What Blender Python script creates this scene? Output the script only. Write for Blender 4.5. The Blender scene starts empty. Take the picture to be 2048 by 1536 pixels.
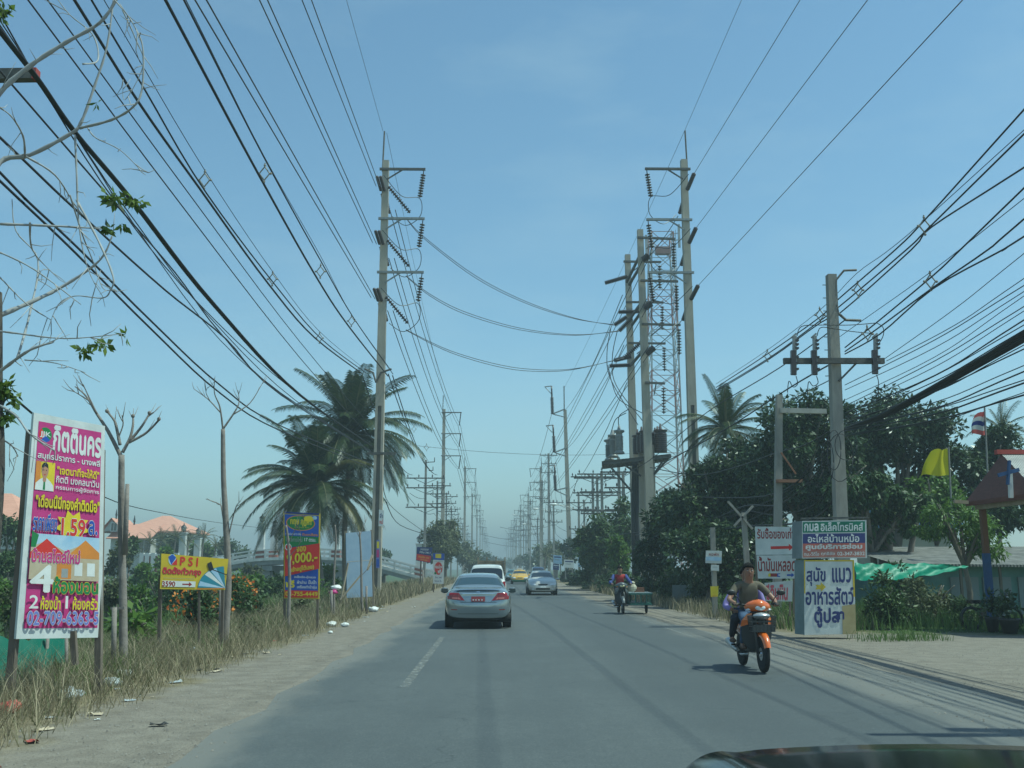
SKY_STR, SUN_STR, EXPO, HAZE = 0.112, 3.5, 0.5, 0.0016
import bpy, bmesh, math, random
import numpy as np
from mathutils import Vector, Matrix
from mathutils.bvhtree import BVHTree
R = math.radians
rnd = random.Random(11)
SC = bpy.context.scene
COL = SC.collection

# ---------------------------------------------------------------- camera model (photo is 2048 x 1536)
FP, CAMZ = 2000.0, 1.6
PITCH = math.atan(369 / FP)
YAW = math.atan(34 / FP * math.cos(PITCH))
_rt = Vector((math.cos(YAW), -math.sin(YAW), 0))
_fw = Vector((math.sin(YAW) * math.cos(PITCH), math.cos(YAW) * math.cos(PITCH), math.sin(PITCH)))
_up = _rt.cross(_fw)
EYE = Vector((0, 0, CAMZ))
def ray(px, py): return _rt * ((px - 1024) / FP) + _up * ((768 - py) / FP) + _fw
def at(px, py, Y):
    d = ray(px, py); return EYE + d * (Y / d.y)
def gp(px, py, z=0.0):
    d = ray(px, py); return EYE + d * ((z - CAMZ) / d.z)
def onx(px, py, X):
    d = ray(px, py); return EYE + d * (X / d.x)

cam = bpy.data.cameras.new('camera'); camo = bpy.data.objects.new('camera', cam); COL.objects.link(camo)
cam.sensor_width = 36; cam.lens = 36 * FP / 2048; cam.clip_start = 0.1; cam.clip_end = 9000
m = Matrix((_rt, _up, -_fw)).transposed().to_4x4(); m.translation = EYE
camo.matrix_world = m
SC.camera = camo

# ---------------------------------------------------------------- materials
def newmat(name):
    m = bpy.data.materials.new(name); m.use_nodes = True
    nt = m.node_tree; return m, nt, nt.nodes['Principled BSDF'], nt.nodes['Material Output']
def L(nt, a, b): nt.links.new(a, b)
def N(nt, typ, **kw):
    n = nt.nodes.new(typ)
    for k, v in kw.items():
        if k.startswith('i_'):
            key = k[2:]; n.inputs[int(key) if key.isdigit() else key].default_value = v
        else: setattr(n, k, v)
    return n
def rgba(c): return (c[0], c[1], c[2], 1)
def ramp(nt, fac, stops):
    r = nt.nodes.new('ShaderNodeValToRGB'); cr = r.color_ramp
    while len(cr.elements) < len(stops): cr.elements.new(0.5)
    for e, (p, c) in zip(cr.elements, stops): e.position = p; e.color = rgba(c) if len(c) == 3 else c
    L(nt, fac, r.inputs['Fac']); return r
_MC = {}
def pm(name, c, c2=None, scale=4.0, rough=0.6, metal=0.0, bump=0.0, stretch=(1, 1, 1), spec=0.5, coat=0.0, trans=0.0, detail=6, lo=0.35, hi=0.65):
    """plain or noise-mottled principled material"""
    if name in _MC: return _MC[name]
    if c2 is None and name.endswith('_print'): c2 = tuple(min(.85, q * .72 + .02) for q in c); scale = 2.2; lo, hi = .45, .75
    m, nt, b, out = newmat(name)
    b.inputs['Roughness'].default_value = rough; b.inputs['Metallic'].default_value = metal
    b.inputs['Specular IOR Level'].default_value = spec; b.inputs['Coat Weight'].default_value = coat
    b.inputs['Base Color'].default_value = rgba(c)
    if c2 is not None or bump:
        tc = N(nt, 'ShaderNodeTexCoord'); mp = N(nt, 'ShaderNodeMapping'); mp.inputs['Scale'].default_value = stretch
        L(nt, tc.outputs['Object'], mp.inputs['Vector'])
        no = N(nt, 'ShaderNodeTexNoise', i_Scale=scale, i_Detail=detail, i_Roughness=0.65); L(nt, mp.outputs[0], no.inputs['Vector'])
        if c2 is not None:
            r = ramp(nt, no.outputs['Fac'], [(lo, c), (hi, c2)]); L(nt, r.outputs[0], b.inputs['Base Color'])
        if bump:
            n2 = N(nt, 'ShaderNodeTexNoise', i_Scale=scale * 6, i_Detail=5); L(nt, mp.outputs[0], n2.inputs['Vector'])
            bp = N(nt, 'ShaderNodeBump', i_Strength=bump, i_Distance=0.02); L(nt, n2.outputs['Fac'], bp.inputs['Height']); L(nt, bp.outputs[0], b.inputs['Normal'])
    _MC[name] = m; return m
def leafmat(name, cols, rough=0.5, tr=0.25):
    if name in _MC: return _MC[name]
    m, nt, b, out = newmat(name)
    g = N(nt, 'ShaderNodeNewGeometry'); n = len(cols)
    r = ramp(nt, g.outputs['Random Per Island'], [(i / max(1, n - 1), c) for i, c in enumerate(cols)])
    L(nt, r.outputs[0], b.inputs['Base Color']); b.inputs['Roughness'].default_value = rough
    b.inputs['Specular IOR Level'].default_value = 0.35
    t = N(nt, 'ShaderNodeBsdfTranslucent'); L(nt, r.outputs[0], t.inputs['Color'])
    mx = N(nt, 'ShaderNodeMixShader', i_Fac=tr); L(nt, b.outputs[0], mx.inputs[1]); L(nt, t.outputs[0], mx.inputs[2])
    L(nt, mx.outputs[0], out.inputs['Surface']); _MC[name] = m; return m

# ---------------------------------------------------------------- objects
def tag(o, label=None, cat=None, group=None, kind=None):
    if label: o['label'] = label
    if cat: o['category'] = cat
    if group: o['group'] = group
    if kind: o['kind'] = kind
    return o
def thing(name, label, cat, loc=(0, 0, 0), rz=0.0, group=None):
    o = bpy.data.objects.new(name, None); COL.objects.link(o); o.location = loc; o.rotation_euler = (0, 0, rz)
    o.empty_display_size = 0.2
    return tag(o, label, cat, group)
def wloc(o):
    v = Vector((0, 0, 0))
    while o is not None: v += o.location; o = o.parent
    return v
def copy_tree(o, parent=None):
    c = o.copy(); COL.objects.link(c); c.parent = parent
    for ch in o.children: copy_tree(ch, c)
    return c
def mesh_obj(name, verts, faces, mats, parent=None, smooth=False, mi=None):
    me = bpy.data.meshes.new(name)
    if isinstance(verts, np.ndarray):
        nv = len(verts); me.vertices.add(nv); me.vertices.foreach_set('co', verts.astype(np.float32).ravel())
        k = faces.shape[1]; nf = len(faces)
        me.loops.add(nf * k); me.loops.foreach_set('vertex_index', faces.astype(np.int32).ravel())
        me.polygons.add(nf); me.polygons.foreach_set('loop_start', np.arange(0, nf * k, k, dtype=np.int32))
        me.polygons.foreach_set('loop_total', np.full(nf, k, dtype=np.int32))
        me.update(calc_edges=True)
    else:
        me.from_pydata([tuple(v) for v in verts], [], faces); me.update()
    if not isinstance(mats, (list, tuple)): mats = [mats]
    for mm in mats: me.materials.append(mm)
    if mi is not None: me.polygons.foreach_set('material_index', np.asarray(mi, dtype=np.int32))
    if smooth: me.polygons.foreach_set('use_smooth', np.ones(len(me.polygons), dtype=bool))
    o = bpy.data.objects.new(name, me); COL.objects.link(o)
    if parent is not None: o.parent = parent
    return o
class MB:
    def __init__(s): s.v = []; s.f = []; s.m = []
    def add(s, vs, fs, mi=0):
        b = len(s.v); s.v += [Vector(v) for v in vs]; s.f += [tuple(b + i for i in f) for f in fs]; s.m += [mi] * len(fs); return s
    def box(s, c, d, rz=0.0, mi=0, M=None):
        c = Vector(c); hx, hy, hz = d[0] / 2, d[1] / 2, d[2] / 2
        Q = M if M is not None else Matrix.Rotation(rz, 3, 'Z')
        vs = [c + Q @ Vector((x, y, z)) for x in (-hx, hx) for y in (-hy, hy) for z in (-hz, hz)]
        return s.add(vs, [(0, 1, 3, 2), (4, 6, 7, 5), (0, 4, 5, 1), (2, 3, 7, 6), (0, 2, 6, 4), (1, 5, 7, 3)], mi)
    def beam(s, p, q, w, h=None, mi=0, w2=None, h2=None, up=(0, 0, 1)):
        p, q = Vector(p), Vector(q); h = h or w; w2 = w2 or w; h2 = h2 or h
        d = (q - p).normalized(); u = Vector(up)
        if abs(d.dot(u)) > 0.98: u = Vector((0, 1, 0))
        a = d.cross(u).normalized(); b = a.cross(d).normalized()
        vs = [p + a * (sx * w / 2) + b * (sy * h / 2) for sx, sy in ((-1, -1), (1, -1), (1, 1), (-1, 1))] + \
             [q + a * (sx * w2 / 2) + b * (sy * h2 / 2) for sx, sy in ((-1, -1), (1, -1), (1, 1), (-1, 1))]
        return s.add(vs, [(3, 2, 1, 0), (4, 5, 6, 7), (0, 1, 5, 4), (1, 2, 6, 5), (2, 3, 7, 6), (3, 0, 4, 7)], mi)
    def tube(s, pts, r, n=6, mi=0, cap=True):
        pts = [Vector(p) for p in pts]; k = len(pts)
        rs = r if isinstance(r, (list, tuple)) else [r] * k
        vs = []; ref = None
        for i, p in enumerate(pts):
            d = (pts[min(i + 1, k - 1)] - pts[max(i - 1, 0)])
            d = d.normalized() if d.length > 1e-9 else Vector((0, 0, 1))
            if ref is None: ref = Vector((0, 0, 1)) if abs(d.z) < 0.9 else Vector((1, 0, 0))
            a = d.cross(ref)
            if a.length < 1e-4: a = d.orthogonal()
            a.normalize(); b = a.cross(d).normalized(); ref = b
            vs += [p + (a * math.cos(t) + b * math.sin(t)) * rs[i] for t in (2 * math.pi * j / n for j in range(n))]
        fs = [(i * n + j, i * n + (j + 1) % n, (i + 1) * n + (j + 1) % n, (i + 1) * n + j) for i in range(k - 1) for j in range(n)]
        if cap: fs += [tuple(range(n - 1, -1, -1)), tuple(range((k - 1) * n, k * n))]
        return s.add(vs, fs, mi)
    def lathe(s, prof, base=(0, 0, 0), axis=(0, 0, 1), n=12, mi=0):
        base = Vector(base); ax = Vector(axis).normalized()
        return s.tube2([(base + ax * h, rr) for rr, h in prof], ax, n, mi)
    def tube2(s, pr, ax, n, mi):
        a = ax.orthogonal().normalized(); b = ax.cross(a); k = len(pr); vs = []
        for p, rr in pr: vs += [p + (a * math.cos(t) + b * math.sin(t)) * max(rr, 1e-4) for t in (2 * math.pi * j / n for j in range(n))]
        fs = [(i * n + j, i * n + (j + 1) % n, (i + 1) * n + (j + 1) % n, (i + 1) * n + j) for i in range(k - 1) for j in range(n)]
        fs += [tuple(range(n - 1, -1, -1)), tuple(range((k - 1) * n, k * n))]
        return s.add(vs, fs, mi)
    def ball(s, c, r, n=10, m=6, mi=0):
        c = Vector(c); rx, ry, rz = r if isinstance(r, (tuple, list)) else (r, r, r)
        vs = []; fs = []
        for i in range(m + 1):
            ph = math.pi * i / m - math.pi / 2
            for j in range(n):
                t = 2 * math.pi * j / n
                vs.append(c + Vector((rx * math.cos(ph) * math.cos(t), ry * math.cos(ph) * math.sin(t), rz * math.sin(ph))))
        for i in range(m):
            for j in range(n): fs.append((i * n + j, i * n + (j + 1) % n, (i + 1) * n + (j + 1) % n, (i + 1) * n + j))
        return s.add(vs, fs, mi)
    def prism(s, poly, z0, z1, mi=0):
        n = len(poly)
        return s.add([(x, y, z0) for x, y in poly] + [(x, y, z1) for x, y in poly],
                     [tuple(range(n - 1, -1, -1)), tuple(range(n, 2 * n))] + [(i, (i + 1) % n, n + (i + 1) % n, n + i) for i in range(n)], mi)
    def build(s, name, mats, parent=None, smooth=False, world=True):
        vs = s.v
        if world and parent is not None:
            o = wloc(parent); vs = [v - o for v in vs]
        return mesh_obj(name, vs, s.f, mats, parent, smooth, s.m)
def loc(b, name, mats, parent, smooth=False): return b.build(name, mats, parent, smooth, world=False)
def solo(b, name, mats, label, cat, group=None, smooth=False, base=None, kind=None):
    """a thing made of one mesh, with its origin at its base"""
    if base is None:
        xs = [v.x for v in b.v]; ys = [v.y for v in b.v]; base = Vector((sum(xs) / len(xs), sum(ys) / len(ys), min(v.z for v in b.v)))
    base = Vector(base)
    o = mesh_obj(name, [v - base for v in b.v], b.f, mats, None, smooth, b.m); o.location = base
    return tag(o, label, cat, group, kind)
def spline(pts, n=6):
    """Catmull-Rom through points"""
    P = [Vector(p) for p in pts]; out = []
    for i in range(len(P) - 1):
        p0, p1, p2, p3 = P[max(i - 1, 0)], P[i], P[i + 1], P[min(i + 2, len(P) - 1)]
        for k in range(n):
            t = k / n
            out.append(0.5 * ((2 * p1) + (p2 - p0) * t + (2 * p0 - 5 * p1 + 4 * p2 - p3) * t * t + (3 * p1 - p0 - 3 * p2 + p3) * t ** 3))
    out.append(P[-1]); return out

# ---------------------------------------------------------------- text
_TX = {}
from mathutils.geometry import tessellate_polygon
def _area(c): return 0.5 * sum(c[k - 1][0] * c[k][1] - c[k][0] * c[k - 1][1] for k in range(len(c)))
def _inside(p, c):
    r = False
    for k in range(len(c)):
        (x0, y0), (x1, y1) = c[k - 1], c[k]
        if (y0 > p[1]) != (y1 > p[1]) and p[0] < (x1 - x0) * (p[1] - y0) / (y1 - y0) + x0: r = not r
    return r
def text_geo(s, bold=0.0):
    """outline letters filled contour by contour; a heavier weight is drawn as a few shifted strokes"""
    if s in _TX: v, f = _TX[s]
    else:
        c = bpy.data.curves.new('lettering', 'FONT'); c.body = s; c.size = 1; c.resolution_u = 3; c.fill_mode = 'NONE'
        o = bpy.data.objects.new('lettering', c); COL.objects.link(o)
        me = bpy.data.meshes.new_from_object(o); co = [(a.co.x, a.co.y) for a in me.vertices]; nb = {}
        for e in me.edges:
            a, b = e.vertices; nb.setdefault(a, []).append(b); nb.setdefault(b, []).append(a)
        bpy.data.objects.remove(o); bpy.data.meshes.remove(me); bpy.data.curves.remove(c)
        seen, loops = set(), []
        for st in nb:
            if st in seen: continue
            lp, cur, prev = [], st, None
            while cur not in seen:
                seen.add(cur); lp.append(cur); nx_ = [q for q in nb[cur] if q != prev and q not in seen]
                if not nx_: break
                prev, cur = cur, nx_[0]
            if len(lp) > 2: loops.append([co[q] for q in lp])
        big = max(loops, key=lambda l: abs(_area(l)))
        outer, holes = [], []
        for l in loops:
            dep = sum(1 for q in loops if q is not l and abs(_area(q)) > abs(_area(l)) and sum(_inside(p, q) for p in l[::max(1, len(l) // 8)]) >= len(l[::max(1, len(l) // 8)]) * .99)
            (holes if dep % 2 else outer).append(l)
        v, f = [], []
        for l in outer:
            hs = [h for h in holes if sum(_inside(p, l) for p in h) >= len(h) * .99 and abs(_area(h)) < abs(_area(l))]
            pl = [[Vector((x, y, 0)) for x, y in q] for q in [l] + hs]; flat = [q for w_ in [l] + hs for q in w_]
            b0 = len(v); v += flat; f += [tuple(b0 + k for k in t_) for t_ in tessellate_polygon(pl)]
        _TX[s] = (v, f)
    x0 = min(a for a, b in v); x1 = max(a for a, b in v); y0 = min(b for a, b in v); y1 = max(b for a, b in v)
    v = [((a - x0) / (x1 - x0), (b - y0) / max(y1 - y0, 1e-6)) for a, b in v]
    return v, f, 1 / (x1 - x0), 1 / max(y1 - y0, 1e-6)
class Face:
    """artwork on a four-cornered board: u to the right, v down, lifted in 2 mm layers"""
    def __init__(s, TL, TR, BR, BL):
        s.c = [Vector(x) for x in (TL, TR, BR, BL)]; n_ = (s.c[1] - s.c[0]).cross(s.c[3] - s.c[0]); d_ = s.c[2] - EYE; s.c[2] = EYE + d_ * ((s.c[0] - EYE).dot(n_) / d_.dot(n_)); s.b = MB(); s.mats = []; s.lv = 0
        s.n = (s.c[1] - s.c[0]).cross(s.c[0] - s.c[3]).normalized()
        if s.n.dot(EYE - s.c[0]) < 0: s.n = -s.n
    def P(s, u, v, lift=0.0):
        a, b, c, d = s.c
        return a * (1 - u) * (1 - v) + b * u * (1 - v) + c * u * v + d * (1 - u) * v + s.n * lift
    def mi(s, m):
        if m not in s.mats: s.mats.append(m)
        return s.mats.index(m)
    def lift(s): s.lv += 1; return 0.003 + 0.0003 * s.lv
    def poly(s, pts, m, same=False):
        if same: s.lv -= 1
        h = s.lift(); s.b.add([s.P(u, v, h) for u, v in pts], [tuple(range(len(pts)))], s.mi(m))
    def rect(s, u0, v0, u1, v1, m): s.poly([(u0, v0), (u1, v0), (u1, v1), (u0, v1)], m)
    def ell(s, u, v, ru, rv, m, n=28, a0=0, a1=360):
        p = [(u + ru * math.cos(R(a0 + (a1 - a0) * i / n)), v + rv * math.sin(R(a0 + (a1 - a0) * i / n))) for i in range(n if a1 - a0 == 360 else n + 1)]
        if a1 - a0 != 360: p.append((u, v))
        s.poly(p, m)
    def text(s, t, u0, v0, u1, v1, m, bold=0.02, skew=0.0, out=None):
        if out is not None: s.text(t, u0, v0, u1, v1, out, bold + 0.035, skew)
        v, f, kx, ky = text_geo(t); d = bold * .75
        for k, (a0, b0) in enumerate(((0, 0), (d, 0), (-d, 0), (0, d), (0, -d)) if bold >= .015 else ((0, 0),)):
            h = s.lift()
            s.b.add([s.P(u0 + (u1 - u0) * (a + a0 * kx), v1 + (v0 - v1) * (b + b0 * ky) + skew * a, h) for a, b in v], f, s.mi(m))
    def build(s, parent, name='printed_face'): return s.b.build(name, s.mats, parent)
def board(TL, TR, BR, BL, th, back=True):
    f = Face(TL, TR, BR, BL); n = f.n; b = MB()
    front = f.c; bk = [c - n * th for c in f.c]
    b.add(front + bk, [(3, 2, 1, 0), (4, 5, 6, 7), (0, 1, 5, 4), (1, 2, 6, 5), (2, 3, 7, 6), (3, 0, 4, 7)])
    return f, b

# ---------------------------------------------------------------- foliage
def leaf_cloud(clumps, ln, wd, droop=0.3, seed=1, out=0.5, shell=0.55):
    """clumps: (centre, (rx,ry,rz), count). Rhombus leaves spread through ellipsoids. Returns verts, faces (numpy)."""
    g = np.random.default_rng(seed); V = []
    for c, r, n in clumps:
        n = int(n); d = g.normal(size=(n, 3)); d /= np.linalg.norm(d, axis=1)[:, None] + 1e-9
        rad = shell + (1 - shell) * g.random(n) ** 0.6
        rad = np.where(g.random(n) < 0.25, g.random(n) * shell, rad)
        p = np.array(c)[None] + d * np.array(r)[None] * rad[:, None]
        ax = d * out + g.normal(size=(n, 3)) * 0.6; ax[:, 2] -= droop; ax /= np.linalg.norm(ax, axis=1)[:, None] + 1e-9
        sd = np.cross(ax, d * .9 + np.array([[0, 0, .55]]) + g.normal(size=(n, 3)) * .55); sd /= np.linalg.norm(sd, axis=1)[:, None] + 1e-9
        l = ln * (0.6 + 0.8 * g.random(n))[:, None]; w = wd * (0.6 + 0.8 * g.random(n))[:, None]
        nn = np.cross(ax, sd) * (w * 0.35)
        a = p; b_ = p + ax * l * 0.45 + sd * w + nn; c_ = p + ax * l; d_ = p + ax * l * 0.45 - sd * w + nn
        V.append(np.stack([a, b_, c_, d_], 1).reshape(-1, 3))
    V = np.concatenate(V); F = np.arange(len(V)).reshape(-1, 4)
    return V, F
def blades(P, h, w, lean=0.35, seed=1, seg=1):
    """grass blades (triangles / bent pairs) at points P (n,3)"""
    g = np.random.default_rng(seed); n = len(P)
    hh = h * (0.5 + g.random(n)); a = g.random(n) * 6.283
    sd = np.stack([np.cos(a), np.sin(a), np.zeros(n)], 1) * (w * (0.6 + 0.8 * g.random(n)))[:, None]
    b = g.random(n) * 6.283; ln = np.stack([np.cos(b), np.sin(b), np.zeros(n)], 1) * (hh * lean * (0.3 + g.random(n)))[:, None]
    up = np.zeros((n, 3)); up[:, 2] = 1
    m = P + up * (hh * 0.6)[:, None] + ln * 0.35
    t = P + up * hh[:, None] + ln
    V = np.stack([P - sd, P + sd, m + sd * 0.65, m - sd * 0.65, t + sd * 0.06, t - sd * 0.06], 1).reshape(-1, 3)
    k = np.arange(n)[:, None] * 6
    return V, np.concatenate([k + np.array([[0, 1, 2, 3]]), k + np.array([[3, 2, 4, 5]])])
# ---------------------------------------------------------------- light and air
SUN_EL, SUN_AZ = R(62), math.atan2(-0.16, 1.0)     # azimuth measured from +X (to the right of the road)
sv = Vector((math.cos(SUN_EL) * math.cos(SUN_AZ), math.cos(SUN_EL) * math.sin(SUN_AZ), math.sin(SUN_EL)))
w = bpy.data.worlds.new('World'); SC.world = w; w.use_nodes = True
nt = w.node_tree; bg = nt.nodes['Background']
sky = nt.nodes.new('ShaderNodeTexSky'); sky.sky_type = 'NISHITA'; sky.sun_disc = False
sky.sun_elevation = SUN_EL; sky.sun_rotation = math.pi / 2 - SUN_AZ
sky.air_density = 1.0; sky.dust_density = 0.35; sky.ozone_density = 1.0; sky.altitude = 0
tcw = nt.nodes.new('ShaderNodeTexCoord'); mpw = nt.nodes.new('ShaderNodeMapping'); mpw.inputs['Scale'].default_value = (1.5, 1.5, 5.0); nzw = nt.nodes.new('ShaderNodeTexNoise'); nzw.inputs['Scale'].default_value = 2.2; nzw.inputs['Detail'].default_value = 7; nzw.inputs['Roughness'].default_value = 0.6
L(nt, tcw.outputs['Generated'], mpw.inputs[0]); L(nt, mpw.outputs[0], nzw.inputs['Vector'])
cw_ = ramp(nt, nzw.outputs['Fac'], [(0.48, (0, 0, 0)), (0.78, (0.16, 0.16, 0.16))]); mxw = nt.nodes.new('ShaderNodeMix'); mxw.data_type = 'RGBA'; L(nt, cw_.outputs[0], mxw.inputs[0]); L(nt, sky.outputs[0], mxw.inputs[6]); mxw.inputs[7].default_value = (5.2, 5.4, 5.6, 1)   # faint high cirrus
L(nt, mxw.outputs[2], bg.inputs['Color']); bg.inputs['Strength'].default_value = SKY_STR
sl = bpy.data.lights.new('sun', 'SUN'); so = bpy.data.objects.new('sun', sl); COL.objects.link(so)
sl.energy = SUN_STR; sl.angle = R(0.5); sl.color = (1.0, 0.955, 0.87)
so.rotation_euler = (-sv).to_track_quat('-Z', 'Y').to_euler(); so.location = sv * 200
SC.view_settings.view_transform = 'Standard'; SC.view_settings.look = 'None'
SC.view_settings.exposure = EXPO; SC.view_settings.gamma = 1.0; SC.view_settings.use_curve_mapping = False
# the photograph's cool greenish white balance
SC.view_settings.use_white_balance = True; SC.view_settings.white_balance_temperature = 5780; SC.view_settings.white_balance_tint = -18
SC.cycles.volume_bounces = 0; SC.cycles.max_bounces = 6; SC.cycles.transparent_max_bounces = 16

if HAZE > 0:
    hb = MB().box((0, 1150, 29), (900, 2500, 66))
    hm = bpy.data.materials.new('haze_air'); hm.use_nodes = True; nt = hm.node_tree
    nt.nodes.remove(nt.nodes['Principled BSDF'])
    pv = nt.nodes.new('ShaderNodeVolumePrincipled'); pv.inputs['Color'].default_value = (0.60, 0.69, 0.74, 1)
    pv.inputs['Density'].default_value = HAZE; pv.inputs['Anisotropy'].default_value = 0.1
    L(nt, pv.outputs[0], nt.nodes['Material Output'].inputs['Volume'])
    ho = solo(hb, 'haze', hm, 'pale haze of dry season air over the road', 'haze', kind='stuff')

# ---------------------------------------------------------------- ground
def sm(a, b, x):
    t = min(1, max(0, (x - a) / (b - a))); return t * t * (3 - 2 * t)
def gz(x, y):
    z = 0.0
    if x < -7: z += -1.0 * sm(-7, -11, x) - 1.4 * sm(-11, -16, x) + 2.6 * sm(-26, -36, x)
    if x < -7 or x > 8:
        z += 0.10 * math.sin(x * 0.7 + y * 0.31) * math.sin(y * 0.43 - x * 0.2) * min(1, (abs(x) - 7) / 4) * (1 if x < 0 else 0.3)
    return z
xs = [-2500, -1200, -600, -300, -150, -90] + [-70 + 5 * i for i in range(7)] + [-36 + 1.0 * i for i in range(30)] + [-6 + 0.5 * i for i in range(46)] + [18, 20, 24, 30, 40, 60, 100, 200, 400, 800, 1500, 2500]
ys = [-60, -30, -10] + [2.0 * i for i in range(0, 61)] + [125 + 6 * i for i in range(20)] + [260, 300, 360, 440, 540, 700, 1000, 1500, 2200, 3200, 6000]
gv = [(x, y, gz(x, y)) for y in ys for x in xs]; nx = len(xs)
gf = [(j * nx + i, j * nx + i + 1, (j + 1) * nx + i + 1, (j + 1) * nx + i) for j in range(len(ys) - 1) for i in range(nx - 1)]
m, nt, b, out = newmat('ground_soil')
ge = N(nt, 'ShaderNodeNewGeometry'); sx = N(nt, 'ShaderNodeSeparateXYZ'); L(nt, ge.outputs['Position'], sx.inputs[0])
def noise(nt, vec, sc, det=5, st=(1, 1, 1)):
    mp = N(nt, 'ShaderNodeMapping'); mp.inputs['Scale'].default_value = st; L(nt, vec, mp.inputs[0])
    n = N(nt, 'ShaderNodeTexNoise', i_Scale=sc, i_Detail=det, i_Roughness=0.65); L(nt, mp.outputs[0], n.inputs['Vector']); return n.outputs['Fac']
def ma(nt, op, a, b_=None, c=None):
    n = N(nt, 'ShaderNodeMath', operation=op)
    for i, q in enumerate((a, b_, c)):
        if q is None: continue
        if isinstance(q, (int, float)): n.inputs[i].default_value = q
        else: L(nt, q, n.inputs[i])
    return n.outputs[0]
def mr(nt, v, a, b_, c=0.0, d=1.0):
    n = N(nt, 'ShaderNodeMapRange', interpolation_type='SMOOTHSTEP'); L(nt, v, n.inputs[0])
    for i, q in enumerate((a, b_, c, d)): n.inputs[i + 1].default_value = q
    return n.outputs[0]
def mixc(nt, f, a, b_):
    n = N(nt, 'ShaderNodeMix', data_type='RGBA')
    if isinstance(f, (int, float)): n.inputs[0].default_value = f
    else: L(nt, f, n.inputs[0])
    for k, q in ((6, a), (7, b_)):
        if isinstance(q, tuple): n.inputs[k].default_value = rgba(q)
        else: L(nt, q, n.inputs[k])
    return n.outputs[2]
pos = ge.outputs['Position']
n1 = noise(nt, pos, 0.55); n2 = noise(nt, pos, 3.0); n3 = noise(nt, pos, 22.0, 3); n4 = noise(nt, pos, 0.12)
xw = ma(nt, 'ADD', sx.outputs[0], ma(nt, 'MULTIPLY', ma(nt, 'SUBTRACT', n1, 0.5), 2.6))
sand = mixc(nt, mr(nt, n2, 0.3, 0.7), (0.165, 0.143, 0.118), (0.235, 0.208, 0.172))
sand = mixc(nt, mr(nt, n3, 0.60, 0.76), sand, (0.09, 0.078, 0.064))
sand = mixc(nt, mr(nt, n4, 0.35, 0.7, 0, 0.35), sand, (0.25, 0.228, 0.195))
dry = mixc(nt, mr(nt, n2, 0.35, 0.65), (0.15, 0.125, 0.075), (0.24, 0.20, 0.13))
grn = mixc(nt, mr(nt, n2, 0.35, 0.65), (0.035, 0.055, 0.018), (0.075, 0.115, 0.032))
c = mixc(nt, mr(nt, xw, -4.9, -4.1), dry, sand)
c = mixc(nt, mr(nt, xw, -9.5, -8.0), grn, c)
yw = ma(nt, 'ADD', sx.outputs[1], ma(nt, 'MULTIPLY', ma(nt, 'SUBTRACT', n1, 0.5), 5.0))
lot = mr(nt, yw, 24.5, 26.5)                                   # beyond this the sandy lot ends in weeds
c = mixc(nt, ma(nt, 'MULTIPLY', mr(nt, xw, 6.8, 7.8), lot), c, dry)
c = mixc(nt, ma(nt, 'MULTIPLY', mr(nt, xw, 9.0, 10.5), lot), c, grn)
L(nt, c, b.inputs['Base Color']); b.inputs['Roughness'].default_value = 0.95; b.inputs['Specular IOR Level'].default_value = 0.1
bp = N(nt, 'ShaderNodeBump', i_Strength=0.6, i_Distance=0.05); L(nt, n3, bp.inputs['Height']); L(nt, bp.outputs[0], b.inputs['Normal'])
go = mesh_obj('ground', gv, gf, m, None, True); tag(go, 'sandy verges and green ditch along the road', None, None, 'structure')

# road sheet, a little wider near the sandy lot
def redge(y): return 6.3 - 1.25 * sm(17, 34, y)
rows = [-40, -10] + [1.5 * i for i in range(0, 60)] + [100, 120, 150, 200, 300, 450, 700, 1000, 1500, 2400]
rv, rf = [], []
K = 10
for y in rows:
    jl = 0.10 * math.sin(y * 1.7) + 0.07 * math.sin(y * 4.1 + 1); jr = 0.12 * math.sin(y * 1.3 + 2) + 0.08 * math.sin(y * 3.7)
    a, e = -2.72 + jl, redge(y) + jr
    rv += [(a + (e - a) * k / K, y, 0.006) for k in range(K + 1)]
for j in range(len(rows) - 1):
    rf += [(j * (K + 1) + k, j * (K + 1) + k + 1, (j + 1) * (K + 1) + k + 1, (j + 1) * (K + 1) + k) for k in range(K)]
m, nt, b, out = newmat('asphalt')
ge = N(nt, 'ShaderNodeNewGeometry'); sx = N(nt, 'ShaderNodeSeparateXYZ'); pos = ge.outputs['Position']; L(nt, pos, sx.inputs[0])
n1 = noise(nt, pos, 60.0, 3); n2 = noise(nt, pos, 1.0, 6, (1.6, 0.12, 1)); n3 = noise(nt, pos, 0.7, 5, (1, 0.35, 1)); n4 = noise(nt, pos, 260.0, 2)
c = mixc(nt, mr(nt, n2, 0.3, 0.7), (0.090, 0.098, 0.098), (0.112, 0.120, 0.118))
xw = ma(nt, 'ADD', sx.outputs[0], ma(nt, 'MULTIPLY', ma(nt, 'SUBTRACT', n3, 0.5), 0.5))
n5 = noise(nt, pos, 0.4, 5); c = mixc(nt, mr(nt, n5, 0.42, 0.62, 0, 0.5), c, (0.074, 0.081, 0.082)); c = mixc(nt, mr(nt, n5, 0.66, 0.70, 0, 0.4), c, (0.055, 0.06, 0.062))
c = mixc(nt, mr(nt, xw, 1.75, 2.35, 0, 0.45), c, (0.062, 0.070, 0.074))
c = mixc(nt, mr(nt, n1, 0.40, 0.66, 0, 0.65), c, (0.045, 0.05, 0.05))
n6 = noise(nt, pos, 34.0, 2); c = mixc(nt, mr(nt, n6, 0.60, 0.74, 0, 0.5), c, (0.19, 0.19, 0.18))
c = mixc(nt, mr(nt, n4, 0.66, 0.8, 0, 0.5), c, (0.24, 0.24, 0.23))
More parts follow.
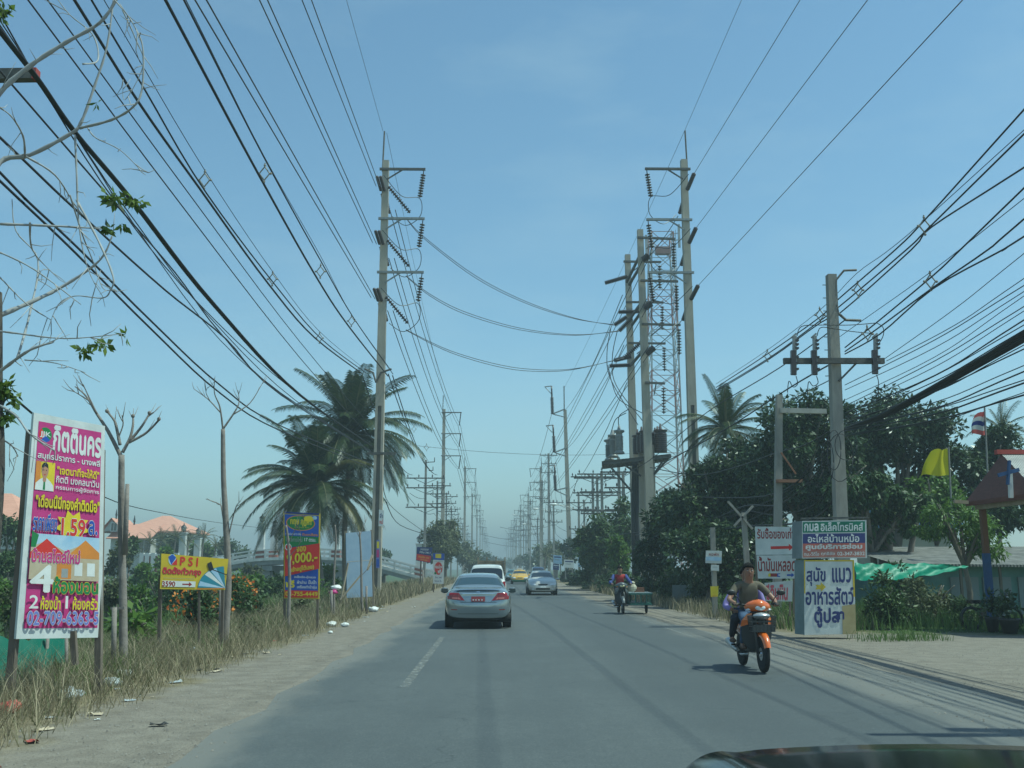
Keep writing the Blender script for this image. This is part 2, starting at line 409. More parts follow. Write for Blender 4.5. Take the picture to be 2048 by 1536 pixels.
n7 = noise(nt, pos, 7.0, 6); c = mixc(nt, mr(nt, n7, 0.38, 0.68, 0, 0.45), c, (0.066, 0.072, 0.073)); c = mixc(nt, mr(nt, n7, 0.64, 0.72, 0, 0.25), c, (0.17, 0.168, 0.155))
xd = ma(nt, 'ADD', sx.outputs[0], ma(nt, 'MULTIPLY', ma(nt, 'SUBTRACT', n3, 0.5), 2.2))
dust = mixc(nt, n2, (0.15, 0.142, 0.125), (0.205, 0.192, 0.167))
c = mixc(nt, mr(nt, xd, -2.0, -2.75, 0, 0.75), c, dust)
c = mixc(nt, mr(nt, xd, 4.2, 5.4, 0, 0.75), c, dust)
# thin tar-filled cracks
vo = N(nt, 'ShaderNodeTexVoronoi', feature='DISTANCE_TO_EDGE', i_Scale=0.22); wp = N(nt, 'ShaderNodeVectorMath', operation='ADD')
nz = N(nt, 'ShaderNodeTexNoise', i_Scale=1.6, i_Detail=4); L(nt, pos, nz.inputs['Vector']); L(nt, pos, wp.inputs[0]); L(nt, nz.outputs['Color'], wp.inputs[1]); L(nt, wp.outputs[0], vo.inputs['Vector'])
c = mixc(nt, mr(nt, vo.outputs['Distance'], 0.004, 0.0, 0, 0.4), c, (0.03, 0.033, 0.035))
L(nt, c, b.inputs['Base Color']); b.inputs['Roughness'].default_value = 0.68; b.inputs['Specular IOR Level'].default_value = 0.35
bp = N(nt, 'ShaderNodeBump', i_Strength=0.25, i_Distance=0.01); L(nt, n1, bp.inputs['Height']); L(nt, bp.outputs[0], b.inputs['Normal'])
tag(mesh_obj('road', rv, rf, m), 'worn grey asphalt road running straight to the horizon', None, None, 'structure')

# worn paint
m, nt, b, out = newmat('worn_road_paint')
tc = N(nt, 'ShaderNodeNewGeometry'); n1 = noise(nt, tc.outputs['Position'], 9.0, 6)
b.inputs['Base Color'].default_value = (0.27, 0.27, 0.25, 1); b.inputs['Roughness'].default_value = 0.8
tr = N(nt, 'ShaderNodeBsdfTransparent'); mx = N(nt, 'ShaderNodeMixShader'); L(nt, mr(nt, n1, 0.42, 0.62, 0.05, 0.72), mx.inputs[0])
L(nt, tr.outputs[0], mx.inputs[1]); L(nt, b.outputs[0], mx.inputs[2]); L(nt, mx.outputs[0], out.inputs['Surface'])
mb = MB()
for y0, y1 in ((14.2, 24.2), (38, 48), (62, 72), (86, 96), (110, 120), (134, 144), (158, 168)):
    k = 6
    for i in range(k):
        a, e = y0 + (y1 - y0) * i / k, y0 + (y1 - y0) * (i + 1) / k
        mb.add([(-1.30, a, .011), (-1.17, a, .011), (-1.17, e, .011), (-1.30, e, .011)], [(0, 1, 2, 3)])
for i in range(60):
    a, e = 22 + 2 * i, 24 + 2 * i
    (i * 7 % 5 > 1) and mb.add([(4.62, a, .011), (4.71, a, .011), (4.71, e, .011), (4.62, e, .011)], [(0, 1, 2, 3)])
tag(mesh_obj('road_markings', mb.v, mb.f, m), 'worn pale lane dashes and edge line on the asphalt', None, None, 'structure')
CONC = pm('pole_concrete', (0.33, 0.29, 0.235), (0.43, 0.385, 0.315), 3.0, 0.9, bump=0.3, stretch=(1, 1, 0.25))
CONC2 = pm('old_pole_concrete', (0.23, 0.21, 0.185), (0.35, 0.325, 0.28), 3.0, 0.9, bump=0.3, stretch=(1, 1, 0.25))
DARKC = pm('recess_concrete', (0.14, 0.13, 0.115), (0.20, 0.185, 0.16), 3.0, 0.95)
STEEL = pm('galvanised_steel', (0.20, 0.205, 0.20), (0.30, 0.30, 0.29), 6.0, 0.55, metal=0.4)
STEELD = pm('weathered_steel', (0.075, 0.072, 0.068), (0.14, 0.13, 0.115), 6.0, 0.7, metal=0.2)
PORC = pm('brown_porcelain', (0.035, 0.024, 0.024), (0.055, 0.036, 0.034), 5.0, 0.3)
PORCG = pm('grey_porcelain', (0.20, 0.20, 0.195), (0.28, 0.28, 0.27), 5.0, 0.35)
CABLE = pm('black_cable', (0.020, 0.020, 0.023), rough=0.6)
ALU = pm('aluminium_wire', (0.07, 0.07, 0.075), rough=0.5, metal=0.3)
CONCB = pm('concrete_crossarm', (0.36, 0.34, 0.30), (0.45, 0.42, 0.37), 4.0, 0.9)
ORTAN = pm('spacer_plastic', (0.22, 0.20, 0.17), (0.30, 0.27, 0.22), 6.0, 0.7)

def discs(mb, p, q, n=10, r=0.13, core=0.035, mi=0, seg=10):
    p, q = Vector(p), Vector(q); ln = (q - p).length; prof = [(core, 0)]
    for i in range(n):
        h = ln * (i + 0.5) / n; d = ln / n
        prof += [(core, h - d * 0.30), (r, h - d * 0.16), (r * 0.95, h + d * 0.06), (core, h + d * 0.14)]
    prof.append((core, ln)); return mb.lathe(prof, p, q - p, seg, mi)
def sag(p, q, s, n=12):
    p, q = Vector(p), Vector(q)
    return [p.lerp(q, i / n) - Vector((0, 0, 4 * s * (i / n) * (1 - i / n))) for i in range(n + 1)]

WG = {}
def wire(pts, r, name, label, group, mat=None, n=5, sm_=0, base=None):
    pts = spline(pts, sm_) if sm_ else pts
    b = MB().tube(pts, r, n)
    return solo(b, name, mat or CABLE, label, 'cable', group, True, base=Vector(pts[-1]))
def wplane(px, X, ext=None):
    """polyline of photo points lying in the vertical plane x = X, run on past the frame's edge towards the last pole passed"""
    P = [onx(x, y, X) for x, y in px]
    P.sort(key=lambda v: -v.y)
    if ext is not None:
        a, b = P[-2], P[-1]; k = (ext - b.y) / (b.y - a.y) if abs(b.y - a.y) > 1e-6 else 0
        P.append(b + (b - a) * k)
    return P

# ---------------------------------------------------------------- tall transmission poles
def hv_pole(x, y, h, s, label, group, near=True, zs=None, z0=0.0):
    """s=+1: arms reach to +x (towards the road from the west verge)"""
    t = thing('transmission_pole', label, 'pole', (x, y, z0), 0, group)
    b = MB(); w0, w1 = 0.56, 0.36
    if near:
        hl = h * 0.42
        wl = w0 + (w1 - w0) * 0.42
        for q in (-1, 1):
            b.beam((q * w0 * .36, 0, -0.6), (q * wl * .36, 0, hl), w0 * .28, w0, 0, wl * .28, wl, up=(0, 1, 0))
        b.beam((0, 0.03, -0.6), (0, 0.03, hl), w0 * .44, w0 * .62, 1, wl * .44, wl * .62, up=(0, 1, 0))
        b.beam((0, 0, hl), (0, 0, h), wl, wl, 0, w1, w1, up=(0, 1, 0))
    else: b.beam((0, 0, -0.6), (0, 0, h), w0, w0, 0, w1, w1, up=(0, 1, 0))
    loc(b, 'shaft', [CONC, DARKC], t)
    att = []
    zs = zs or [h - 0.48, h - 3.27, h - 6.18]
    for k, z in enumerate(zs):
        b = MB(); b.beam((-0.33 * s, -0.24, z), (2.32 * s, -0.24, z), 0.13, 0.13)
        b.beam((0.12 * s, -0.24, z - 0.62), (0.98 * s, -0.24, z - 0.05), 0.07, 0.07)
        loc(b, 'crossarm', STEEL if k else STEELD, t)
        b = MB(); e = (2.22 * s, -0.24, z - 0.07)
        ib = (2.02 * s, -0.24, z - 1.72)
        if near:
            b.tube([e, (2.2 * s, -0.24, z - 0.32)], 0.03, 5); discs(b, (2.2 * s, -0.24, z - 0.30), ib, 9, 0.15)
        else: b.tube([e, ib], 0.075, 6)
        loc(b, 'insulator', PORC, t, near)
        att.append(Vector((x, y, z0)) + Vector(ib))
    b = MB(); b.tube([(-0.18 * s, -0.1, h - 0.7), (-0.12 * s, -0.1, h + 1.8)], 0.05 if near else .06, 6); loc(b, 'earth_spike', STEELD, t)
    att.append(Vector((x, y, z0 + h + 1.75)))
    return t, att

GL = 'tall transmission poles along the west verge'
tL, aL = hv_pole(at(752, 1150, 55).x, 55, 24.92, 1, 'tall concrete transmission pole with a grooved shaft beside the coconut palms', GL, True, [24.33, 21.33, 18.14])
xL = tL.location.x
rowL = [(tL, aL)]; rowR = []
for i, (yy, xx) in enumerate([(130, -6.75), (205, -6.2), (280, -6.4), (355, -6.4), (430, -6.4), (505, -6.4), (590, -6.4), (690, -6.4), (800, -6.4)]):
    lab = 'tall transmission pole rising behind the loose acacia tree' if i == 0 else ('next tall transmission pole after the one above the loose acacia' if i == 1 else 'tall transmission pole far down the hazy west verge')
    rowL.append(hv_pole(xx, yy, 22.2, 1, lab, GL, False))
GR = 'tall transmission poles along the east verge'
pR = at(1393, 1100, 55)
tR, aR = hv_pole(pR.x, 55, 25.1, -1, 'tall concrete transmission pole with three arms standing in dark mango foliage', GR, True, [24.45, 21.36, 18.2])
rowR.append((tR, aR))
for i, (yy, xx) in enumerate([(205, 9.3), (280, 9.2), (355, 9.0), (430, 9.0), (505, 9.0), (590, 9.0), (690, 9.0), (800, 9.0)]):
    lab = 'thick transmission pole standing just past the pole with upright posts' if i == 0 else 'tall transmission pole far down the hazy east verge'
    rowR.append(hv_pole(xx, yy, 22.2, -1, lab, GR, False))
# collar of the near east pole
b = MB(); b.beam((pR.x, 54.98, 5.2), (pR.x, 54.98, 7.0), .82, .66, 0, .78, .62, up=(0, 1, 0)); b.build('concrete_collar', CONC, tR)

# strain insulators, jumpers and dead-end strings of the two near poles
for (t, s, xx, zz) in ((tL, 1, xL, 24.92), (tR, -1, pR.x, 25.1)):
    for k, z in enumerate((zz - 1.9, zz - 5.12, zz - 8.46)):
        for sy, nm in ((-1, 'strain_insulator'), (1, 'strain_insulator')):
            b = MB()
            for dx in ((-.10, .10) if s > 0 else (0,)):
                p = Vector((xx + dx + (-.12 if s > 0 else .12), 55 + sy * .25, z)); q = p + Vector((-.10 * s * (1 if sy < 0 else -1.2), sy * (1.25 if s > 0 else 1.5), .35 if sy < 0 else -.75))
                discs(b, p, q, 10, 0.10 if s > 0 else .13, 0.05)
            b.build(nm, PORC, t, True)
        arm = Vector((xx + 2.02 * s, 54.76, (zz - .62, zz - 3.68, zz - 6.85)[k] - 1.75))
        b = MB(); a = Vector((xx + .1 * s, 53.2, z + .3)); c_ = Vector((xx + .2 * s, 56.8, z - .8))
        b.tube(spline([a, (a + arm) / 2 - Vector((0, 0, .55)), arm, arm + Vector((.02 * s, .4, -.9)), (arm + c_) / 2 + Vector((0, .3, -1.0)), c_], 6), 0.022, 5); b.build('jumper_wire', ALU, t)
        if s > 0:
            p = Vector((xx + .2, 54.8, z + .25)); q = p + Vector((1.25, .2, -1.5))
            b = MB(); discs(b, p, q, 12, 0.13, .05); b.build('tension_string', PORC, t, True)

# conductors between the far poles
def spans(row, side):
    for i in range(len(row) - 1):
        for k in range(4):
            p, q = row[i][1][k], row[i + 1][1][k]
            if i == 0 and k < 3:
                p = Vector((row[0][0].location.x + .25 * side, 56.8, p.z + (.0)))
            gw = k == 3; d = (q - p).length
            for dx in ((0,) if gw or i > 3 else (-.16, .16)):
                pts = sag(p + Vector((dx, 0, 0)), q + Vector((dx, 0, 0)), 0.6 if gw else 1.5 * min(1, d / 75), 10)
                wire(pts, 0.012 if gw else 0.026 if i < 2 else 0.034, 'earth_wire' if gw else 'conductor',
                     ('thin earth wire strung between the pole tips of the %s verge' if gw else 'bare conductor hung from the insulators of the %s verge poles') % ('west' if side > 0 else 'east'),
                     ('earth wires of the %s row' if gw else 'conductors of the %s row') % ('west' if side > 0 else 'east'), ALU, 4)
spans(rowL, 1); spans(rowR[1:], -1)

# conductors from the near poles back over the camera
gA = 'paired conductors leading back from the near west pole'
for k, pr in enumerate((((604, 0), (752, 372)), ((623, 0), (759, 372)), ((519, 0), (745, 485)), ((535, 0), (753, 488)), ((390, 0), (742, 595)), ((413, 0), (750, 598)))):
    lab = ('topmost', 'middle', 'lowest')[k // 2]
    P = wplane(pr, xL - .35 + .2 * (k % 2), 4)
    wire(sag(P[0], P[-1], 0, 2)[:1] + P[1:], 0.021, 'conductor', '%s pair of bare conductors running overhead to the near palm-side pole' % lab, gA + ', ' + lab, ALU)
wire(wplane([(693, 0), (766, 262)], xL + .1, 4), 0.011, 'earth_wire', 'hair-thin earth wire tied to the spike of the palm-side pole', 'earth wires overhead', ALU)
for k, pr in enumerate((((1600, 0), (1384, 380)), ((1735, 0), (1390, 490)), ((1925, 0), (1394, 604)))):
    P = wplane(pr, pR.x + .18, 4); P[0] = Vector((pR.x + .22, 53.25, (23.2, 19.98, 16.64)[k] + .35))
    wire(P, 0.015, 'conductor', '%s single conductor running overhead to the pole in the mango foliage' % ('topmost', 'middle', 'lowest')[k], 'single conductors of the near east pole', ALU)
wire(wplane([(1483, 0), (1369, 262)], pR.x, 4), 0.011, 'earth_wire', 'hair-thin earth wire tied to the spike of the mango-side pole', 'earth wires overhead', ALU)

# ---------------------------------------------------------------- switching structure on the east side (two poles, platform, slack spans)
def plain_pole(name, px_t, px_b, Y, w0, w1, label, group, arms=(), mat=None, ztop=None):
    top = at(px_t[0], px_t[1], Y); bx = at(px_b[0], px_b[1], Y).x
    t = thing(name, label, 'pole', (bx, Y, gz(bx, Y)), 0, group)
    b = MB(); b.beam((bx, Y, gz(bx, Y) - .5), top, w0, w0, 0, w1, w1, up=(0, 1, 0)); b.build('shaft', mat or CONC, t)
    return t, top
p2, top2 = plain_pole('transmission_pole', (1280, 460), (1305, 1150), 61, .58, .36, 'tall terminal pole carrying horizontal arms in front of the lattice mast', GR)
p3, top3 = plain_pole('transmission_pole', (1255, 510), (1275, 1150), 66, .60, .36, 'terminal pole with long brown post insulators reaching over the road', GR)
for (t, Y, px) in ((p2, 61, [((1275, 475), (1350, 478)), ((1281, 561), (1356, 563)), ((1284, 648), (1361, 650)), ((1290, 765), (1330, 767))]),
                  (p3, 66, [((1247, 523), (1322, 524)), ((1252, 604), (1327, 605)), ((1257, 686), (1331, 687))])):
    for a, c_ in px:
        A, B = at(a[0], a[1], Y - .3), at(c_[0], c_[1], Y - .3)
        b = MB(); b.beam(A, B, .13, .13); b.beam(A + Vector((.55, 0, -.75)), A.lerp(B, .55) - Vector((0, 0, .06)), .07, .07); b.build('crossarm', STEELD, t)
        b = MB(); discs(b, B - Vector((.1, 0, .25)), B - Vector((.12, 0, 1.9)), 9, .14); b.build('insulator', PORC, t, True)
for (a, c_, Y) in (((1255, 553), (1210, 566), 65.5), ((1278, 623), (1237, 624), 65.5), ((1262, 730), (1219, 732), 65.5), ((1262, 713), (1228, 721), 65.0)):
    b = MB(); discs(b, at(a[0], a[1], Y), at(c_[0], c_[1], Y), 22, .16, .11); b.build('post_insulator', PORC, p3, True)
for (a, c_, Y) in (((1253, 634), (1229, 650), 65.3), ((1263, 637), (1238, 662), 65.0), ((1283, 684), (1248, 716), 65.0)):
    b = MB(); discs(b, at(a[0], a[1], Y), at(c_[0], c_[1], Y), 12, .17, .07); b.build('tension_string', PORC, p3, True)
for (a, c_, Y) in (((1297, 512), (1285, 520), 60.5), ((1303, 607), (1288, 617), 60.5), ((1308, 695), (1293, 708), 60.5)):
    b = MB(); discs(b, at(a[0], a[1], Y), at(c_[0], c_[1], Y), 8, .22, .12); b.build('strain_insulator', PORC, p2, True)
for (a, c_) in (((1253, 565), (1278, 514)), ((1258, 570), (1281, 532)), ((1258, 640), (1283, 605)), ((1264, 650), (1284, 622)), ((1262, 730), (1296, 690))):
    b = MB(); b.beam(at(a[0], a[1], 64), at(c_[0], c_[1], 62), .14, .14); b.build('tie_strut', STEELD, p3)

# platform with cable terminations
pf = thing('equipment_platform', 'steel pole-mounted platform carrying brown cable terminations and three pale bushings', 'platform', at(1272, 925, 62.5))
b = MB()
c0, c1 = at(1206, 926, 61.0), at(1340, 912, 61.0); d0, d1 = c0 + Vector((.3, 2.6, 0)), c1 + Vector((0, 2.6, 0))
for p, q in ((c0, c1), (d0, d1), (c0, d0), (c1, d1)): b.beam(p, q, .16, .22)
for i in range(1, 7): b.beam(c0.lerp(c1, i / 7), d0.lerp(d1, i / 7), .1, .12)
for i in range(5):
    u = i / 5; b.beam(c0.lerp(d0, u) + Vector((0, 0, .1)), c1.lerp(d1, u) + Vector((0, 0, .1)), .3, .04)
b.build('deck', STEELD, pf)
for p, q in (((1218, 930), (1265, 985)), ((1246, 928), (1282, 952)), ((1336, 918), (1308, 950)), ((1330, 915), (1300, 960))):
    b = MB(); b.beam(at(p[0], p[1], 61.2), at(q[0], q[1], 61.5), .10, .10); b.build('brace', STEELD, pf)
for (px, t0, b0, Y) in ((1219, 876, 922, 63), (1227, 866, 915, 62.4), (1239, 857, 908, 61.6)):
    b = MB(); q = at(px, b0, Y); p = at(px, t0, Y); h = p.z - q.z
    b.lathe([(.34, 0), (.30, .12), (.22, .2)] + sum([[(.21, .25 + (h - .7) * i / 10), (.27, .29 + (h - .7) * i / 10), (.21, .33 + (h - .7) * i / 10)] for i in range(10)], []) + [(.2, h - .3), (.34, h - .22), (.34, h - .12), (.12, h - .08), (.06, h + .18)], q, (0, 0, 1), 12)
    b.build('bushing', PORCG, pf, True)
for (px, t0, b0, Y, r) in ((1276, 871, 908, 63.2, .36), (1284, 866, 905, 62.2, .36), (1291, 862, 905, 61.4, .36), (1311, 868, 905, 62.4, .40), (1322, 860, 905, 61.4, .42), (1316, 865, 905, 63.2, .36)):
    b = MB(); q = at(px, b0, Y); h = at(px, t0, Y).z - q.z
    b.lathe([(r * .9, 0), (r * .9, .08)] + sum([[(r * .9, .1 + (h - .3) * i / 9), (r, .13 + (h - .3) * i / 9), (r * .9, .17 + (h - .3) * i / 9)] for i in range(9)], []) + [(r * .8, h - .12), (r * 1.05, h - .08), (r * 1.05, h), (.1, h + .02), (.05, h + .4)], q, (0, 0, 1), 12)
    b.build('cable_termination', PORC, pf, True)
# extra legs under the platform and dark riser cables
for k, (pt, pb, Y, lab) in enumerate((((1272, 905), (1275, 1160), 64, 'stout short pole under the equipment platform wrapped in riser cables'), ((1283, 900), (1288, 1160), 62.5, 'slim short pole beside the riser cables under the platform'),
                                      ((1302, 890), (1308, 1150), 61.6, 'short grooved leg pole beneath the brown terminations'))):
    t, _ = plain_pole('platform_pole', pt, pb, Y, .42, .36, lab, 'legs of the equipment platform')
for k, px in enumerate([(1268, 930, 1268, 1160), (1271, 930, 1279, 1165), (1280, 930, 1272, 1150)]):
    P = [at(px[0], px[1], 63.4), at((px[0] + px[2]) / 2 - 2, 1010, 63.5), at(px[2], px[3], 63.6)]
    wire(P, .13, 'riser_cable', 'thick black riser cable strapped to the platform legs', 'riser cables', CABLE, 6, 5)
for k, (a, m_, e) in enumerate((((1222, 655), (1222, 760), (1276, 850)), ((1235, 660), (1232, 770), (1288, 845)), ((1216, 730), (1240, 800), (1292, 830)), ((1219, 876), (1232, 838), (1252, 826)), ((1239, 857), (1240, 830), (1258, 818)))):
    wire([at(a[0], a[1], 64), at((a[0] + m_[0]) / 2 + (m_[0] - (a[0] + e[0]) / 2) * .3, (a[1] + m_[1]) / 2, 63.6), at(m_[0], m_[1], 63.2), at(e[0], e[1], 62)], .028, 'dropper_cable', 'dropper cable looping down to the equipment platform', 'dropper cables', CABLE, 5, 6)
gS = 'slack twin spans slung across the road'
for nm, P in (('highest', [(815, 440, 55), (850, 477, 55.6), (950, 553, 57.3), (1050, 604, 59.4), (1150, 637, 61.6), (1229, 650, 64)]), ('middle', [(812, 552, 55), (860, 590, 55.8), (930, 626, 57), (1040, 658, 59.2), (1150, 670, 61.6), (1238, 662, 64)]),
              ('lowest', [(812, 660, 55), (900, 703, 56.6), (1000, 732, 58.6), (1075, 741, 60), (1150, 738, 61.6), (1248, 716, 64)])):
    for d in (-1, 1):
        wire([at(x, y + d * 2.2 * math.sin(math.pi * i / 5 + .3), z) for i, (x, y, z) in enumerate(P)], .020, 'slack_conductor', '%s of the slack twin spans slung across the road between the near poles' % nm, gS + ', ' + nm, ALU, 5, 6)

# lines of the east row from the terminal pole on to the pole with upright posts
tP, topP = plain_pole('transmission_pole', (1130, 820), (1141, 1150), 130, .62, .40, 'pole carrying upright pale post insulators on angled brackets over the road', GR)
for (bx, by, ex, ey, ux, uy) in ((1130, 818, 1105, 828, 1103, 772), (1132, 896, 1109, 905, 1106, 850), (1135, 975, 1111, 981, 1109, 930)):
    B, E, U = at(bx, by, 129.7), at(ex, ey, 129.7), at(ux, uy, 129.7)
    b = MB(); b.beam(B, E, .16, .16); b.beam(B - Vector((0, 0, 1.1)), E, .12, .12); b.build('bracket', STEEL, tP)
    b = MB(); discs(b, E, E.lerp(U, .6), 12, .26, .16); b.tube([E.lerp(U, .6), U], .12, 6); b.build('post_insulator', PORC, tP, True)
    b = MB(); b.tube([U, U + Vector((-.9, 0, -.1))], .07, 5); b.tube([U + Vector((-.9, 0, -.1)), U + Vector((-.1, 0, -1.0))], .05, 5); b.build('top_clamp', STEEL, tP)
b = MB(); b.tube([topP - Vector((.1, 0, .3)), topP + Vector((-.1, 0, 3.2))], .08, 6); b.build('earth_spike', STEELD, tP)
gE = 'conductors between the terminal pole and the upright posts'
for a, e in (((1245, 590), (1130, 820)), ((1248, 690), (1133, 898)), ((1254, 765), (1140, 978))):
    wire(sag(at(a[0], a[1], 66), at(e[0], e[1], 130), 1.0, 10), .028, 'conductor', 'bare conductor falling away from the terminal pole to the upright posts', gE, ALU, 4)
wire(sag(at(1369, 262, 55), at(1129, 775, 130), .4, 10), .013, 'earth_wire', 'thin earth wire slanting from the mango-side spike to the upright-post pole', None, ALU, 4)
for a, e in (((1356, 432), (1297, 514)), ((1360, 530), (1303, 608)), ((1364, 640), (1308, 696))):
    wire(sag(at(a[0], a[1], 56.5), at(e[0], e[1], 60.5), .15, 6), .026, 'conductor', 'short conductor linking the mango-side pole with the terminal pole', 'short links between near east poles', ALU, 4)
for k in range(3):
    q = rowR[1][1][k]; e = ((1105, 820), (1108, 898), (1111, 975))[k]
    wire(sag(at(e[0], e[1], 130), q, 1.2, 10), .03, 'conductor', 'bare conductor running on from the upright posts to the thick pole behind', 'conductors after the upright posts', ALU, 4)

# ---------------------------------------------------------------- lattice mast
lt = thing('lattice_mast', 'slim red and white lattice telecom mast behind the terminal poles', 'mast', (at(1340, 1137, 120).x, 120, 0))
REDP = pm('faded_red_paint', (0.25, 0.115, 0.10), (0.33, 0.18, 0.155), 2.0, 0.7); WHP = pm('faded_white_paint', (0.27, 0.275, 0.275), (0.36, 0.36, 0.355), 2.0, 0.7)
b = MB(); zt = at(1335, 470, 120).z; cx = lt.location.x; wb, wt = 2.1, 1.35
def corner(i, z):
    h_ = wb + (wt - wb) * z / zt; return Vector((cx + (-.35 * (1 - z / zt)) + h_ * (-1, 1, 1, -1)[i], 120 + h_ * (-1, -1, 1, 1)[i], z))
nb = 17
for k in range(nb):
    z0, z1 = zt * k / nb, zt * (k + 1) / nb; mi_ = (k // 2) % 2
    for i in range(4):
        j = (i + 1) % 4
        b.beam(corner(i, z0), corner(i, z1), .16, .16, mi_); b.beam(corner(i, z0), corner(j, z1), .07, .07, mi_); b.beam(corner(j, z0), corner(i, z1), .07, .07, mi_); b.beam(corner(i, z1), corner(j, z1), .07, .07, mi_)
b.build('lattice', [REDP, WHP], lt)
b = MB()
for k in range(60): b.beam((cx + 1.0, 118.0, zt * k / 60), (cx + 1.5, 118.0, zt * k / 60), .05, .05)
for q in (1.0, 1.5): b.beam((cx + q, 118.0, 0), (cx + q, 118.0, zt), .06, .06)
b.build('ladder', STEEL, lt)
b = MB(); b.box((cx - .1, 118.4, zt - 2.6), (1.7, .8, .9)); b.build('equipment_box', pm('red_box', (0.20, 0.10, 0.085), rough=.7), lt)
for dx, dz, hh in ((-2.1, -1.2, 3.2), (-1.6, -6, 2.4), (2.0, 0.2, 3.0), (2.5, -.6, 2.6)):
    b = MB(); b.box((cx + dx, 118.3, zt + dz - hh / 2 + .6), (.28, .2, hh)); b.beam((cx + dx, 118.3, zt + dz - .5), (cx + dx * .5, 119, zt + dz - .5), .08, .08); b.build('antenna', WHP, lt)

# ---------------------------------------------------------------- distribution poles
def pin(b, p, h=.32, r=.09, mi=0): b.lathe([(.03, 0), (.03, h * .3), (r, h * .36), (r * .6, h * .55), (r * .8, h * .62), (r * .45, h * .8), (r * .5, h)], p, (0, 0, 1), 8, mi)
def dist_pole(x, y, h, label, group, arms=((-.5, 1.25), (-1.5, 1.1)), lamp=0, fork=0, mat=None, w=.24):
    t = thing('utility_pole', label, 'pole', (x, y, gz(x, y)), 0, group)
    b = MB(); b.beam((0, 0, -.5), (0, 0, h), w * 1.25, w * 1.25, 0, w * .85, w * .85, up=(0, 1, 0)); loc(b, 'shaft', mat or CONC2, t)
    for dz, hw in arms:
        z = h + dz; b = MB(); b.beam((-hw, -.18, z), (hw, -.18, z), .11, .12); b.beam((.05, -.18, z - .55), (hw * .6, -.18, z - .06), .05, .05); b.beam((-.05, -.18, z - .55), (-hw * .6, -.18, z - .06), .05, .05)
        c_ = loc(b, 'crossarm', STEELD, t)
        for q in (-.92, -.35, .35, .92):
            b = MB(); pin(b, (hw * q, -.18, z + .06)); i_ = loc(b, 'insulator', PORC, c_, True)
    if fork:
        b = MB(); s = fork; b.beam((.05 * s, -.1, h - .25), (.9 * s, -.1, h - .2), .08, .08); b.beam((.9 * s, -.1, h - .2), (.9 * s, -.1, h + .25), .08, .08); b.beam((.3 * s, -.1, h - 1.1), (.75 * s, -.1, h - 1.1), .08, .08); b.beam((.75 * s, -.1, h - 1.1), (.75 * s, -.1, h - .7), .08, .08); loc(b, 'fork_bracket', STEELD, t)
    if lamp:
        b = MB(); b.tube(spline([(0, 0, h - 2.2), (lamp * 1.2, -.3, h - 1.7), (lamp * 2.6, -.5, h - 1.45)], 5), .04, 6); a_ = loc(b, 'lamp_arm', STEEL, t)
        b = MB(); b.ball((lamp * 2.95, -.5, h - 1.42), (.50, .2, .15), 10, 6); loc(b, 'lamp_head', pm('lamp_white', (0.75, 0.75, 0.72), rough=.3), a_, True)
    return t
gWD = 'shorter utility poles on the west verge'
wd = []
for i, (px, py, Y) in enumerate(((852, 920, 104), (875, 962, 124), (893, 985, 150), (903, 1010, 185), (916, 1030, 225), (925, 1045, 270), (934, 1060, 330), (946, 1075, 420))):
    p = at(px, py, Y)
    lab = ('utility pole with four black crossarms beyond the shuttered footbridge lamp', 'utility pole just behind the one with four black crossarms', 'weathered utility pole standing in the loose acacia crown')[i] if i < 3 else 'small utility pole far down the hazy west verge'
    if i == 0: lab = 'utility pole with three black crossarms rising by the bridge end'
    wd.append(dist_pole(p.x, Y, p.z, lab, gWD, arms=((-1.9, 2.0), (-2.9, 2.0), (-4.9, 2.0)) if i == 0 else ((-.6, 1.7), (-1.6, 1.5), (-2.8, 1.5)), fork=1 if i < 2 else 0))
gED = 'shorter utility poles on the east verge'
ed = []
edl = [(1185, 948, 100, 'utility pole at the road end of the dense rack of crossarms'), (1194, 950, 94, 'second utility pole in the dense rack of crossarms'), (1203, 942, 90, 'third utility pole in the dense rack of crossarms'), (1237, 915, 80, 'slender utility pole just before the equipment platform'), (1246, 945, 78, 'pale utility pole tucked under the equipment platform'),
       (1157, 985, 116, 'utility pole with a hooked street lamp over the road'), (1168, 1000, 125, 'thin utility pole behind the hooked street lamp')]
for i, (px, py, Y, lab) in enumerate(edl):
    p = at(px, py, Y); ed.append(dist_pole(p.x, Y, p.z, lab, gED, arms=((-.3, 2.2), (-1.9, 2.0), (-3.6, 1.6)) if i < 3 else ((-1.2, 1.5), (-4.2, 1.2)), lamp=-1 if i == 5 else 0))
for i, (px, py, Y) in enumerate(((1097, 907, 182), (1084, 960, 190), (1107, 1000, 160), (1075, 1035, 215), (1060, 1000, 240), (1052, 1045, 265), (1047, 1020, 300), (1038, 1050, 345), (1030, 1065, 400), (1024, 1075, 470))):
    p = at(px, py, Y); ed.append(dist_pole(p.x, Y, p.z, 'small utility pole far down the hazy east verge' if i > 2 else ('stout pole with stacked brackets', 'thin pole with square brackets', 'street lamp pole with a bright head')[i] + ' beyond the upright-post pole', gED, arms=((-.4, 1.6), (-1.9, 1.4), (-3.5, 1.4)), lamp=-1 if i in (2, 3, 6) else 0, w=.42 if i == 0 else .28))
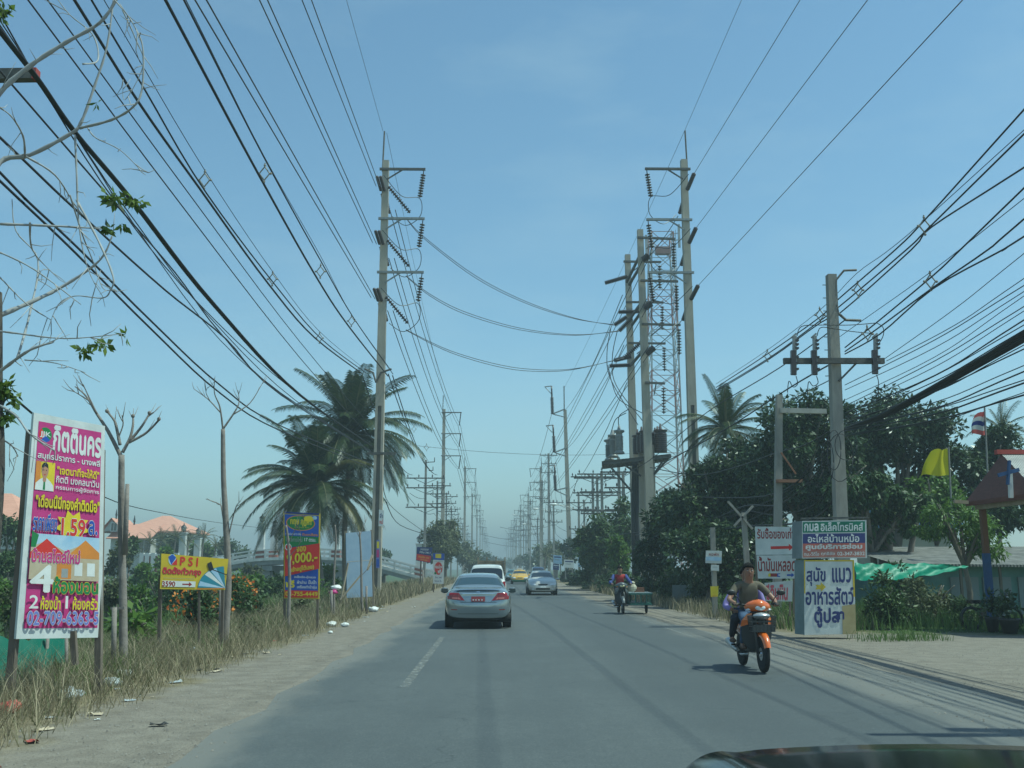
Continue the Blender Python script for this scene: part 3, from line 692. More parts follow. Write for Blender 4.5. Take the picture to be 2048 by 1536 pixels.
# cables along both distribution rows
def drows(row, hs, lab, grp, xs_):
    row = sorted(row, key=lambda o: o.location.y)
    for i in range(len(row) - 1):
        a, c_ = row[i], row[i + 1]
        if c_.location.y - a.location.y < 12: continue
        for k, dx in enumerate(xs_):
            ha = max(v[2] for v in a.children[0].bound_box); hc = max(v[2] for v in c_.children[0].bound_box)
            p = a.location + Vector((dx, -.18, ha - hs[k])); q = c_.location + Vector((dx * .9, -.18, hc - hs[k]))
            wire(sag(p, q, (q - p).length * .012, 7), .028, 'cable', lab, grp, CABLE, 4)
drows(wd, (1.6, 1.6, 1.6, 3.4, 5.2, 6.4), 'black cable strung between the utility poles of the west verge', 'cables of the west utility poles', (-1.6, .6, 1.6, -.4, .3, 0))
drows(ed, (.2, .2, .2, 3.2, 5.0, 5.6), 'black cable strung between the utility poles of the east verge', 'cables of the east utility poles', (-1.5, .5, 1.4, -.3, .3, 0))
# ---------------------------------------------------------------- the big utility pole with fuse cutouts
YN = 28.0
pn, topn = plain_pole('utility_pole', (1662, 550), (1684, 1170), YN, .36, .25, 'weathered utility pole with three fuse cutouts on its crossarm behind the tall sign box', gED, mat=CONC2)
XN = pn.location.x
A, B = at(1567, 722, YN - .22), at(1768, 722, YN - .22)
b = MB(); b.beam(A, B, .13, .16); ca = b.build('crossarm', STEELD, pn)
b = MB(); b.beam(at(1678, 762, YN - .2), at(1712, 727, YN - .2), .05, .05); b.build('brace', STEELD, pn)
for (x0, y0, x1, y1, nm) in ((1589, 672, 1589, 750, 'fuse_cutout'), (1629, 672, 1631, 750, 'fuse_cutout'), (1751, 672, 1752, 748, 'fuse_cutout')):
    b = MB(); p, q = at(x0, y0, YN - .4), at(x1, y1, YN - .4)
    b.beam(p, q, .10, .10); b.beam(p.lerp(q, .38) + Vector((-.05, -.02, 0)), q + Vector((-.04, -.02, 0)), .13, .12, 1)
    for u in (.12, .22, .32, .55, .7, .85): b.box(p.lerp(q, u) + Vector((.06, 0, 0)), (.09, .16, .05), 0, 1)
    b.beam(p + Vector((-.09, 0, -.05)), p + Vector((.05, 0, .07)), .06, .05); b.build(nm, [PORCG, PORC], pn)
b = MB(); P = [at(x, y, YN - .1) for x, y in ((1672, 592), (1672, 560), (1688, 541), (1713, 540))]; b.tube(P, .035, 6)
P = [at(x, y, YN - .1) for x, y in ((1673, 610), (1676, 626), (1692, 640), (1722, 641))]; b.tube(P, .04, 6); b.build('cable_bracket', STEELD, pn)
b = MB()
for y in range(570, 760, 26):
    p = at(1652 + (y - 570) * .03, y, YN - .15); b.beam(p, p + Vector((-.1, 0, 0)), .02, .02)
b.build('step_bolt', STEELD, pn)
for P in ([(1594, 672), (1603, 653), (1640, 650), (1700, 650), (1750, 646)], [(1634, 672), (1642, 655), (1672, 658), (1705, 663), (1748, 667)], [(1752, 645), (1766, 655), (1766, 672), (1756, 690)],
          [(1592, 752), (1595, 768), (1586, 774), (1578, 762), (1575, 785)], [(1633, 752), (1636, 766), (1626, 772), (1617, 764), (1614, 800)], [(1753, 750), (1757, 765), (1756, 800)]):
    wire([at(x, y, YN - .42) for x, y in P], .013, 'lead_wire', 'curled lead wire of the three fuse cutouts', 'fuse cutout leads', CABLE, 5, 5)

def spacer(px, py, X, s=.33, lab='', grp='cable spacers', leg=1):
    c = onx(px, py, X); t = MB(); d = s * .5
    pts = [c + Vector((0, 0, d)), c + Vector((d * .72, 0, 0)), c + Vector((0, 0, -d)), c + Vector((-d * .72, 0, 0))]
    for i in range(4): t.tube([pts[i], pts[(i + 1) % 4]], .017, 5)
    for p in pts: t.ball(p + (p - c) * .22, .034, 6, 4)
    t.tube([pts[0], pts[0] + Vector((0, 0, d * .55))], .018, 5)
    return solo(t, 'cable_spacer', ORTAN, lab, 'cable spacer', grp, base=c)
gRS = 'covered cables of the east spacer line'
for P, r in (([(2048, 219), (1853, 436), (1790, 500), (1677, 598), (1640, 634), (1535, 708), (1432, 775)], .02), ([(2048, 268), (1855, 458), (1812, 500), (1680, 612), (1642, 640), (1538, 716), (1432, 780)], .02),
             ([(2048, 335), (1862, 455), (1822, 500), (1680, 626), (1640, 646), (1536, 720), (1430, 784)], .02), ([(2048, 260), (1838, 450), (1770, 506), (1712, 548), (1640, 620), (1532, 702), (1432, 768)], .009)):
    wire(wplane(P, XN + .4 if P[0][1] < 300 else XN + .5, 8), r, 'cable', 'covered cable of the upper spacer line passing the fuse cutout pole', gRS + ', upper', CABLE, 5, 4)
for P, r in (([(2048, 376), (1920, 500), (1865, 552), (1752, 646), (1690, 695)], .02), ([(2048, 438), (1975, 500), (1866, 575), (1758, 655), (1690, 703)], .02), ([(2048, 473), (2005, 500), (1865, 578), (1760, 668), (1690, 708)], .02), ([(2048, 397), (1860, 545), (1722, 643), (1676, 676)], .009)):
    wire(wplane(P, XN + .75, 8), r, 'cable', 'covered cable of the lower spacer line ending near the fuse cutout pole', gRS + ', lower', CABLE, 5, 4)
for px, py, X, lab in ((1849, 452, XN + .4, 'diamond cable spacer high on the upper east line, nearest the road edge of the frame'), (1861, 563, XN + .75, 'large diamond cable spacer on the lower east line'),
                       (1640, 630, XN + .4, 'diamond cable spacer just beyond the top of the fuse cutout pole'), (1535, 712, XN + .4, 'diamond cable spacer over the mango trees before the mango-side pole'), (1716, 580, XN + .4, 'pale cable spacer hanging under the top bracket of the fuse cutout pole'), (1735, 668, XN + .75, 'pale cable spacer hanging under the lower bracket of the fuse cutout pole')):
    spacer(px, py, X, .34, lab)
for k, (y0, y1, xp, r) in enumerate(((507, 717, 1770, .012), (557, 722, 1773, .012), (571, 770, 1690, .014), (583, 780, 1690, .012), (592, 800, 1690, .011), (613, 812, 1690, .014), (622, 818, 1690, .012), (640, 826, 1690, .02),
                                     (650, 835, 1690, .014), (660, 838, 1690, .016), (690, 842, 1690, .014), (698, 846, 1690, .018), (731, 850, 1690, .013), (743, 854, 1690, .02), (760, 858, 1690, .014), (766, 862, 1690, .022), (785, 868, 1690, .011), (790, 872, 1690, .022))):
    my = (y0 + y1) / 2 + (14 if k > 1 else 6) + 5 * math.sin(k * 2.1); mx_ = (2048 + xp) / 2
    wire(wplane([(2048, y0), (mx_, my), (xp, y1)], XN + .035 * (k % 7) - .12, 8), r * .8, 'cable', 'black service cable in the fan of cables spreading from the fuse cutout pole', 'fan of service cables', CABLE, 4, 6)
for k, d in enumerate((-4, 0, 5, 9)):
    wire(wplane([(2048, 670 + d * 1.3), (1960, 722 + d), (1850, 785 + d * .8), (1760, 832 + d * .6), (1690, 858 + d * .4)], XN + .03 * k, 8), .034, 'bundled_cable', 'thick sagging bundle of black telephone cables on the fuse cutout pole', 'thick cable bundle', CABLE, 6, 6)
# low cable clutter between the poles in front of the trees
clut = [[(1680, 862), (1625, 940), (1560, 1003), (1500, 1040), (1430, 1058), (1300, 1062), (1200, 1075)], [(1680, 850), (1610, 890), (1555, 905), (1470, 935), (1390, 950), (1300, 935)], [(1680, 870), (1630, 950), (1560, 1008), (1490, 1012), (1420, 1040), (1330, 1055)],
        [(1678, 905), (1640, 1000), (1560, 1030), (1490, 1022), (1430, 1035), (1310, 1010)], [(1670, 880), (1560, 985), (1420, 995), (1395, 990)], [(1680, 930), (1660, 1010), (1600, 1045), (1500, 1052), (1440, 1060)], [(1656, 840), (1600, 960), (1520, 1010), (1430, 1045), (1360, 1062), (1270, 1070)],
        [(1690, 640), (1560, 735), (1432, 812), (1370, 860), (1300, 920), (1250, 948)], [(1676, 720), (1580, 775), (1440, 865), (1310, 935)], [(1660, 760), (1560, 815), (1450, 905), (1330, 960)]]
for k, P in enumerate(clut):
    Y0, Y1 = 28, 62
    wire([at(x, y, Y0 + (1690 - x) / 480 * (Y1 - Y0) * (.55 + .45 * (1690 - x) / 480)) for x, y in P], .016 + .006 * (k % 3), 'cable', 'drooping black cable in the tangle between the fuse cutout pole and the platform', 'tangle of low cables', CABLE, 4, 5)
for k, (cx_, cy_, rx, ry) in enumerate(((1668, 900, 14, 40), (1680, 915, 26, 48), (1655, 925, 12, 45), (1692, 890, 22, 30))):
    wire([at(cx_ + rx * math.cos(t), cy_ + ry * math.sin(t), YN - .35 - .06 * k) for t in (2 * math.pi * i / 18 for i in range(19))], .012, 'cable_coil', 'slack coil of black cable hung on the fuse cutout pole', 'coils of spare cable', CABLE, 4, 0)

# pale concrete pole with a broken looking crossarm, the short crossed post
p5, _ = plain_pole('utility_pole', (1558, 790), (1549, 1170), 33, .26, .20, 'pale bare concrete pole standing behind the white arrow sign', gED, mat=CONC2)
b = MB(); b.beam(at(1560, 821, 32.8), at(1652, 823, 32.8), .14, .16); b.build('crossarm', CONCB, p5)
b = MB(); b.beam(at(1562, 905, 32.8), at(1592, 948, 32.8), .05, .05); b.beam(at(1553, 962, 32.8), at(1604, 962, 32.8), .16, .10); b.build('brace', pm('rusty_bar', (0.20, 0.09, 0.05), (0.28, 0.14, 0.08), 6, .8), p5)
p6, _ = plain_pole('cable_post', (1487, 1025), (1500, 1180), 31, .17, .14, 'short leaning concrete post with a crossed brace on top beside the arrow sign', None, mat=CONC2)
for a, e in (((1456, 1003), (1505, 1058)), ((1506, 1012), (1468, 1052))):
    b = MB(); b.beam(at(a[0], a[1], 30.9), at(e[0], e[1], 30.9), .085, .06); b.build('crossed_brace', CONC2, p6)

# hidden-by-frame pole of the same row whose shadow falls across the road
t = thing('utility_pole', 'near utility pole of the fuse cutout row standing beside the sandy lot', 'pole', (9.9, 9.6, 0), 0, gED)
b = MB(); b.beam((0, 0, -.5), (0, 0, 10), .34, .34, 0, .24, .24, up=(0, 1, 0)); loc(b, 'shaft', CONC2, t)
for z in (9.0, 8.0): b = MB(); b.beam((-1.5, -.2, z), (1.5, -.2, z), .13, .16); loc(b, 'crossarm', STEELD, t)

# ---------------------------------------------------------------- west side: brackets, spacer lines and lower cables
b = MB()
for x0, y0, sgn in ((730, 738, -1), (783, 738, 1)):
    P = [at(752, 765, 54.6), at(754 + sgn * 8, 745, 54.6), at(x0 + 0, y0, 54.6)]; b.tube(P, .06, 6)
b.build('cable_bracket', STEELD, tL)
b = MB(); b.beam(at(735, 907, 54.6), at(792, 907, 54.6), .14, .14); b.build('lower_crossarm', STEELD, tL)
XA, XB = at(781, 745, 54.6).x, at(727, 742, 54.6).x
gW1, gW2 = 'covered cables of the inner west spacer line', 'covered cables of the outer west spacer line'
for P, r, X in (([(331, 0), (515, 345), (632, 553), (697, 652), (776, 752)], .034, XA - .12), ([(368, 0), (532, 322), (645, 528), (710, 640), (786, 748)], .022, XA + .12), ([(372, 0), (528, 312), (640, 510), (704, 630), (782, 740)], .010, XA)):
    wire(wplane(P, X, 5), r, 'cable', 'thick covered cable of the inner spacer line sweeping up from the palm-side pole', gW1, CABLE, 6, 5)
for P, r, X in (([(149, 0), (283, 213), (400, 378), (537, 568), (630, 676), (724, 747)], .032, XB - .1), ([(183, 0), (290, 180), (412, 385), (552, 572), (645, 680), (731, 745)], .022, XB + .1), ([(208, 0), (408, 338), (545, 543), (638, 662), (728, 737)], .010, XB)):
    wire(wplane(P, X, 5), r, 'cable', 'covered cable of the outer spacer line sweeping up from the palm-side pole', gW2, CABLE, 6, 5)
for px, py, X, lab in ((529, 347, XA, 'diamond cable spacer on the inner west line, highest in the sky'), (641, 543, XA, 'diamond cable spacer on the inner west line between two others'), (703, 642, XA, 'diamond cable spacer on the inner west line close to the palm-side pole'),
                       (409, 360, XB, 'diamond cable spacer on the outer west line, farthest from the palms'), (545, 558, XB, 'diamond cable spacer midway along the outer west line'), (639, 676, XB, 'diamond cable spacer on the outer west line above the palm crown')):
    spacer(px, py, X, .36, lab)
gN = 'spacer line past the palm-side pole'
q0 = wd[0].location
for dx, d in ((XA - .12, 0), (XA + .12, 3), (XB, 8)):
    z = 12.2; wire(sag((dx, 54.6, at(781, 748 + d, 54.6).z), (q0.x + (1.2 if dx > -6.5 else -1.4), 104, at(852, 950, 104).z), 1.3, 12), .03, 'cable', 'covered cable running on from the palm-side pole to the pole with black crossarms', gN, CABLE, 5)
for px, py in ((828, 858), (853, 895), (812, 908)):
    p = at(px, py, 80); spacer(px, py, p.x, .45, 'small diamond cable spacer beyond the palm-side pole', 'cable spacers beyond the palms')
XL = at(745, 900, 54.6).x
low = [([(56, 0), (355, 400), (600, 716), (745, 880)], .014, 'thin'), ([(95, 0), (387, 400), (600, 684), (750, 862)], .013, 'thin'),
       ([(20, 165), (215, 390), (350, 545), (440, 665), (560, 785), (742, 902)], .016, 'thin'), ([(0, 275), (150, 418), (330, 580), (452, 678), (562, 790), (742, 903)], .02, 'thin'), ([(0, 28), (75, 160), (235, 410), (400, 610), (580, 775), (746, 896)], .012, 'thin'),
       ([(0, 345), (55, 402), (160, 500), (300, 640), (440, 770), (562, 852), (742, 927)], .02, 'pair'), ([(0, 362), (40, 400), (150, 505), (300, 656), (440, 786), (562, 862), (742, 935)], .02, 'pair'), ([(140, 255), (250, 415), (420, 635), (590, 800), (744, 905)], .012, 'thin'), ([(150, 270), (255, 430), (440, 680), (600, 815), (744, 906)], .010, 'thin')]
for P, r, k in low:
    wire(wplane(P, XL, 5), r, 'cable', {'thin': 'thin black cable of the lower west bunch meeting the palm-side pole', 'pair': 'one of two parallel black cables lowest on the palm-side pole'}[k], 'lower west cables, ' + k, CABLE, 5, 5)
for k, d in enumerate((-3, 0, 3)):
    wire(wplane([(0 + d, 62), (75 + d, 158), (150 + d, 265), (265 + d, 402), (430 + d, 612), (600 + d * .6, 790), (745, 893)], XL + .03 * k, 8), .024, 'bundled_cable', 'thick black cable bundle tied to the red-tipped arm above the pink banner', 'thick west cable bundle', CABLE, 6, 6)
wire([at(0, 815, 16), at(66, 828, 17), at(204, 992, 36), at(330, 1027, 60), at(442, 1046, 90), at(560, 1060, 125)], .02, 'cable', 'low drop cable passing behind the pink banner towards the houses', 'low drop cables', CABLE, 5, 5)
for k, (a, e, ya, ye) in enumerate((((775, 884), (1285, 906), 150, 170), ((1000, 1054), (1105, 1050), 240, 240), ((960, 1068), (1110, 1078), 260, 260), ((965, 1082), (1100, 1092), 300, 300), ((1010, 1060), (1060, 1102), 300, 330))):
    wire(sag(at(a[0], a[1], ya), at(e[0], e[1], ye), 1.0, 8), .03 if k == 0 else .045, 'cross_cable', 'thin cable slung across the road between the two rows of poles' if k else 'single faint cable slung high across the road', 'cross road cables' if k else None, CABLE, 4)
for k, (a, c_, e) in enumerate((((765, 940), (780, 1010), (850, 1065)), ((770, 1000), (800, 1050), (862, 1072)), ((768, 930), (790, 960), (830, 1010)))):
    wire([at(a[0], a[1], 55), at(c_[0], c_[1], 80), at(e[0], e[1], 105)], .03, 'cable', 'slack black cable dropping behind the palm-side pole', 'slack cables behind the palm-side pole', CABLE, 4, 5)
# near west pole, just outside the frame; its red-tipped arm reaches in
Yp = 14.6; xa = at(-56, 150, Yp).x
t = thing('utility_pole', 'near concrete pole whose dark red-tipped arm reaches over the verge', 'pole', (xa, Yp, -.2))
b = MB(); b.beam((xa, Yp, -.6), (xa, Yp, 10.4), .36, .36, 0, .26, .26, up=(0, 1, 0)); b.build('shaft', CONC2, t)
a0, a1 = at(-190, 154, Yp - .25), at(76, 150, Yp - .25)
b = MB(); b.beam(a0, a1.lerp(a0, .03), .15, .17); ar = b.build('crossarm', STEELD, t)
b = MB(); b.beam(a1.lerp(a0, .03), a1, .155, .175); b.build('red_tip', pm('red_tip', (0.30, 0.05, 0.04), rough=.7), t)
BARK = pm('grey_bark', (0.13, 0.105, 0.085), (0.22, 0.185, 0.15), 5.0, 0.95, bump=0.6, stretch=(1, 1, .35))
BARKP = pm('palm_bark', (0.15, 0.125, 0.10), (0.24, 0.205, 0.17), 4.0, 0.95, bump=0.6, stretch=(.3, .3, 3))
BARKB = pm('bare_branch_bark', (0.17, 0.145, 0.13), (0.27, 0.235, 0.21), 5.0, 0.95, bump=0.4)
MANGO = leafmat('mango_leaves', [(0.018, 0.034, 0.010), (0.032, 0.058, 0.018), (0.050, 0.085, 0.026), (0.024, 0.046, 0.015), (0.10, 0.135, 0.05)], .36, .2)
BROAD = leafmat('broad_leaves', [(0.028, 0.052, 0.013), (0.045, 0.080, 0.020), (0.064, 0.108, 0.028), (0.036, 0.066, 0.018), (0.105, 0.150, 0.042)], .5, .25)
BRIGHT = leafmat('bright_leaves', [(0.06, 0.115, 0.016), (0.095, 0.17, 0.025), (0.14, 0.215, 0.035), (0.075, 0.13, 0.02)], .5, .35)
OLIVE = leafmat('olive_leaves', [(0.06, 0.075, 0.028), (0.09, 0.105, 0.04), (0.13, 0.14, 0.06), (0.075, 0.085, 0.035), (0.05, 0.07, 0.022)], .6, .25)
PALMG = leafmat('palm_leaflets', [(0.022, 0.038, 0.016), (0.035, 0.056, 0.02), (0.052, 0.078, 0.028), (0.028, 0.046, 0.018), (0.09, 0.105, 0.036)], .4, .2)
PALMY = leafmat('yellowing_leaflets', [(0.10, 0.10, 0.035), (0.14, 0.125, 0.045), (0.075, 0.085, 0.03)], .45, .25)
DRYM = leafmat('dry_grass_blades', [(0.25, 0.205, 0.125), (0.36, 0.30, 0.19), (0.46, 0.39, 0.26), (0.19, 0.16, 0.095), (0.13, 0.14, 0.06), (0.15, 0.12, 0.075)], .7, .3)
GRNM = leafmat('green_grass_blades', [(0.075, 0.125, 0.028), (0.105, 0.17, 0.038), (0.14, 0.20, 0.055), (0.085, 0.135, 0.036)], .6, .3)
ORNG = leafmat('orange_petals', [(0.55, 0.14, 0.02), (0.65, 0.24, 0.03), (0.5, 0.10, 0.03)], .6, .3)

def crown_clumps(ells, k=22, dens=430, cl=.36, seed=3):
    g = random.Random(seed); out = []
    for (c, r) in ells:
        A = math.pi * r[0] * r[2]; n = max(150, A * dens); kk = max(6, int(k * min(2, A / 20)))
        for _ in range(kk):
            while True:
                d = Vector((g.uniform(-1, 1), g.uniform(-1, 1), g.uniform(-1, 1)))
                if .25 < d.length < 1: break
            d = d.normalized() * g.uniform(.45, .92); s = g.uniform(.7, 1.3) * cl
            rm = min(r[0], r[2])
            out.append(((c[0] + d.x * r[0], c[1] + d.y * r[1], c[2] + d.z * r[2]), (rm * s * 1.15, rm * s, rm * s * .85), n / kk * .85))
        out.append((c, (r[0] * .75, r[1] * .75, r[2] * .75), n * .25))
    return out
def pell(px, py, rx, ry, Y, dep=None):
    c = at(px, py, Y); s = Y / FP; return (tuple(c), (rx * s, dep or rx * s, ry * s))
def tree(name, label, base, ells, mat, ln=.26, wd=.055, dens=430, group=None, seed=1, droop=.45, tr=.16, k=22, cat='tree', limbs=5, cl=.36):
    bx, by = base; bz = gz(bx, by); t = thing(name, label, cat, (bx, by, bz), 0, group)
    g = random.Random(seed); b = MB(); cx_ = sum(e[0][0] for e in ells) / len(ells); cy_ = sum(e[0][1] for e in ells) / len(ells); cz_ = sum(e[0][2] for e in ells) / len(ells)
    fork = Vector((bx + (cx_ - bx) * .4, by + (cy_ - by) * .4, bz + (cz_ - bz) * .55))
    b.tube(spline([(bx, by, bz - .3), (bx + .1, by, bz + (fork.z - bz) * .5), fork], 4), [tr * 1.3 - tr * .45 * i / 8 for i in range(9)], 8)
    for (c, r) in ells:
        for _ in range(limbs):
            e = Vector(c) + Vector((g.uniform(-.7, .7) * r[0], g.uniform(-.7, .7) * r[1], g.uniform(-.2, .7) * r[2]))
            md = fork.lerp(e, .5) + Vector((0, 0, r[2] * .15)); P = spline([fork, md, e], 4)
            b.tube(P, [tr * .6 * (1 - .9 * i / (len(P) - 1)) + .012 for i in range(len(P))], 5)
    b.build('trunk', BARK, t, True)
    V, Fc = leaf_cloud(crown_clumps(ells, k, dens, cl, seed), ln, wd, droop, seed)
    mesh_obj('crown', V - np.array([bx, by, bz]), Fc, mat, t)
    return t

def palm(label, base, heart, nf=26, fl=5.0, seed=1, tr=.17, group=None, leaflets=44, droop=1.0, old=4, mat=None):
    base, heart = Vector(base), Vector(heart); t = thing('coconut_palm', label, 'palm tree', base, 0, group)
    b = MB(); md = base.lerp(heart, .5) + Vector((-.25, 0, 0)); P = spline([base - Vector((0, 0, .3)), md, heart], 8)
    b.tube(P, [tr * (1.35 if i == 0 else 1.0 - .3 * i / len(P)) for i in range(len(P))], 9); b.build('trunk', BARKP, t, True)
    g = random.Random(seed); V, Fs, MI = [], [], []; rb = MB()
    for i in range(nf):
        az = i * 2.399 + g.uniform(-.3, .3); u = i / nf; el = R(86) - u * R(108) + g.uniform(-.15, .15); ln = fl * g.uniform(.82, 1.08) * (.75 if u < .1 else 1)
        d = Vector((math.cos(az) * math.cos(el), math.sin(az) * math.cos(el), math.sin(el))); p = heart.copy(); pts = [p.copy()]; n = 14
        for k in range(n):
            p = p + d * (ln / n); pts.append(p.copy()); d = (d + Vector((0, 0, -1)) * (.056 + .05 * u) * droop * (1 + k * .05)).normalized()
        rb.tube(pts, [.045 * (1 - .85 * k / n) + .006 for k in range(n + 1)], 4)
        side0 = d.cross(Vector((0, 0, 1))); yel = 1 if (i >= nf - old and g.random() < .8) or g.random() < .08 else 0
        for k in range(leaflets):
            s = .10 + .90 * k / leaflets; f = s * n; a = int(min(f, n - 1)); q = pts[a].lerp(pts[a + 1], f - a); td = (pts[a + 1] - pts[a]).normalized()
            sd = td.cross(Vector((0, 0, 1))); sd = sd.normalized() if sd.length > .05 else Vector((1, 0, 0)); un = sd.cross(td)
            l = 1.12 * (fl / 5) * math.sin(math.pi * (.12 + .80 * s)) ** .6 * g.uniform(.85, 1.1)
            for sg in (-1, 1):
                dr = (sd * sg * .85 + td * .75 + un * .12).normalized(); mid = q + dr * l * .5 + Vector((0, 0, -.10 * l)); tip = q + dr * l * .88 + Vector((0, 0, -.42 * l * droop)); w_ = td * (.033 * fl / 5)
                bi = len(V); V += [q - w_ * .6, q + w_ * .6, mid + w_, tip, mid - w_]; Fs += [(bi, bi + 1, bi + 2, bi + 4), (bi + 4, bi + 2, bi + 3)]; MI += [yel, yel]
    o = base
    mesh_obj('crown', [v - o for v in V], Fs, [mat or PALMG, PALMY], t, False, MI); rb.build('frond_stem', pm('frond_stem', (0.10, 0.10, 0.045), (0.15, 0.14, 0.06), 3, .6), t, True)
    return t
gP = 'coconut palms behind the near west pole'
def gpt(px, Y): p = at(px, 1137, Y); return Vector((p.x, Y, gz(p.x, Y)))
pa = palm('taller coconut palm half hidden by the transmission pole', gpt(694, 64), at(703, 872, 64), 56, 5.5, 5, .19, gP, 60)
pb = palm('lower spreading coconut palm with long fronds hanging over the tall price banner', gpt(658, 61), at(632, 975, 61), 52, 5.2, 9, .17, gP, 60, 1.0, 6)
b = MB()
for k in range(9): b.ball(at(703 + 9 * math.sin(k * 2.3), 895 + 6 * math.cos(k * 1.7), 63.6), (.16, .16, .19), 8, 6)
b.build('coconut', pm('coconut_husk', (0.06, 0.09, 0.025), (0.14, 0.12, 0.05), 3, .6), pa, True)
palm('coconut palm leaning among the mango trees on the east side', gpt(1404, 50), at(1452, 862, 50), 30, 3.1, 21, .14, None, 54, 1.0, 3)
palm('feathery palm top rising beyond the tiled pavilion roof', gpt(2003, 60), at(2003, 862, 60), 16, 2.4, 33, .14, None, 30, 1.0, 2)
for i, (px, py, s) in enumerate(((300, 1075, 1.0), (322, 1070, 1.1), (352, 1062, 1.2), (378, 1072, 1.0), (408, 1063, 1.3), (432, 1082, 1.0), (284, 1100, .9))):
    Y = 112 + 3 * i
    palm('small garden palm in the row between the salmon-roofed house and the footbridge', gpt(px, Y), at(px, py + 12, Y), 15, 1.75 * s, 40 + i, .12, 'small garden palms by the salmon-roofed house', 18, .9, 1)
palm('dark fan of palm fronds at the far roadside beyond the oncoming sedan', gpt(1092, 150), at(1092, 1112, 150), 14, 3.4, 60, .16, None, 18, 1.0, 1)

# ---- east side trees
gM = 'dense mango trees of the east side'
tree('mango_tree', 'broad dark mango tree behind the yellow flag', (at(1785, 1137, 46).x, 46), [pell(1800, 864, 122, 90, 46, 2.6), pell(1890, 930, 66, 66, 46, 2.2), pell(1720, 905, 62, 76, 46, 2.2), pell(1810, 985, 95, 62, 47, 2), pell(1880, 1010, 60, 50, 47, 2)], MANGO, .27, .06, 520, gM, 2, tr=.24)
tree('mango_tree', 'mango tree with round top between the pale concrete pole and the fuse cutout pole', (at(1600, 1137, 44).x, 44), [pell(1580, 870, 84, 84, 44, 2.3), pell(1645, 860, 62, 70, 44, 2), pell(1690, 930, 50, 70, 44.5, 1.8), pell(1540, 960, 90, 70, 44, 2), pell(1615, 985, 80, 80, 44.5, 2), pell(1630, 1075, 70, 60, 44.5, 1.8)], MANGO, .27, .055, 520, gM, 3, tr=.2)
tree('mango_tree', 'drooping mango tree with pale foliage beside the fuse cutout pole', (at(1745, 1137, 39).x, 39), [pell(1742, 990, 75, 62, 39, 1.6), pell(1800, 1010, 52, 54, 39, 1.4), pell(1690, 1000, 40, 70, 39, 1.3), pell(1740, 1060, 60, 50, 39.5, 1.4)], BROAD, .24, .05, 480, gM, 4, tr=.14, droop=.9)
tree('mango_tree', 'low dark mango tree around the mango-side transmission pole', (at(1440, 1137, 47).x, 46), [pell(1430, 1012, 112, 76, 46, 2.3), pell(1360, 1042, 70, 72, 46, 2.1), pell(1500, 1030, 90, 92, 46, 2), pell(1490, 930, 66, 62, 46, 1.8), pell(1430, 945, 44, 44, 46, 1.5)], MANGO, .26, .055, 520, gM, 5, tr=.2)
tree('mango_tree', 'deep shaded mango tree hanging to the ground behind the small blue sign', (at(1420, 1137, 42).x, 42.5), [pell(1390, 1112, 82, 82, 42, 1.8), pell(1480, 1118, 92, 86, 42, 1.7), pell(1555, 1092, 60, 82, 42, 1.5)], MANGO, .25, .055, 520, gM, 6, tr=.16)
tree('mango_tree', 'dark bush-like mango tree between the platform legs and the sidecar motorcycle', (at(1340, 1137, 52).x, 52), [pell(1335, 1050, 50, 76, 52, 1.8), pell(1300, 1120, 42, 66, 52, 1.5)], MANGO, .25, .055, 480, gM, 7, tr=.14)
tree('roadside_tree', 'dense dark tree beyond the equipment platform legs', (at(1225, 1137, 76).x, 76), [pell(1215, 1080, 52, 66, 76, 3), pell(1180, 1095, 32, 62, 78, 2.4), pell(1250, 1060, 34, 56, 76, 2.4)], BROAD, .34, .09, 260, None, 8, tr=.2)
tree('roadside_tree', 'bright green young tree on the east verge before the equipment platform', (at(1240, 1137, 70).x, 70), [pell(1240, 1120, 30, 46, 70, 1.2), pell(1230, 1085, 20, 24, 70, .9)], BRIGHT, .26, .08, 420, None, 9, tr=.1)
tree('roadside_tree', 'pale feathery shrub tree leaning over the east verge beside the billboards', (at(1178, 1137, 92).x, 92), [pell(1178, 1105, 26, 42, 92, 1.6), pell(1195, 1140, 36, 34, 90, 1.6)], OLIVE, .34, .07, 260, None, 10, tr=.12)
tree('feathery_tree', 'bright feathery tree in front of the grey corrugated roof', (at(1930, 1137, 33).x, 33), [pell(1925, 1050, 62, 62, 33, 1.3), pell(1975, 1075, 48, 52, 33, 1.1), pell(1872, 1035, 40, 52, 33, 1.0)], BRIGHT, .16, .03, 560, None, 11, tr=.09, droop=.7)
tree('garden_tree', 'dark green tree behind the tiled pavilion roof', (at(2010, 1137, 44).x, 46), [pell(2010, 905, 75, 62, 46, 2), pell(1965, 935, 40, 60, 46, 1.6), pell(1990, 1010, 70, 60, 44, 1.8)], MANGO, .26, .06, 480, None, 12, tr=.16)
tree('garden_tree', 'bright leafy tree under the yellow flag', (at(1860, 1137, 42).x, 42), [pell(1870, 985, 46, 52, 42, 1.3), pell(1910, 1000, 36, 40, 42, 1.1)], BRIGHT, .2, .06, 420, None, 13, tr=.1)
t = thing('leaning_trunk', 'bare dark leaning trunk before the blue-roofed house', 'tree', gpt(1810, 39))
b = MB(); b.tube(spline([at(1812, 1100, 39) - Vector((0, 0, .8)), at(1830, 1055, 39), at(1848, 1005, 39)], 5), [.13 - .005 * i for i in range(11)], 7); b.build('trunk', BARK, t, True)
b = MB(); b.tube(spline([at(1772, 1135, 40), at(1776, 1060, 40), at(1800, 1020, 40), at(1812, 985, 40)], 5), [.30 - .012 * i for i in range(16)], 8); b.build('limb', BARK, t, True)

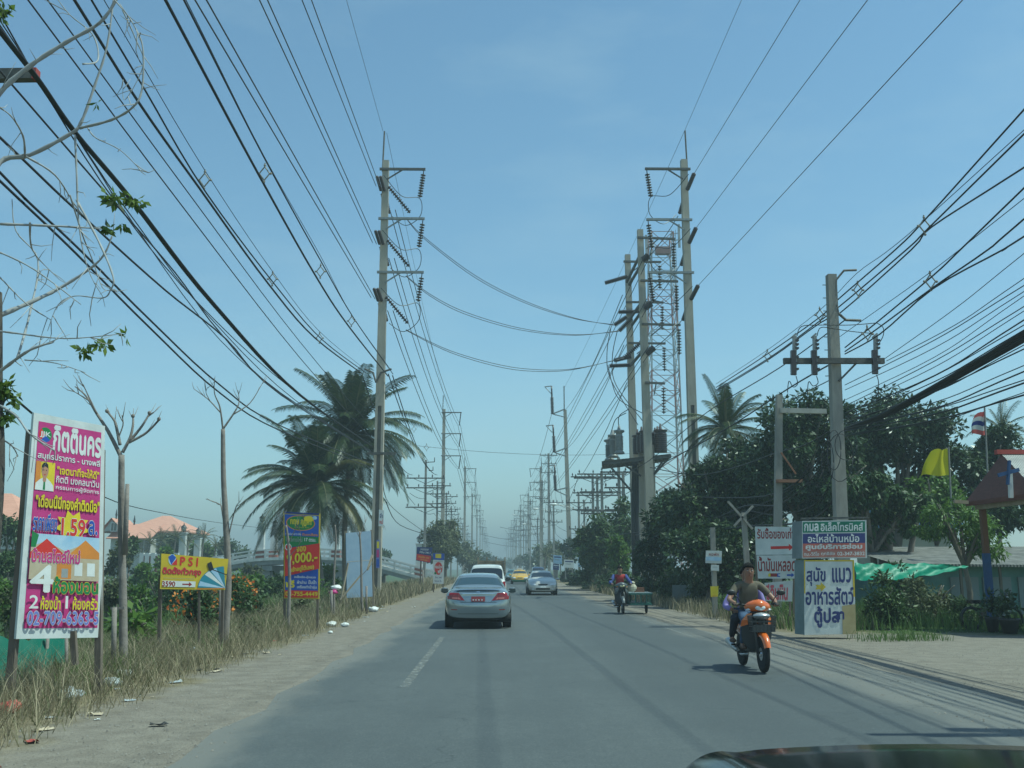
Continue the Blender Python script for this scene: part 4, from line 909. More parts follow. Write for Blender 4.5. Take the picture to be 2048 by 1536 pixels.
# ---- west side trees
tree('acacia_tree', 'loose grey-green acacia tree by the small roadside signs', (at(885, 1137, 108).x, 112), [pell(882, 1090, 40, 54, 110, 2.6), pell(905, 1065, 26, 34, 112, 2), pell(868, 1062, 20, 30, 110, 1.6)], OLIVE, .36, .075, 190, None, 14, tr=.18, droop=.8, cl=.30)
tree('acacia_tree', 'yellowing tree far down the west verge before the white pickup', (at(948, 1137, 170).x, 172), [pell(945, 1118, 24, 22, 172, 3), pell(925, 1105, 18, 26, 168, 2.4)], OLIVE, .6, .12, 90, None, 15, tr=.2)
gF = 'trees lining the hazy end of the road'
for i, (px, py, rx, ry, Y) in enumerate(((965, 1118, 16, 16, 260), (985, 1124, 14, 12, 360), (1003, 1126, 14, 10, 480), (1022, 1126, 12, 9, 520), (1040, 1122, 13, 13, 330), (1062, 1116, 16, 18, 260), (1085, 1112, 20, 24, 210), (1112, 1105, 22, 30, 170), (1140, 1100, 20, 34, 130), (1000, 1128, 12, 7, 700), (1016, 1128, 12, 7, 760), (930, 1112, 20, 24, 210))):
    tree('roadside_tree', 'hazy roadside tree near the far end of the road', (at(px, 1137, Y).x, Y), [pell(px, py, rx, ry, Y, rx * Y / FP)], (BROAD, OLIVE, MANGO)[i % 3], .6 * (Y / 200), .16 * (Y / 200), 60 * (200 / Y) ** 1.5, gF, 70 + i, tr=.2, k=14, limbs=3)
tree('round_tree', 'round dark tree at the left end of the footbridge', (at(460, 1137, 150).x, 150), [pell(458, 1096, 28, 22, 150, 2.2), pell(486, 1103, 18, 14, 150, 1.8)], BROAD, .4, .12, 170, None, 16, tr=.14)
tree('round_tree', 'small bushy tree seen under the far end of the bridge railing', (at(770, 1137, 160).x, 160), [pell(772, 1110, 14, 12, 160, 1.4)], BROAD, .4, .12, 170, None, 17, tr=.12)
gH = 'shrubs around the western houses'
for i, (px, py, rx, ry, Y) in enumerate(((20, 1060, 30, 40, 62), (55, 1085, 22, 40, 66), (235, 1120, 24, 34, 70), (258, 1095, 20, 30, 84), (285, 1150, 20, 18, 78), (330, 1120, 20, 22, 90), (18, 1130, 36, 30, 48), (345, 1090, 34, 20, 128), (400, 1098, 30, 18, 132))):
    tree('garden_shrub', 'leafy garden shrub beside the houses beyond the ditch', (at(px, 1137, Y).x, Y), [pell(px, py, rx, ry, Y, rx * Y / FP)], (BROAD, MANGO, BRIGHT)[i % 3] if i != 2 else OLIVE, .26 * (Y / 60), .075 * (Y / 60), 330 * (60 / Y), gH, 100 + i, tr=.07, cat='shrub', limbs=4)
gB = 'bushes on the ditch bank of the west verge'
shr = [(400, 1215, 62, 44, 25, 'flowering bush dotted with orange blooms beneath the yellow satellite sign', 1), (470, 1205, 46, 52, 30, 'flowering bush dotted with orange blooms beside the second bare tree', 1), (520, 1250, 34, 34, 30, 'grey-green bush between the second bare tree and the price banner', 0), (600, 1235, 34, 36, 33, 'thin bush under the tall price banner', 0),
       (665, 1195, 30, 40, 42, 'leafy bush behind the grey board back', 0), (265, 1245, 34, 46, 21, 'tall broad-leaved weed clump beside the first bare tree', 2), (160, 1230, 40, 50, 26, 'green weed clump behind the pink banner', 2), (50, 1225, 52, 46, 22, 'wild bush against the frame edge beyond the green net', 0), (830, 1172, 26, 20, 80, 'low bush beneath the falling end of the bridge railing', 0), (780, 1180, 30, 18, 62, 'low bush past the foot of the palm-side pole', 0), (310, 1215, 40, 34, 32, 'dark bush on the ditch bank beyond the first bare tree', 0), (570, 1190, 40, 40, 50, 'bush half under the bridge deck', 0), (740, 1175, 26, 24, 58, 'bush behind the foot of the palm-side pole', 0), (495, 1262, 24, 22, 24, 'small scrubby tuft bush in the grass past the slender forked tree', 0), (345, 1290, 26, 18, 20.5, 'low scrub in the dry grass under the satellite sign', 2), (700, 1205, 22, 16, 40, 'low scrub at the foot of the grey board', 0), (640, 1225, 22, 18, 33, 'green tuft bush beside the price banner post', 2), (110, 1330, 40, 22, 15.6, 'low weedy bush beside the green net', 0)]
for i, (px, py, rx, ry, Y, lab, fl) in enumerate(shr):
    t = tree('bush', lab, (at(px, 1137, Y).x, Y), [pell(px, py, rx, ry, Y, rx * Y / FP * .9), pell(px + rx * .3, py + ry * .35, rx * .8, ry * .7, Y - .4, rx * Y / FP * .7)], (OLIVE, BROAD, BRIGHT)[fl] if i not in (4, 10, 11) else BROAD, (.13, .12, .34)[fl] if i < 13 else .10, (.03, .035, .05)[fl] if i < 13 else .02, (620, 700, 240)[fl] if i < 13 else 900, gB, 130 + i, tr=.03, cat='bush', droop=.2 if fl < 2 else .6, limbs=6)
    if fl == 1:
        e = pell(px, py, rx, ry, Y, rx * Y / FP * .9); V, Fc = leaf_cloud([(e[0], e[1], 190)], .075, .05, .1, 5 + i, 1.2, .85); mesh_obj('blossom', V - np.array(t.location), Fc, ORNG, t)
gD = 'rank green bushes filling the ditch'
for i, (px, py, rx, ry, Y) in enumerate(((478, 1172, 44, 40, 46), (548, 1172, 34, 40, 56), (618, 1172, 40, 36, 58), (215, 1172, 34, 34, 40), (110, 1160, 44, 44, 38), (330, 1180, 40, 30, 44), (275, 1190, 34, 26, 36), (420, 1165, 40, 34, 52), (650, 1160, 26, 30, 66), (520, 1205, 40, 34, 40), (20, 1190, 50, 40, 32), (500, 1140, 22, 16, 90), (300, 1150, 40, 22, 64), (410, 1140, 40, 18, 84), (725, 1160, 24, 22, 70))):
    tree('bush', 'rank green bush rooted in the ditch between the verge and the bridge', (at(px, 1137, Y).x, Y), [pell(px, py, rx, ry, Y, rx * Y / FP * .9), pell(px + 6, py + ry * .5, rx * .9, ry * .7, Y - .3, rx * Y / FP * .8)], (BRIGHT, BROAD, BRIGHT, OLIVE)[i % 4], .17 * (Y / 40), .05 * (Y / 40), 480 * (40 / Y), gD, 230 + i, tr=.03, cat='bush', limbs=5)
gR = 'wild bushes bordering the sandy lot'
for i, (px, py, rx, ry, Y, mt, lab) in enumerate(((1770, 1195, 62, 56, 27.5, 0, 'tall wild bush right beside the painted pet food board'), (1860, 1205, 70, 48, 29, 1, 'wide wild bush below the green tarpaulin'), (1925, 1225, 46, 28, 28.5, 0, 'low straggling bush before the teal wall'), (1810, 1170, 50, 44, 31, 0, 'wild bush climbing to the green tarpaulin'),
                                              (1560, 1232, 40, 22, 31, 2, 'low green weed bush behind the two motorcycle riders'), (1450, 1215, 34, 22, 37, 2, 'low green weed bush at the foot of the small blue sign'), (1600, 1215, 30, 34, 30, 2, 'green weed bush between the arrow boards and the sign box'))):
    tree('bush', lab, (at(px, 1137, Y).x, Y), [pell(px, py, rx, ry, Y, rx * Y / FP * .7), pell(px + rx * .25, py + ry * .4, rx * .9, ry * .6, Y - .4, rx * Y / FP * .6)], (BROAD, OLIVE, BRIGHT)[mt], .15, .028, 640, gR, 170 + i, tr=.03, cat='bush', droop=.1, limbs=7)
gV = 'bushes crowding the east verge'
for i, (px, py, rx, ry, Y) in enumerate(((1195, 1170, 40, 26, 80), (1235, 1165, 36, 36, 68), (1285, 1180, 30, 34, 58), (1345, 1170, 44, 42, 48), (1160, 1165, 24, 22, 96), (1400, 1185, 40, 28, 43), (1140, 1160, 16, 22, 120), (1500, 1190, 50, 30, 40))):
    tree('bush', 'dark leafy bush crowding the edge of the east verge', (at(px, 1137, Y).x, Y), [pell(px, py, rx, ry, Y, rx * Y / FP * .7)], (MANGO, BROAD)[i % 2], .2 * (Y / 50), .06 * (Y / 50), 420 * (50 / Y), gV, 190 + i, tr=.03, cat='bush', limbs=5)

# ---- bare young trees on the west verge
def bare(name, label, chains, group=None, mat=None):
    b = MB(); 
    for (P, Y, r0, r1) in chains:
        Q = spline([at(x, y, Y + (0 if len(q) == 0 else q[0])) for x, y, *q in P], 4); b.tube(Q, [r0 + (r1 - r0) * i / (len(Q) - 1) for i in range(len(Q))], 7)
    base = min(b.v, key=lambda v: v.z)
    t = thing(name, label, 'tree', (base.x, base.y, base.z), 0, group); tk = MB(); tk.v = b.v; tk.f = b.f; tk.m = b.m
    return t, b
def bare_tree(label, trunk, branches, Y, group):
    tb = MB(); Q = spline([at(x, y, Y) for x, y in trunk[0]], 5); tb.tube(Q, [trunk[1] + (trunk[2] - trunk[1]) * i / (len(Q) - 1) for i in range(len(Q))], 8)
    t = thing('bare_tree', label, 'tree', Q[0], 0, group); tb.build('trunk', BARKB, t, True); g = random.Random(len(label)); b = MB()
    for P, r0, r1 in branches:
        dy = g.uniform(-.5, .5); Q = spline([at(x, y, Y + dy * i / len(P)) for i, (x, y) in enumerate(P)], 5); b.tube(Q, [r0 + (r1 - r0) * i / (len(Q) - 1) for i in range(len(Q))], 6)
        e, d = Q[-1], (Q[-1] - Q[-4]).normalized()
        for _ in range(3):
            k = g.randrange(len(Q) // 2, len(Q)); v = (d + Vector((g.uniform(-.7, .7), g.uniform(-.7, .7), g.uniform(-.2, .6)))).normalized(); b.tube([Q[k], Q[k] + v * .12, Q[k] + v * .24 + Vector((0, 0, .04))], [.008, .006, .003], 4)
    b.build('branch', BARKB, t, True); return t, Y
gT = 'bare young trees planted along the west verge'
t1, _ = bare_tree('thick-stemmed bare young tree with candelabra branches beside the pink banner', ([(247, 1345), (246, 1200), (243, 1050), (243, 910)], .075, .05), [([(243, 915), (216, 862), (192, 825), (172, 792), (150, 773)], .035, .008), ([(194, 828), (176, 790), (166, 768)], .016, .006), ([(176, 800), (160, 790), (148, 783)], .012, .005), ([(240, 890), (233, 855), (228, 840), (214, 823)], .028, .016), ([(245, 905), (260, 876), (266, 850), (266, 833)], .028, .014), ([(260, 882), (284, 852), (299, 827)], .028, .014), ([(258, 885), (292, 866), (318, 840)], .024, .016), ([(235, 880), (246, 850), (244, 830)], .012, .008)], 16.4, gT)
b = MB(); b.tube([at(250, 1110, 16.3), at(255, 968, 16.3)], [.045, .032], 7); b.build('side_stem', BARKB, t1, True)
for px, py in ((266, 832), (318, 838), (299, 826), (214, 822)):
    b = MB(); b.ball(at(px, py, 16.4), (.032, .032, .036), 7, 5); b.build('knot', BARKB, t1, True)
bare_tree('slender bare young tree with high forked twigs beside the yellow satellite sign', ([(448, 1292), (456, 1170), (452, 1050), (447, 955), (446, 858)], .085, .045), [([(446, 860), (440, 815), (430, 790), (428, 774)], .022, .007), ([(441, 825), (420, 802), (405, 790), (388, 778)], .016, .006), ([(446, 858), (468, 826), (478, 805), (476, 780)], .024, .006), ([(468, 828), (500, 806), (524, 768)], .018, .006), ([(452, 1080), (444, 1020), (438, 1008), (412, 998)], .022, .006), ([(453, 1090), (470, 1020), (478, 1005)], .018, .006), ([(420, 802), (412, 785), (415, 775)], .010, .005)], 21.2, gT)
bare_tree('thin bare sapling standing before the tall price banner', ([(576, 1258), (579, 1170), (577, 1090), (572, 1050)], .05, .026), [([(576, 1090), (590, 1060), (606, 1038)], .016, .005), ([(573, 1060), (566, 1046), (562, 1035)], .012, .005), ([(577, 1115), (600, 1085), (598, 1050)], .012, .004)], 26.3, gT)
bare_tree('thin bare sapling standing before the grey board back', ([(724, 1222), (723, 1170), (722, 1110), (719, 1062)], .05, .03), [([(724, 1150), (742, 1130), (745, 1120)], .014, .005), ([(719, 1075), (708, 1052), (704, 1040)], .013, .005), ([(720, 1072), (728, 1050), (732, 1040)], .013, .005)], 36, gT)
bare_tree('thin bare sapling with pink rags tied at its foot between the banner and the board', ([(668, 1235), (668, 1150), (672, 1085), (670, 1050)], .045, .022), [([(671, 1085), (660, 1062), (652, 1055)], .012, .004), ([(671, 1070), (680, 1050), (684, 1044)], .012, .004)], 33, gT)
# stakes
gK = 'support stakes of the young trees'
for i, (x0, y0, x1, y1, Y, r, lab) in enumerate(((227, 1335, 229, 1215, 16.2, .04, 'pale stake tied to the candelabra tree'), (441, 1290, 443, 1175, 21, .045, 'pale stake beside the slender forked tree'), (664, 1240, 663, 1180, 32.6, .04, 'stake at the foot of the sapling with pink rags'), (733, 1222, 733, 1172, 35.5, .04, 'short stake beside the sapling before the grey board'), (845, 1175, 846, 1140, 75, .06, 'pale stub post under the small blue and red sign'))):
    solo(MB().tube([at(x0, y0 + 6, Y), at(x1, y1, Y)], r, 7), 'wooden_stake', BARKB, lab, 'stake', gK, True)
b = MB(); b.beam(at(222, 1217, 16.3), at(250, 1216, 16.3), .05, .04); solo(b, 'tie_bar', BARKB, 'short wooden bar tying the candelabra tree to its stake', 'bar')
# large branchy tree beside the camera lane, trunk just outside the frame
YT = 9.0
tt = thing('bare_tree', 'large half-bare tree whose thin curving branches arch in across the sky', 'tree', (at(-40, 1137, YT).x, YT, -.1), 0)
b = MB(); x0 = tt.location.x; b.tube(spline([(x0, YT, -.4), at(-30, 1000, YT), at(-26, 800, YT), at(-22, 585, YT)], 5), [.17 - .004 * i for i in range(16)], 10); b.build('trunk', pm('dark_bark', (0.05, 0.04, 0.035), (0.09, 0.075, 0.06), 5, .95, bump=.5), tt, True)
BR = [([(-22, 600), (-60, 420), (-40, 250), (0, 185), (60, 132), (130, 86), (200, 45), (238, -10)], .045, .016), ([(-22, 640), (-40, 420), (0, 325), (60, 310), (140, 268), (162, 245), (188, 175), (214, 92), (228, -10)], .045, .010), ([(160, 256), (222, 240), (266, 214), (284, 178), (286, 100), (272, 58), (240, 8)], .018, .005),
      ([(50, 312), (46, 272), (22, 232), (-6, 213)], .014, .007), ([(50, 312), (110, 350), (150, 410), (178, 442)], .014, .004), ([(150, 270), (153, 340), (158, 450), (172, 525), (188, 565)], .014, .004), ([(176, 257), (192, 276), (240, 300), (282, 341)], .010, .003), ([(166, 128), (196, 120), (186, 70), (140, 30), (112, -6)], .012, .006),
      ([(-22, 640), (60, 605), (130, 570), (200, 520), (226, 468)], .034, .008), ([(-22, 500), (0, 505), (70, 540), (162, 609)], .014, .004), ([(-20, 540), (0, 555), (50, 605), (102, 640)], .012, .004), ([(140, 390), (165, 470), (185, 520), (205, 575), (222, 580)], .012, .004), ([(153, 400), (196, 480), (226, 552), (221, 580), (205, 596), (150, 592), (116, 610), (95, 662)], .014, .003),
      ([(-22, 760), (10, 735), (60, 700), (107, 684)], .026, .010), ([(35, 716), (60, 625), (76, 520), (32, 462), (24, 398)], .016, .005), ([(-22, 660), (20, 665), (130, 677), (242, 668)], .016, .004), ([(50, 720), (110, 726), (170, 745)], .009, .003), ([(60, 445), (65, 500), (104, 545)], .014, .004), ([(0, 448), (110, 452), (210, 458)], .018, .008),
      ([(-20, 800), (30, 830), (60, 868), (110, 902)], .016, .006), ([(245, 20), (272, 80), (287, 130), (250, 200), (246, 160)], .009, .003), ([(-20, 870), (20, 888), (36, 912)], .014, .006), ([(225, -5), (262, 40), (280, 80)], .009, .004)]
b = MB()
for i, (P, r0, r1) in enumerate(BR):
    Y = YT + .8 * math.sin(i * 1.9); n = len(P); Q = spline([at(x, y, YT + (Y - YT) * min(1, k / 2)) for k, (x, y) in enumerate(P)], 5); b.tube(Q, [.78 * (r0 + (r1 - r0) * k / (len(Q) - 1)) * (1 + .16 * math.sin(k * 2.3 + i)) for k in range(len(Q))], 6)
    gq = random.Random(i)
    for _ in range(6):
        k = gq.randrange(len(Q) // 3, len(Q)); d = (Q[min(k + 1, len(Q) - 1)] - Q[max(k - 1, 0)]).normalized(); v = (d * .7 + Vector((gq.uniform(-1, 1), gq.uniform(-1, 1), gq.uniform(-1, .6)))).normalized(); l = gq.uniform(.08, .34)
        b.tube([Q[k], Q[k] + v * l * .5 + Vector((0, 0, -.01)), Q[k] + v * l * .9 + Vector((gq.uniform(-.05, .05), 0, gq.uniform(-.06, .03)))], [.005, .0038, .002], 4)
b.build('branch', pm('pale_branch_bark', (0.27, 0.265, 0.26), (0.36, 0.355, 0.35), 5, .95), tt, True)
cl = []
for px, py, rx, ry, n in ((232, 397, 26, 10, 46), (268, 400, 22, 8, 28), (215, 455, 16, 7, 16), (246, 450, 7, 8, 10), (172, 700, 16, 12, 26), (197, 690, 10, 12, 16), (251, 672, 6, 8, 8), (214, 688, 5, 8, 6), (10, 775, 18, 24, 60), (2, 835, 22, 16, 50), (30, 800, 10, 14, 16), (8, 20, 16, 24, 40), (195, 205, 5, 5, 4)):
    e = pell(px, py, rx, ry, YT, rx * YT / FP); cl.append((e[0], e[1], n))
V, Fc = leaf_cloud(cl, .085, .022, .3, 77, .5, .2); mesh_obj('crown', V - np.array(tt.location), Fc, leafmat('young_leaves', [(0.05, 0.09, 0.015), (0.11, 0.17, 0.025), (0.16, 0.22, 0.03), (0.03, 0.05, 0.02)], .5, .4), tt)

# ---- grasses (what nobody could count)
gg = np.random.default_rng(5); GZ = np.vectorize(gz)
def strew(n, x0, x1, y0, y1, ymul=1.0, fx=None):
    y = y0 + (y1 - y0) * gg.random(n) ** ymul; x = x0 + (x1 - x0) * gg.random(n)
    return np.stack([x, y, GZ(x, y) - .02], 1)
def pebbles(name, P, label, mat, seed):
    g = np.random.default_rng(seed); n = len(P); s = (.005 + .013 * g.random(n) ** 3)[:, None]; o = np.array([[1, 0, 0], [-.5, .85, 0], [-.5, -.85, 0], [0, 0, .8]])
    a = g.random(n) * 6.28; c, si = np.cos(a), np.sin(a); V = np.stack([P + s * np.stack([o[k, 0] * c - o[k, 1] * si, o[k, 0] * si + o[k, 1] * c, np.full(n, o[k, 2])], 1) * (.7 + .6 * g.random((n, 1))) for k in range(4)], 1).reshape(-1, 3)
    k = np.arange(n)[:, None] * 4; return tag(mesh_obj(name, V, np.concatenate([k + np.array([[0, 1, 3]]), k + np.array([[1, 2, 3]]), k + np.array([[2, 0, 3]])]), mat), label, None, None, 'stuff')
GRV = leafmat('gravel_grey', [(.10, .09, .08), (.20, .185, .165), (.24, .22, .195), (.15, .135, .115)], .9, 0)
P = strew(5000, -4.9, -2.5, 6.5, 40, 1.5); P[:, 2] = .008; pebbles('gravel', P, 'loose gravel and crumbs on the west shoulder', GRV, 1)
P = strew(14000, 4.9, 13.5, 7, 27, 1.3); P[:, 2] = .008; pebbles('gravel', P, 'loose gravel and crumbs on the sandy east lot', GRV, 2)
def grass(name, P, h, w_, lean, mat, seed, label):
    wv = w_ * np.maximum(1, P[:, 1] / 22); V, Fc = blades(P, h, wv, lean, seed); return tag(mesh_obj(name, V, Fc, mat), label, None, None, 'stuff')
P = strew(26000, -8.6, -4.35, 7, 34, 1.25); dens = np.clip((-P[:, 0] - 4.3) / 1.4, .08, 1) * (0.45 + .55 * np.sin(P[:, 0] * 2.2 + P[:, 1] * 1.3) ** 2); P = P[gg.random(len(P)) < dens]
grass('dry_grass', P, .42, .005, .8, DRYM, 1, 'straw coloured dry grass along the west verge')
P = strew(52000, -8.6, -4.25, 7, 36, 1.3); n_ = .5 + .5 * np.sin(P[:, 0] * 3.1 + 1.7 * np.sin(P[:, 1] * .9)) * np.sin(P[:, 1] * 1.7 + 2 * np.sin(P[:, 0])); dens = np.clip((-P[:, 0] - 4.2) / 1.2, .10, 1) * (.35 + .65 * n_); P = P[gg.random(len(P)) < dens]
grass('dry_grass', P, .22, .005, 1.1, DRYM, 21, 'low tangled dry grass along the west verge')
P = strew(46000, -8.8, -4.9, 7, 44, 1.3); n_ = .5 + .5 * np.sin(P[:, 0] * 2.1 + 4 + np.sin(P[:, 1])) * np.sin(P[:, 1] * 1.1 + P[:, 0]); P = P[gg.random(len(P)) < n_ ** 2 * np.clip((-P[:, 0] - 4.7) / 1.5, .1, 1)]
grass('weeds', P, .30, .006, .9, GRNM, 22, 'low green weeds mixed into the dry grass of the west verge')
P = strew(9000, -9.5, -4.6, 34, 120, 1.2); grass('dry_grass', P, .6, .008, .5, DRYM, 2, 'straw coloured dry grass farther along the west verge')
P = strew(30000, -13, -7.6, 8, 50, 1.2); grass('weeds', P, .6, .009, .6, GRNM, 3, 'green weeds filling the near bank of the ditch')
P = strew(26000, -34, -12, 20, 125, 1.1); grass('weeds', P, .7, .02, .5, GRNM, 4, 'green water weeds on the floor of the ditch')
P = strew(16000, -70, -33, 30, 140, 1.0); grass('grass', P, .35, .03, .4, GRNM, 6, 'mown green grass beyond the ditch')
P = strew(7000, 6.9, 10.5, 27, 75, 1.3); grass('dry_grass', P, .4, .008, .5, DRYM, 7, 'dry grass fringing the east verge')
P = strew(5000, 7.6, 15, 26.4, 36, 1.0); grass('weeds', P, .5, .009, .5, GRNM, 8, 'green weeds behind the sign box')
P = strew(900, 8.0, 10.2, 22.6, 23.7, 1.0); d = (1 - np.abs(P[:, 0] - 9.2) / 1.3); P = P[gg.random(len(P)) < d]; grass('grass', P, .2, .007, .6, GRNM, 9, 'green grass tufts in front of the painted pet food board')
PK = pm('magenta_vinyl', (0.40, 0.024, 0.165), (0.47, 0.034, 0.20), 3, .55); WHT = pm('white_print', (0.60, 0.60, 0.585), (0.72, 0.72, 0.70), 3, .5); YEL = pm('yellow_print', (0.70, 0.55, 0.02), rough=.5); YLD = pm('deep_yellow_board', (0.50, 0.36, 0.018), (0.60, 0.44, 0.025), 3, .55)
NAVY = pm('navy_print', (0.02, 0.035, 0.16), rough=.5); BLUP = pm('blue_print', (0.025, 0.07, 0.36), (0.03, 0.09, 0.42), 3, .5); GRNP = pm('green_print', (0.03, 0.19, 0.05), rough=.5); REDR = pm('red_print', (0.50, 0.02, 0.018), (0.56, 0.03, 0.025), 3, .5); LIL = pm('lilac_print', (0.17, 0.19, 0.50), rough=.5)
ORA = pm('orange_print', (0.60, 0.22, 0.03), rough=.5); SKIN0 = pm('printed_skin', (0.42, 0.22, 0.14), rough=.5); BLK = pm('black_print', (0.012, 0.012, 0.014), rough=.5); SKYP = pm('pale_blue_print', (0.25, 0.42, 0.62), (0.5, 0.6, 0.7), 2, .5); TAN = pm('tan_print', (0.42, 0.33, 0.22), (0.5, 0.42, 0.3), 4, .5); TEALP = pm('teal_print', (0.05, 0.22, 0.30), rough=.5); GREYP = pm('grey_print', (0.30, 0.31, 0.31), rough=.5)
DKRED = pm('brushed_dark_red', (0.22, 0.022, 0.022), (0.28, 0.04, 0.035), 30, .7); BRPINK = pm('brushed_pink_red', (0.55, 0.07, 0.10), (0.6, 0.14, 0.16), 30, .7); BRNAVY = pm('brushed_navy', (0.018, 0.025, 0.12), (0.03, 0.04, 0.17), 30, .6)
FRW = pm('white_frame', (0.50, 0.52, 0.515), (0.64, 0.65, 0.64), 3, .6); WOOD = pm('weathered_post', (0.10, 0.078, 0.06), (0.18, 0.145, 0.115), 6, .9, bump=.4, stretch=(1, 1, .2)); WOODL = pm('pale_timber', (0.25, 0.20, 0.14), (0.34, 0.28, 0.20), 6, .9, stretch=(1, 1, .2))
def signthing(name, label, cr, th, mat, posts=(), postmat=None, cat='sign', frame=None, group=None, pr=.035):
    f, b = board(*cr, th); base = Vector((sum(c.x for c in f.c) / 4, sum(c.y for c in f.c) / 4, 0)); base.z = gz(base.x, base.y)
    t = thing(name, label, cat, base, 0, group); b.build('panel', mat, t)
    for (p, q, r) in posts: b = MB(); b.beam(p, q, r * 2, r * 2); b.build('post', postmat or WOOD, t)
    return f, t
# --- pink banner
cr = (at(68, 825, 12.7), at(210, 852, 13.5), at(203, 1275, 13.5), at(32, 1278, 12.7))
f, t = signthing('banner_sign', 'tall pink property banner in a white frame leaning on dark posts', cr, .05, FRW, [(at(20, 1378, 12.8), at(62, 860, 12.78), .045), (at(196, 1398, 13.62), at(203, 900, 13.62), .04), (at(150, 1330, 13.3), at(146, 1262, 13.3), .035)])
f.rect(.07, .035, .945, .955, PK)
f.ell(.17, .092, .085, .034, GRNP); f.ell(.17, .092, .085, .034, BLUP, a0=40, a1=130); f.ell(.17, .092, .085, .034, REDR, a0=130, a1=230); f.text('JJK', .10, .078, .24, .106, WHT, .03)
f.text('กิตตินคร', .28, .045, .94, .155, WHT, .05)
f.text('สมุทรปราการ - บางพลี', .09, .172, .93, .210, WHT, .03)
f.rect(.075, .215, .32, .345, YEL); f.rect(.075, .215, .14, .345, ORA)
f.poly([(.08, .345), (.085, .315), (.13, .298), (.175, .288), (.22, .288), (.27, .303), (.31, .32), (.315, .345)], WHT); f.poly([(.17, .30), (.17, .276), (.215, .276), (.215, .30), (.192, .318)], SKIN0); f.ell(.193, .255, .045, .034, SKIN0)
f.poly([(.146, .255), (.148, .232), (.17, .220), (.20, .217), (.228, .226), (.24, .255), (.232, .243), (.192, .236), (.155, .243)], BLK); f.poly([(.183, .306), (.203, .306), (.208, .342), (.178, .342)], GRNP)
for u in (.175, .21): f.ell(u, .253, .007, .0025, BLK, 10)
f.poly([(.18, .272), (.206, .272), (.193, .277)], REDR)
f.text('"เจตนาที่จะให้ดี"', .35, .222, .92, .262, YEL, .04); f.text('กิตติ มงคลนาวิน', .34, .272, .92, .302, WHT, .02); f.text('กรรมการผู้จัดการ', .34, .312, .92, .338, WHT, .02)
f.text('"เดือนนี้มีทองคำติดมือ"', .10, .362, .93, .420, YEL, .05, out=BLK)
st = []
for i in range(18):
    r = 1.0 if i % 2 == 0 else .66; a = 2 * math.pi * i / 18 + .2; st.append((.58 + .23 * r * math.cos(a), .498 + .078 * r * math.sin(a)))
f.poly(st, YEL); f.text('ราคาเพียง', .085, .450, .38, .525, BLUP, .04, out=WHT); f.text('1.59', .44, .462, .74, .538, REDR, .03, out=WHT); f.text('ล.', .79, .465, .90, .525, BLUP, .04, out=WHT)
f.rect(.075, .540, .935, .742, SKYP); f.poly([(.075, .60), (.25, .57), (.5, .612), (.72, .575), (.935, .63), (.935, .742), (.075, .742)], TAN); f.poly([(.07, .625), (.26, .56), (.50, .63), (.50, .65), (.07, .65)], REDR); f.poly([(.5, .64), (.75, .555), (.935, .61), (.935, .64)], ORA); f.rect(.40, .655, .58, .735, ORA); f.rect(.62, .66, .72, .72, WHT); f.rect(.78, .66, .88, .72, WHT); f.rect(.46, .690, .54, .73, GREYP); f.poly([(.075, .53), (.16, .545), (.13, .60), (.075, .60)], GRNP)
f.text('บ้านสไตล์ใหม่', .095, .605, .68, .665, PK, .05, out=WHT); f.text('4', .10, .68, .36, .795, WHT, .03); f.rect(.075, .765, .935, .7655, PK)
f.text('ห้องนอน', .37, .728, .92, .800, GRNP, .05, out=YEL); f.text('2', .10, .812, .20, .868, WHT, .02); f.text('ห้องน้ำ', .23, .815, .46, .872, YEL, .03, out=GRNP); f.text('1', .52, .812, .55, .868, WHT, .0); f.text('ห้องครัว', .61, .815, .92, .872, YEL, .03, out=GRNP)
f.text('02-709-6363-5', .085, .882, .93, .940, LIL, .03, out=WHT); f.build(t)
# --- satellite dish sign
cr = (at(323, 1107, 19.4), at(457, 1118, 20.0), at(450, 1180, 20.0), at(320, 1178, 19.4))
f, t = signthing('hanging_sign', 'yellow satellite dish sign with a red arrow fixed to thin posts', cr, .03, YLD, [(at(318, 1308, 19.5), at(321, 1150, 19.5), .03), (at(398, 1290, 19.8), at(398, 1170, 19.8), .02), (at(443, 1296, 20.1), at(446, 1165, 20.1), .028)])
f.ell(.16, .15, .055, .16, SKYP); f.poly([(.10, .08), (.16, .0), (.215, .08), (.15, .30)], BLUP); f.poly([(.15, .30), (.23, .10), (.235, .30)], REDR); f.text('P S I', .28, .05, .54, .30, REDR, .04)
f.text('ติดตั้งทั่วกรุง', .03, .36, .60, .62, REDR, .03, out=PK); f.text('โทรสอบถามราคาวันนี้', .05, .66, .5, .70, GREYP, .0); f.rect(.03, .76, .53, .93, WHT); f.text('3590', .03, .78, .22, .92, DKRED, .05); f.poly([(.33, .83), (.43, .83), (.43, .78), (.48, .85), (.43, .92), (.43, .87), (.33, .87)], DKRED)
f.ell(1.0, .94, .43, .70, TEALP, 20, 180, 262)
for k in range(5): f.ell(1.0, .94, .42, .68, (SKYP, TEALP, WHT, SKYP, TEALP)[k], 6, 184 + 16 * k, 197 + 16 * k)
f.poly([(.68, .20), (.74, .12), (.79, .36), (.73, .44)], BLK); f.poly([(.76, .38), (.775, .36), (1.0, .50), (1.0, .53)], BLK); f.poly([(.55, .97), (.985, .93), (.985, .96), (.55, 1.0)], ORA); f.build(t)
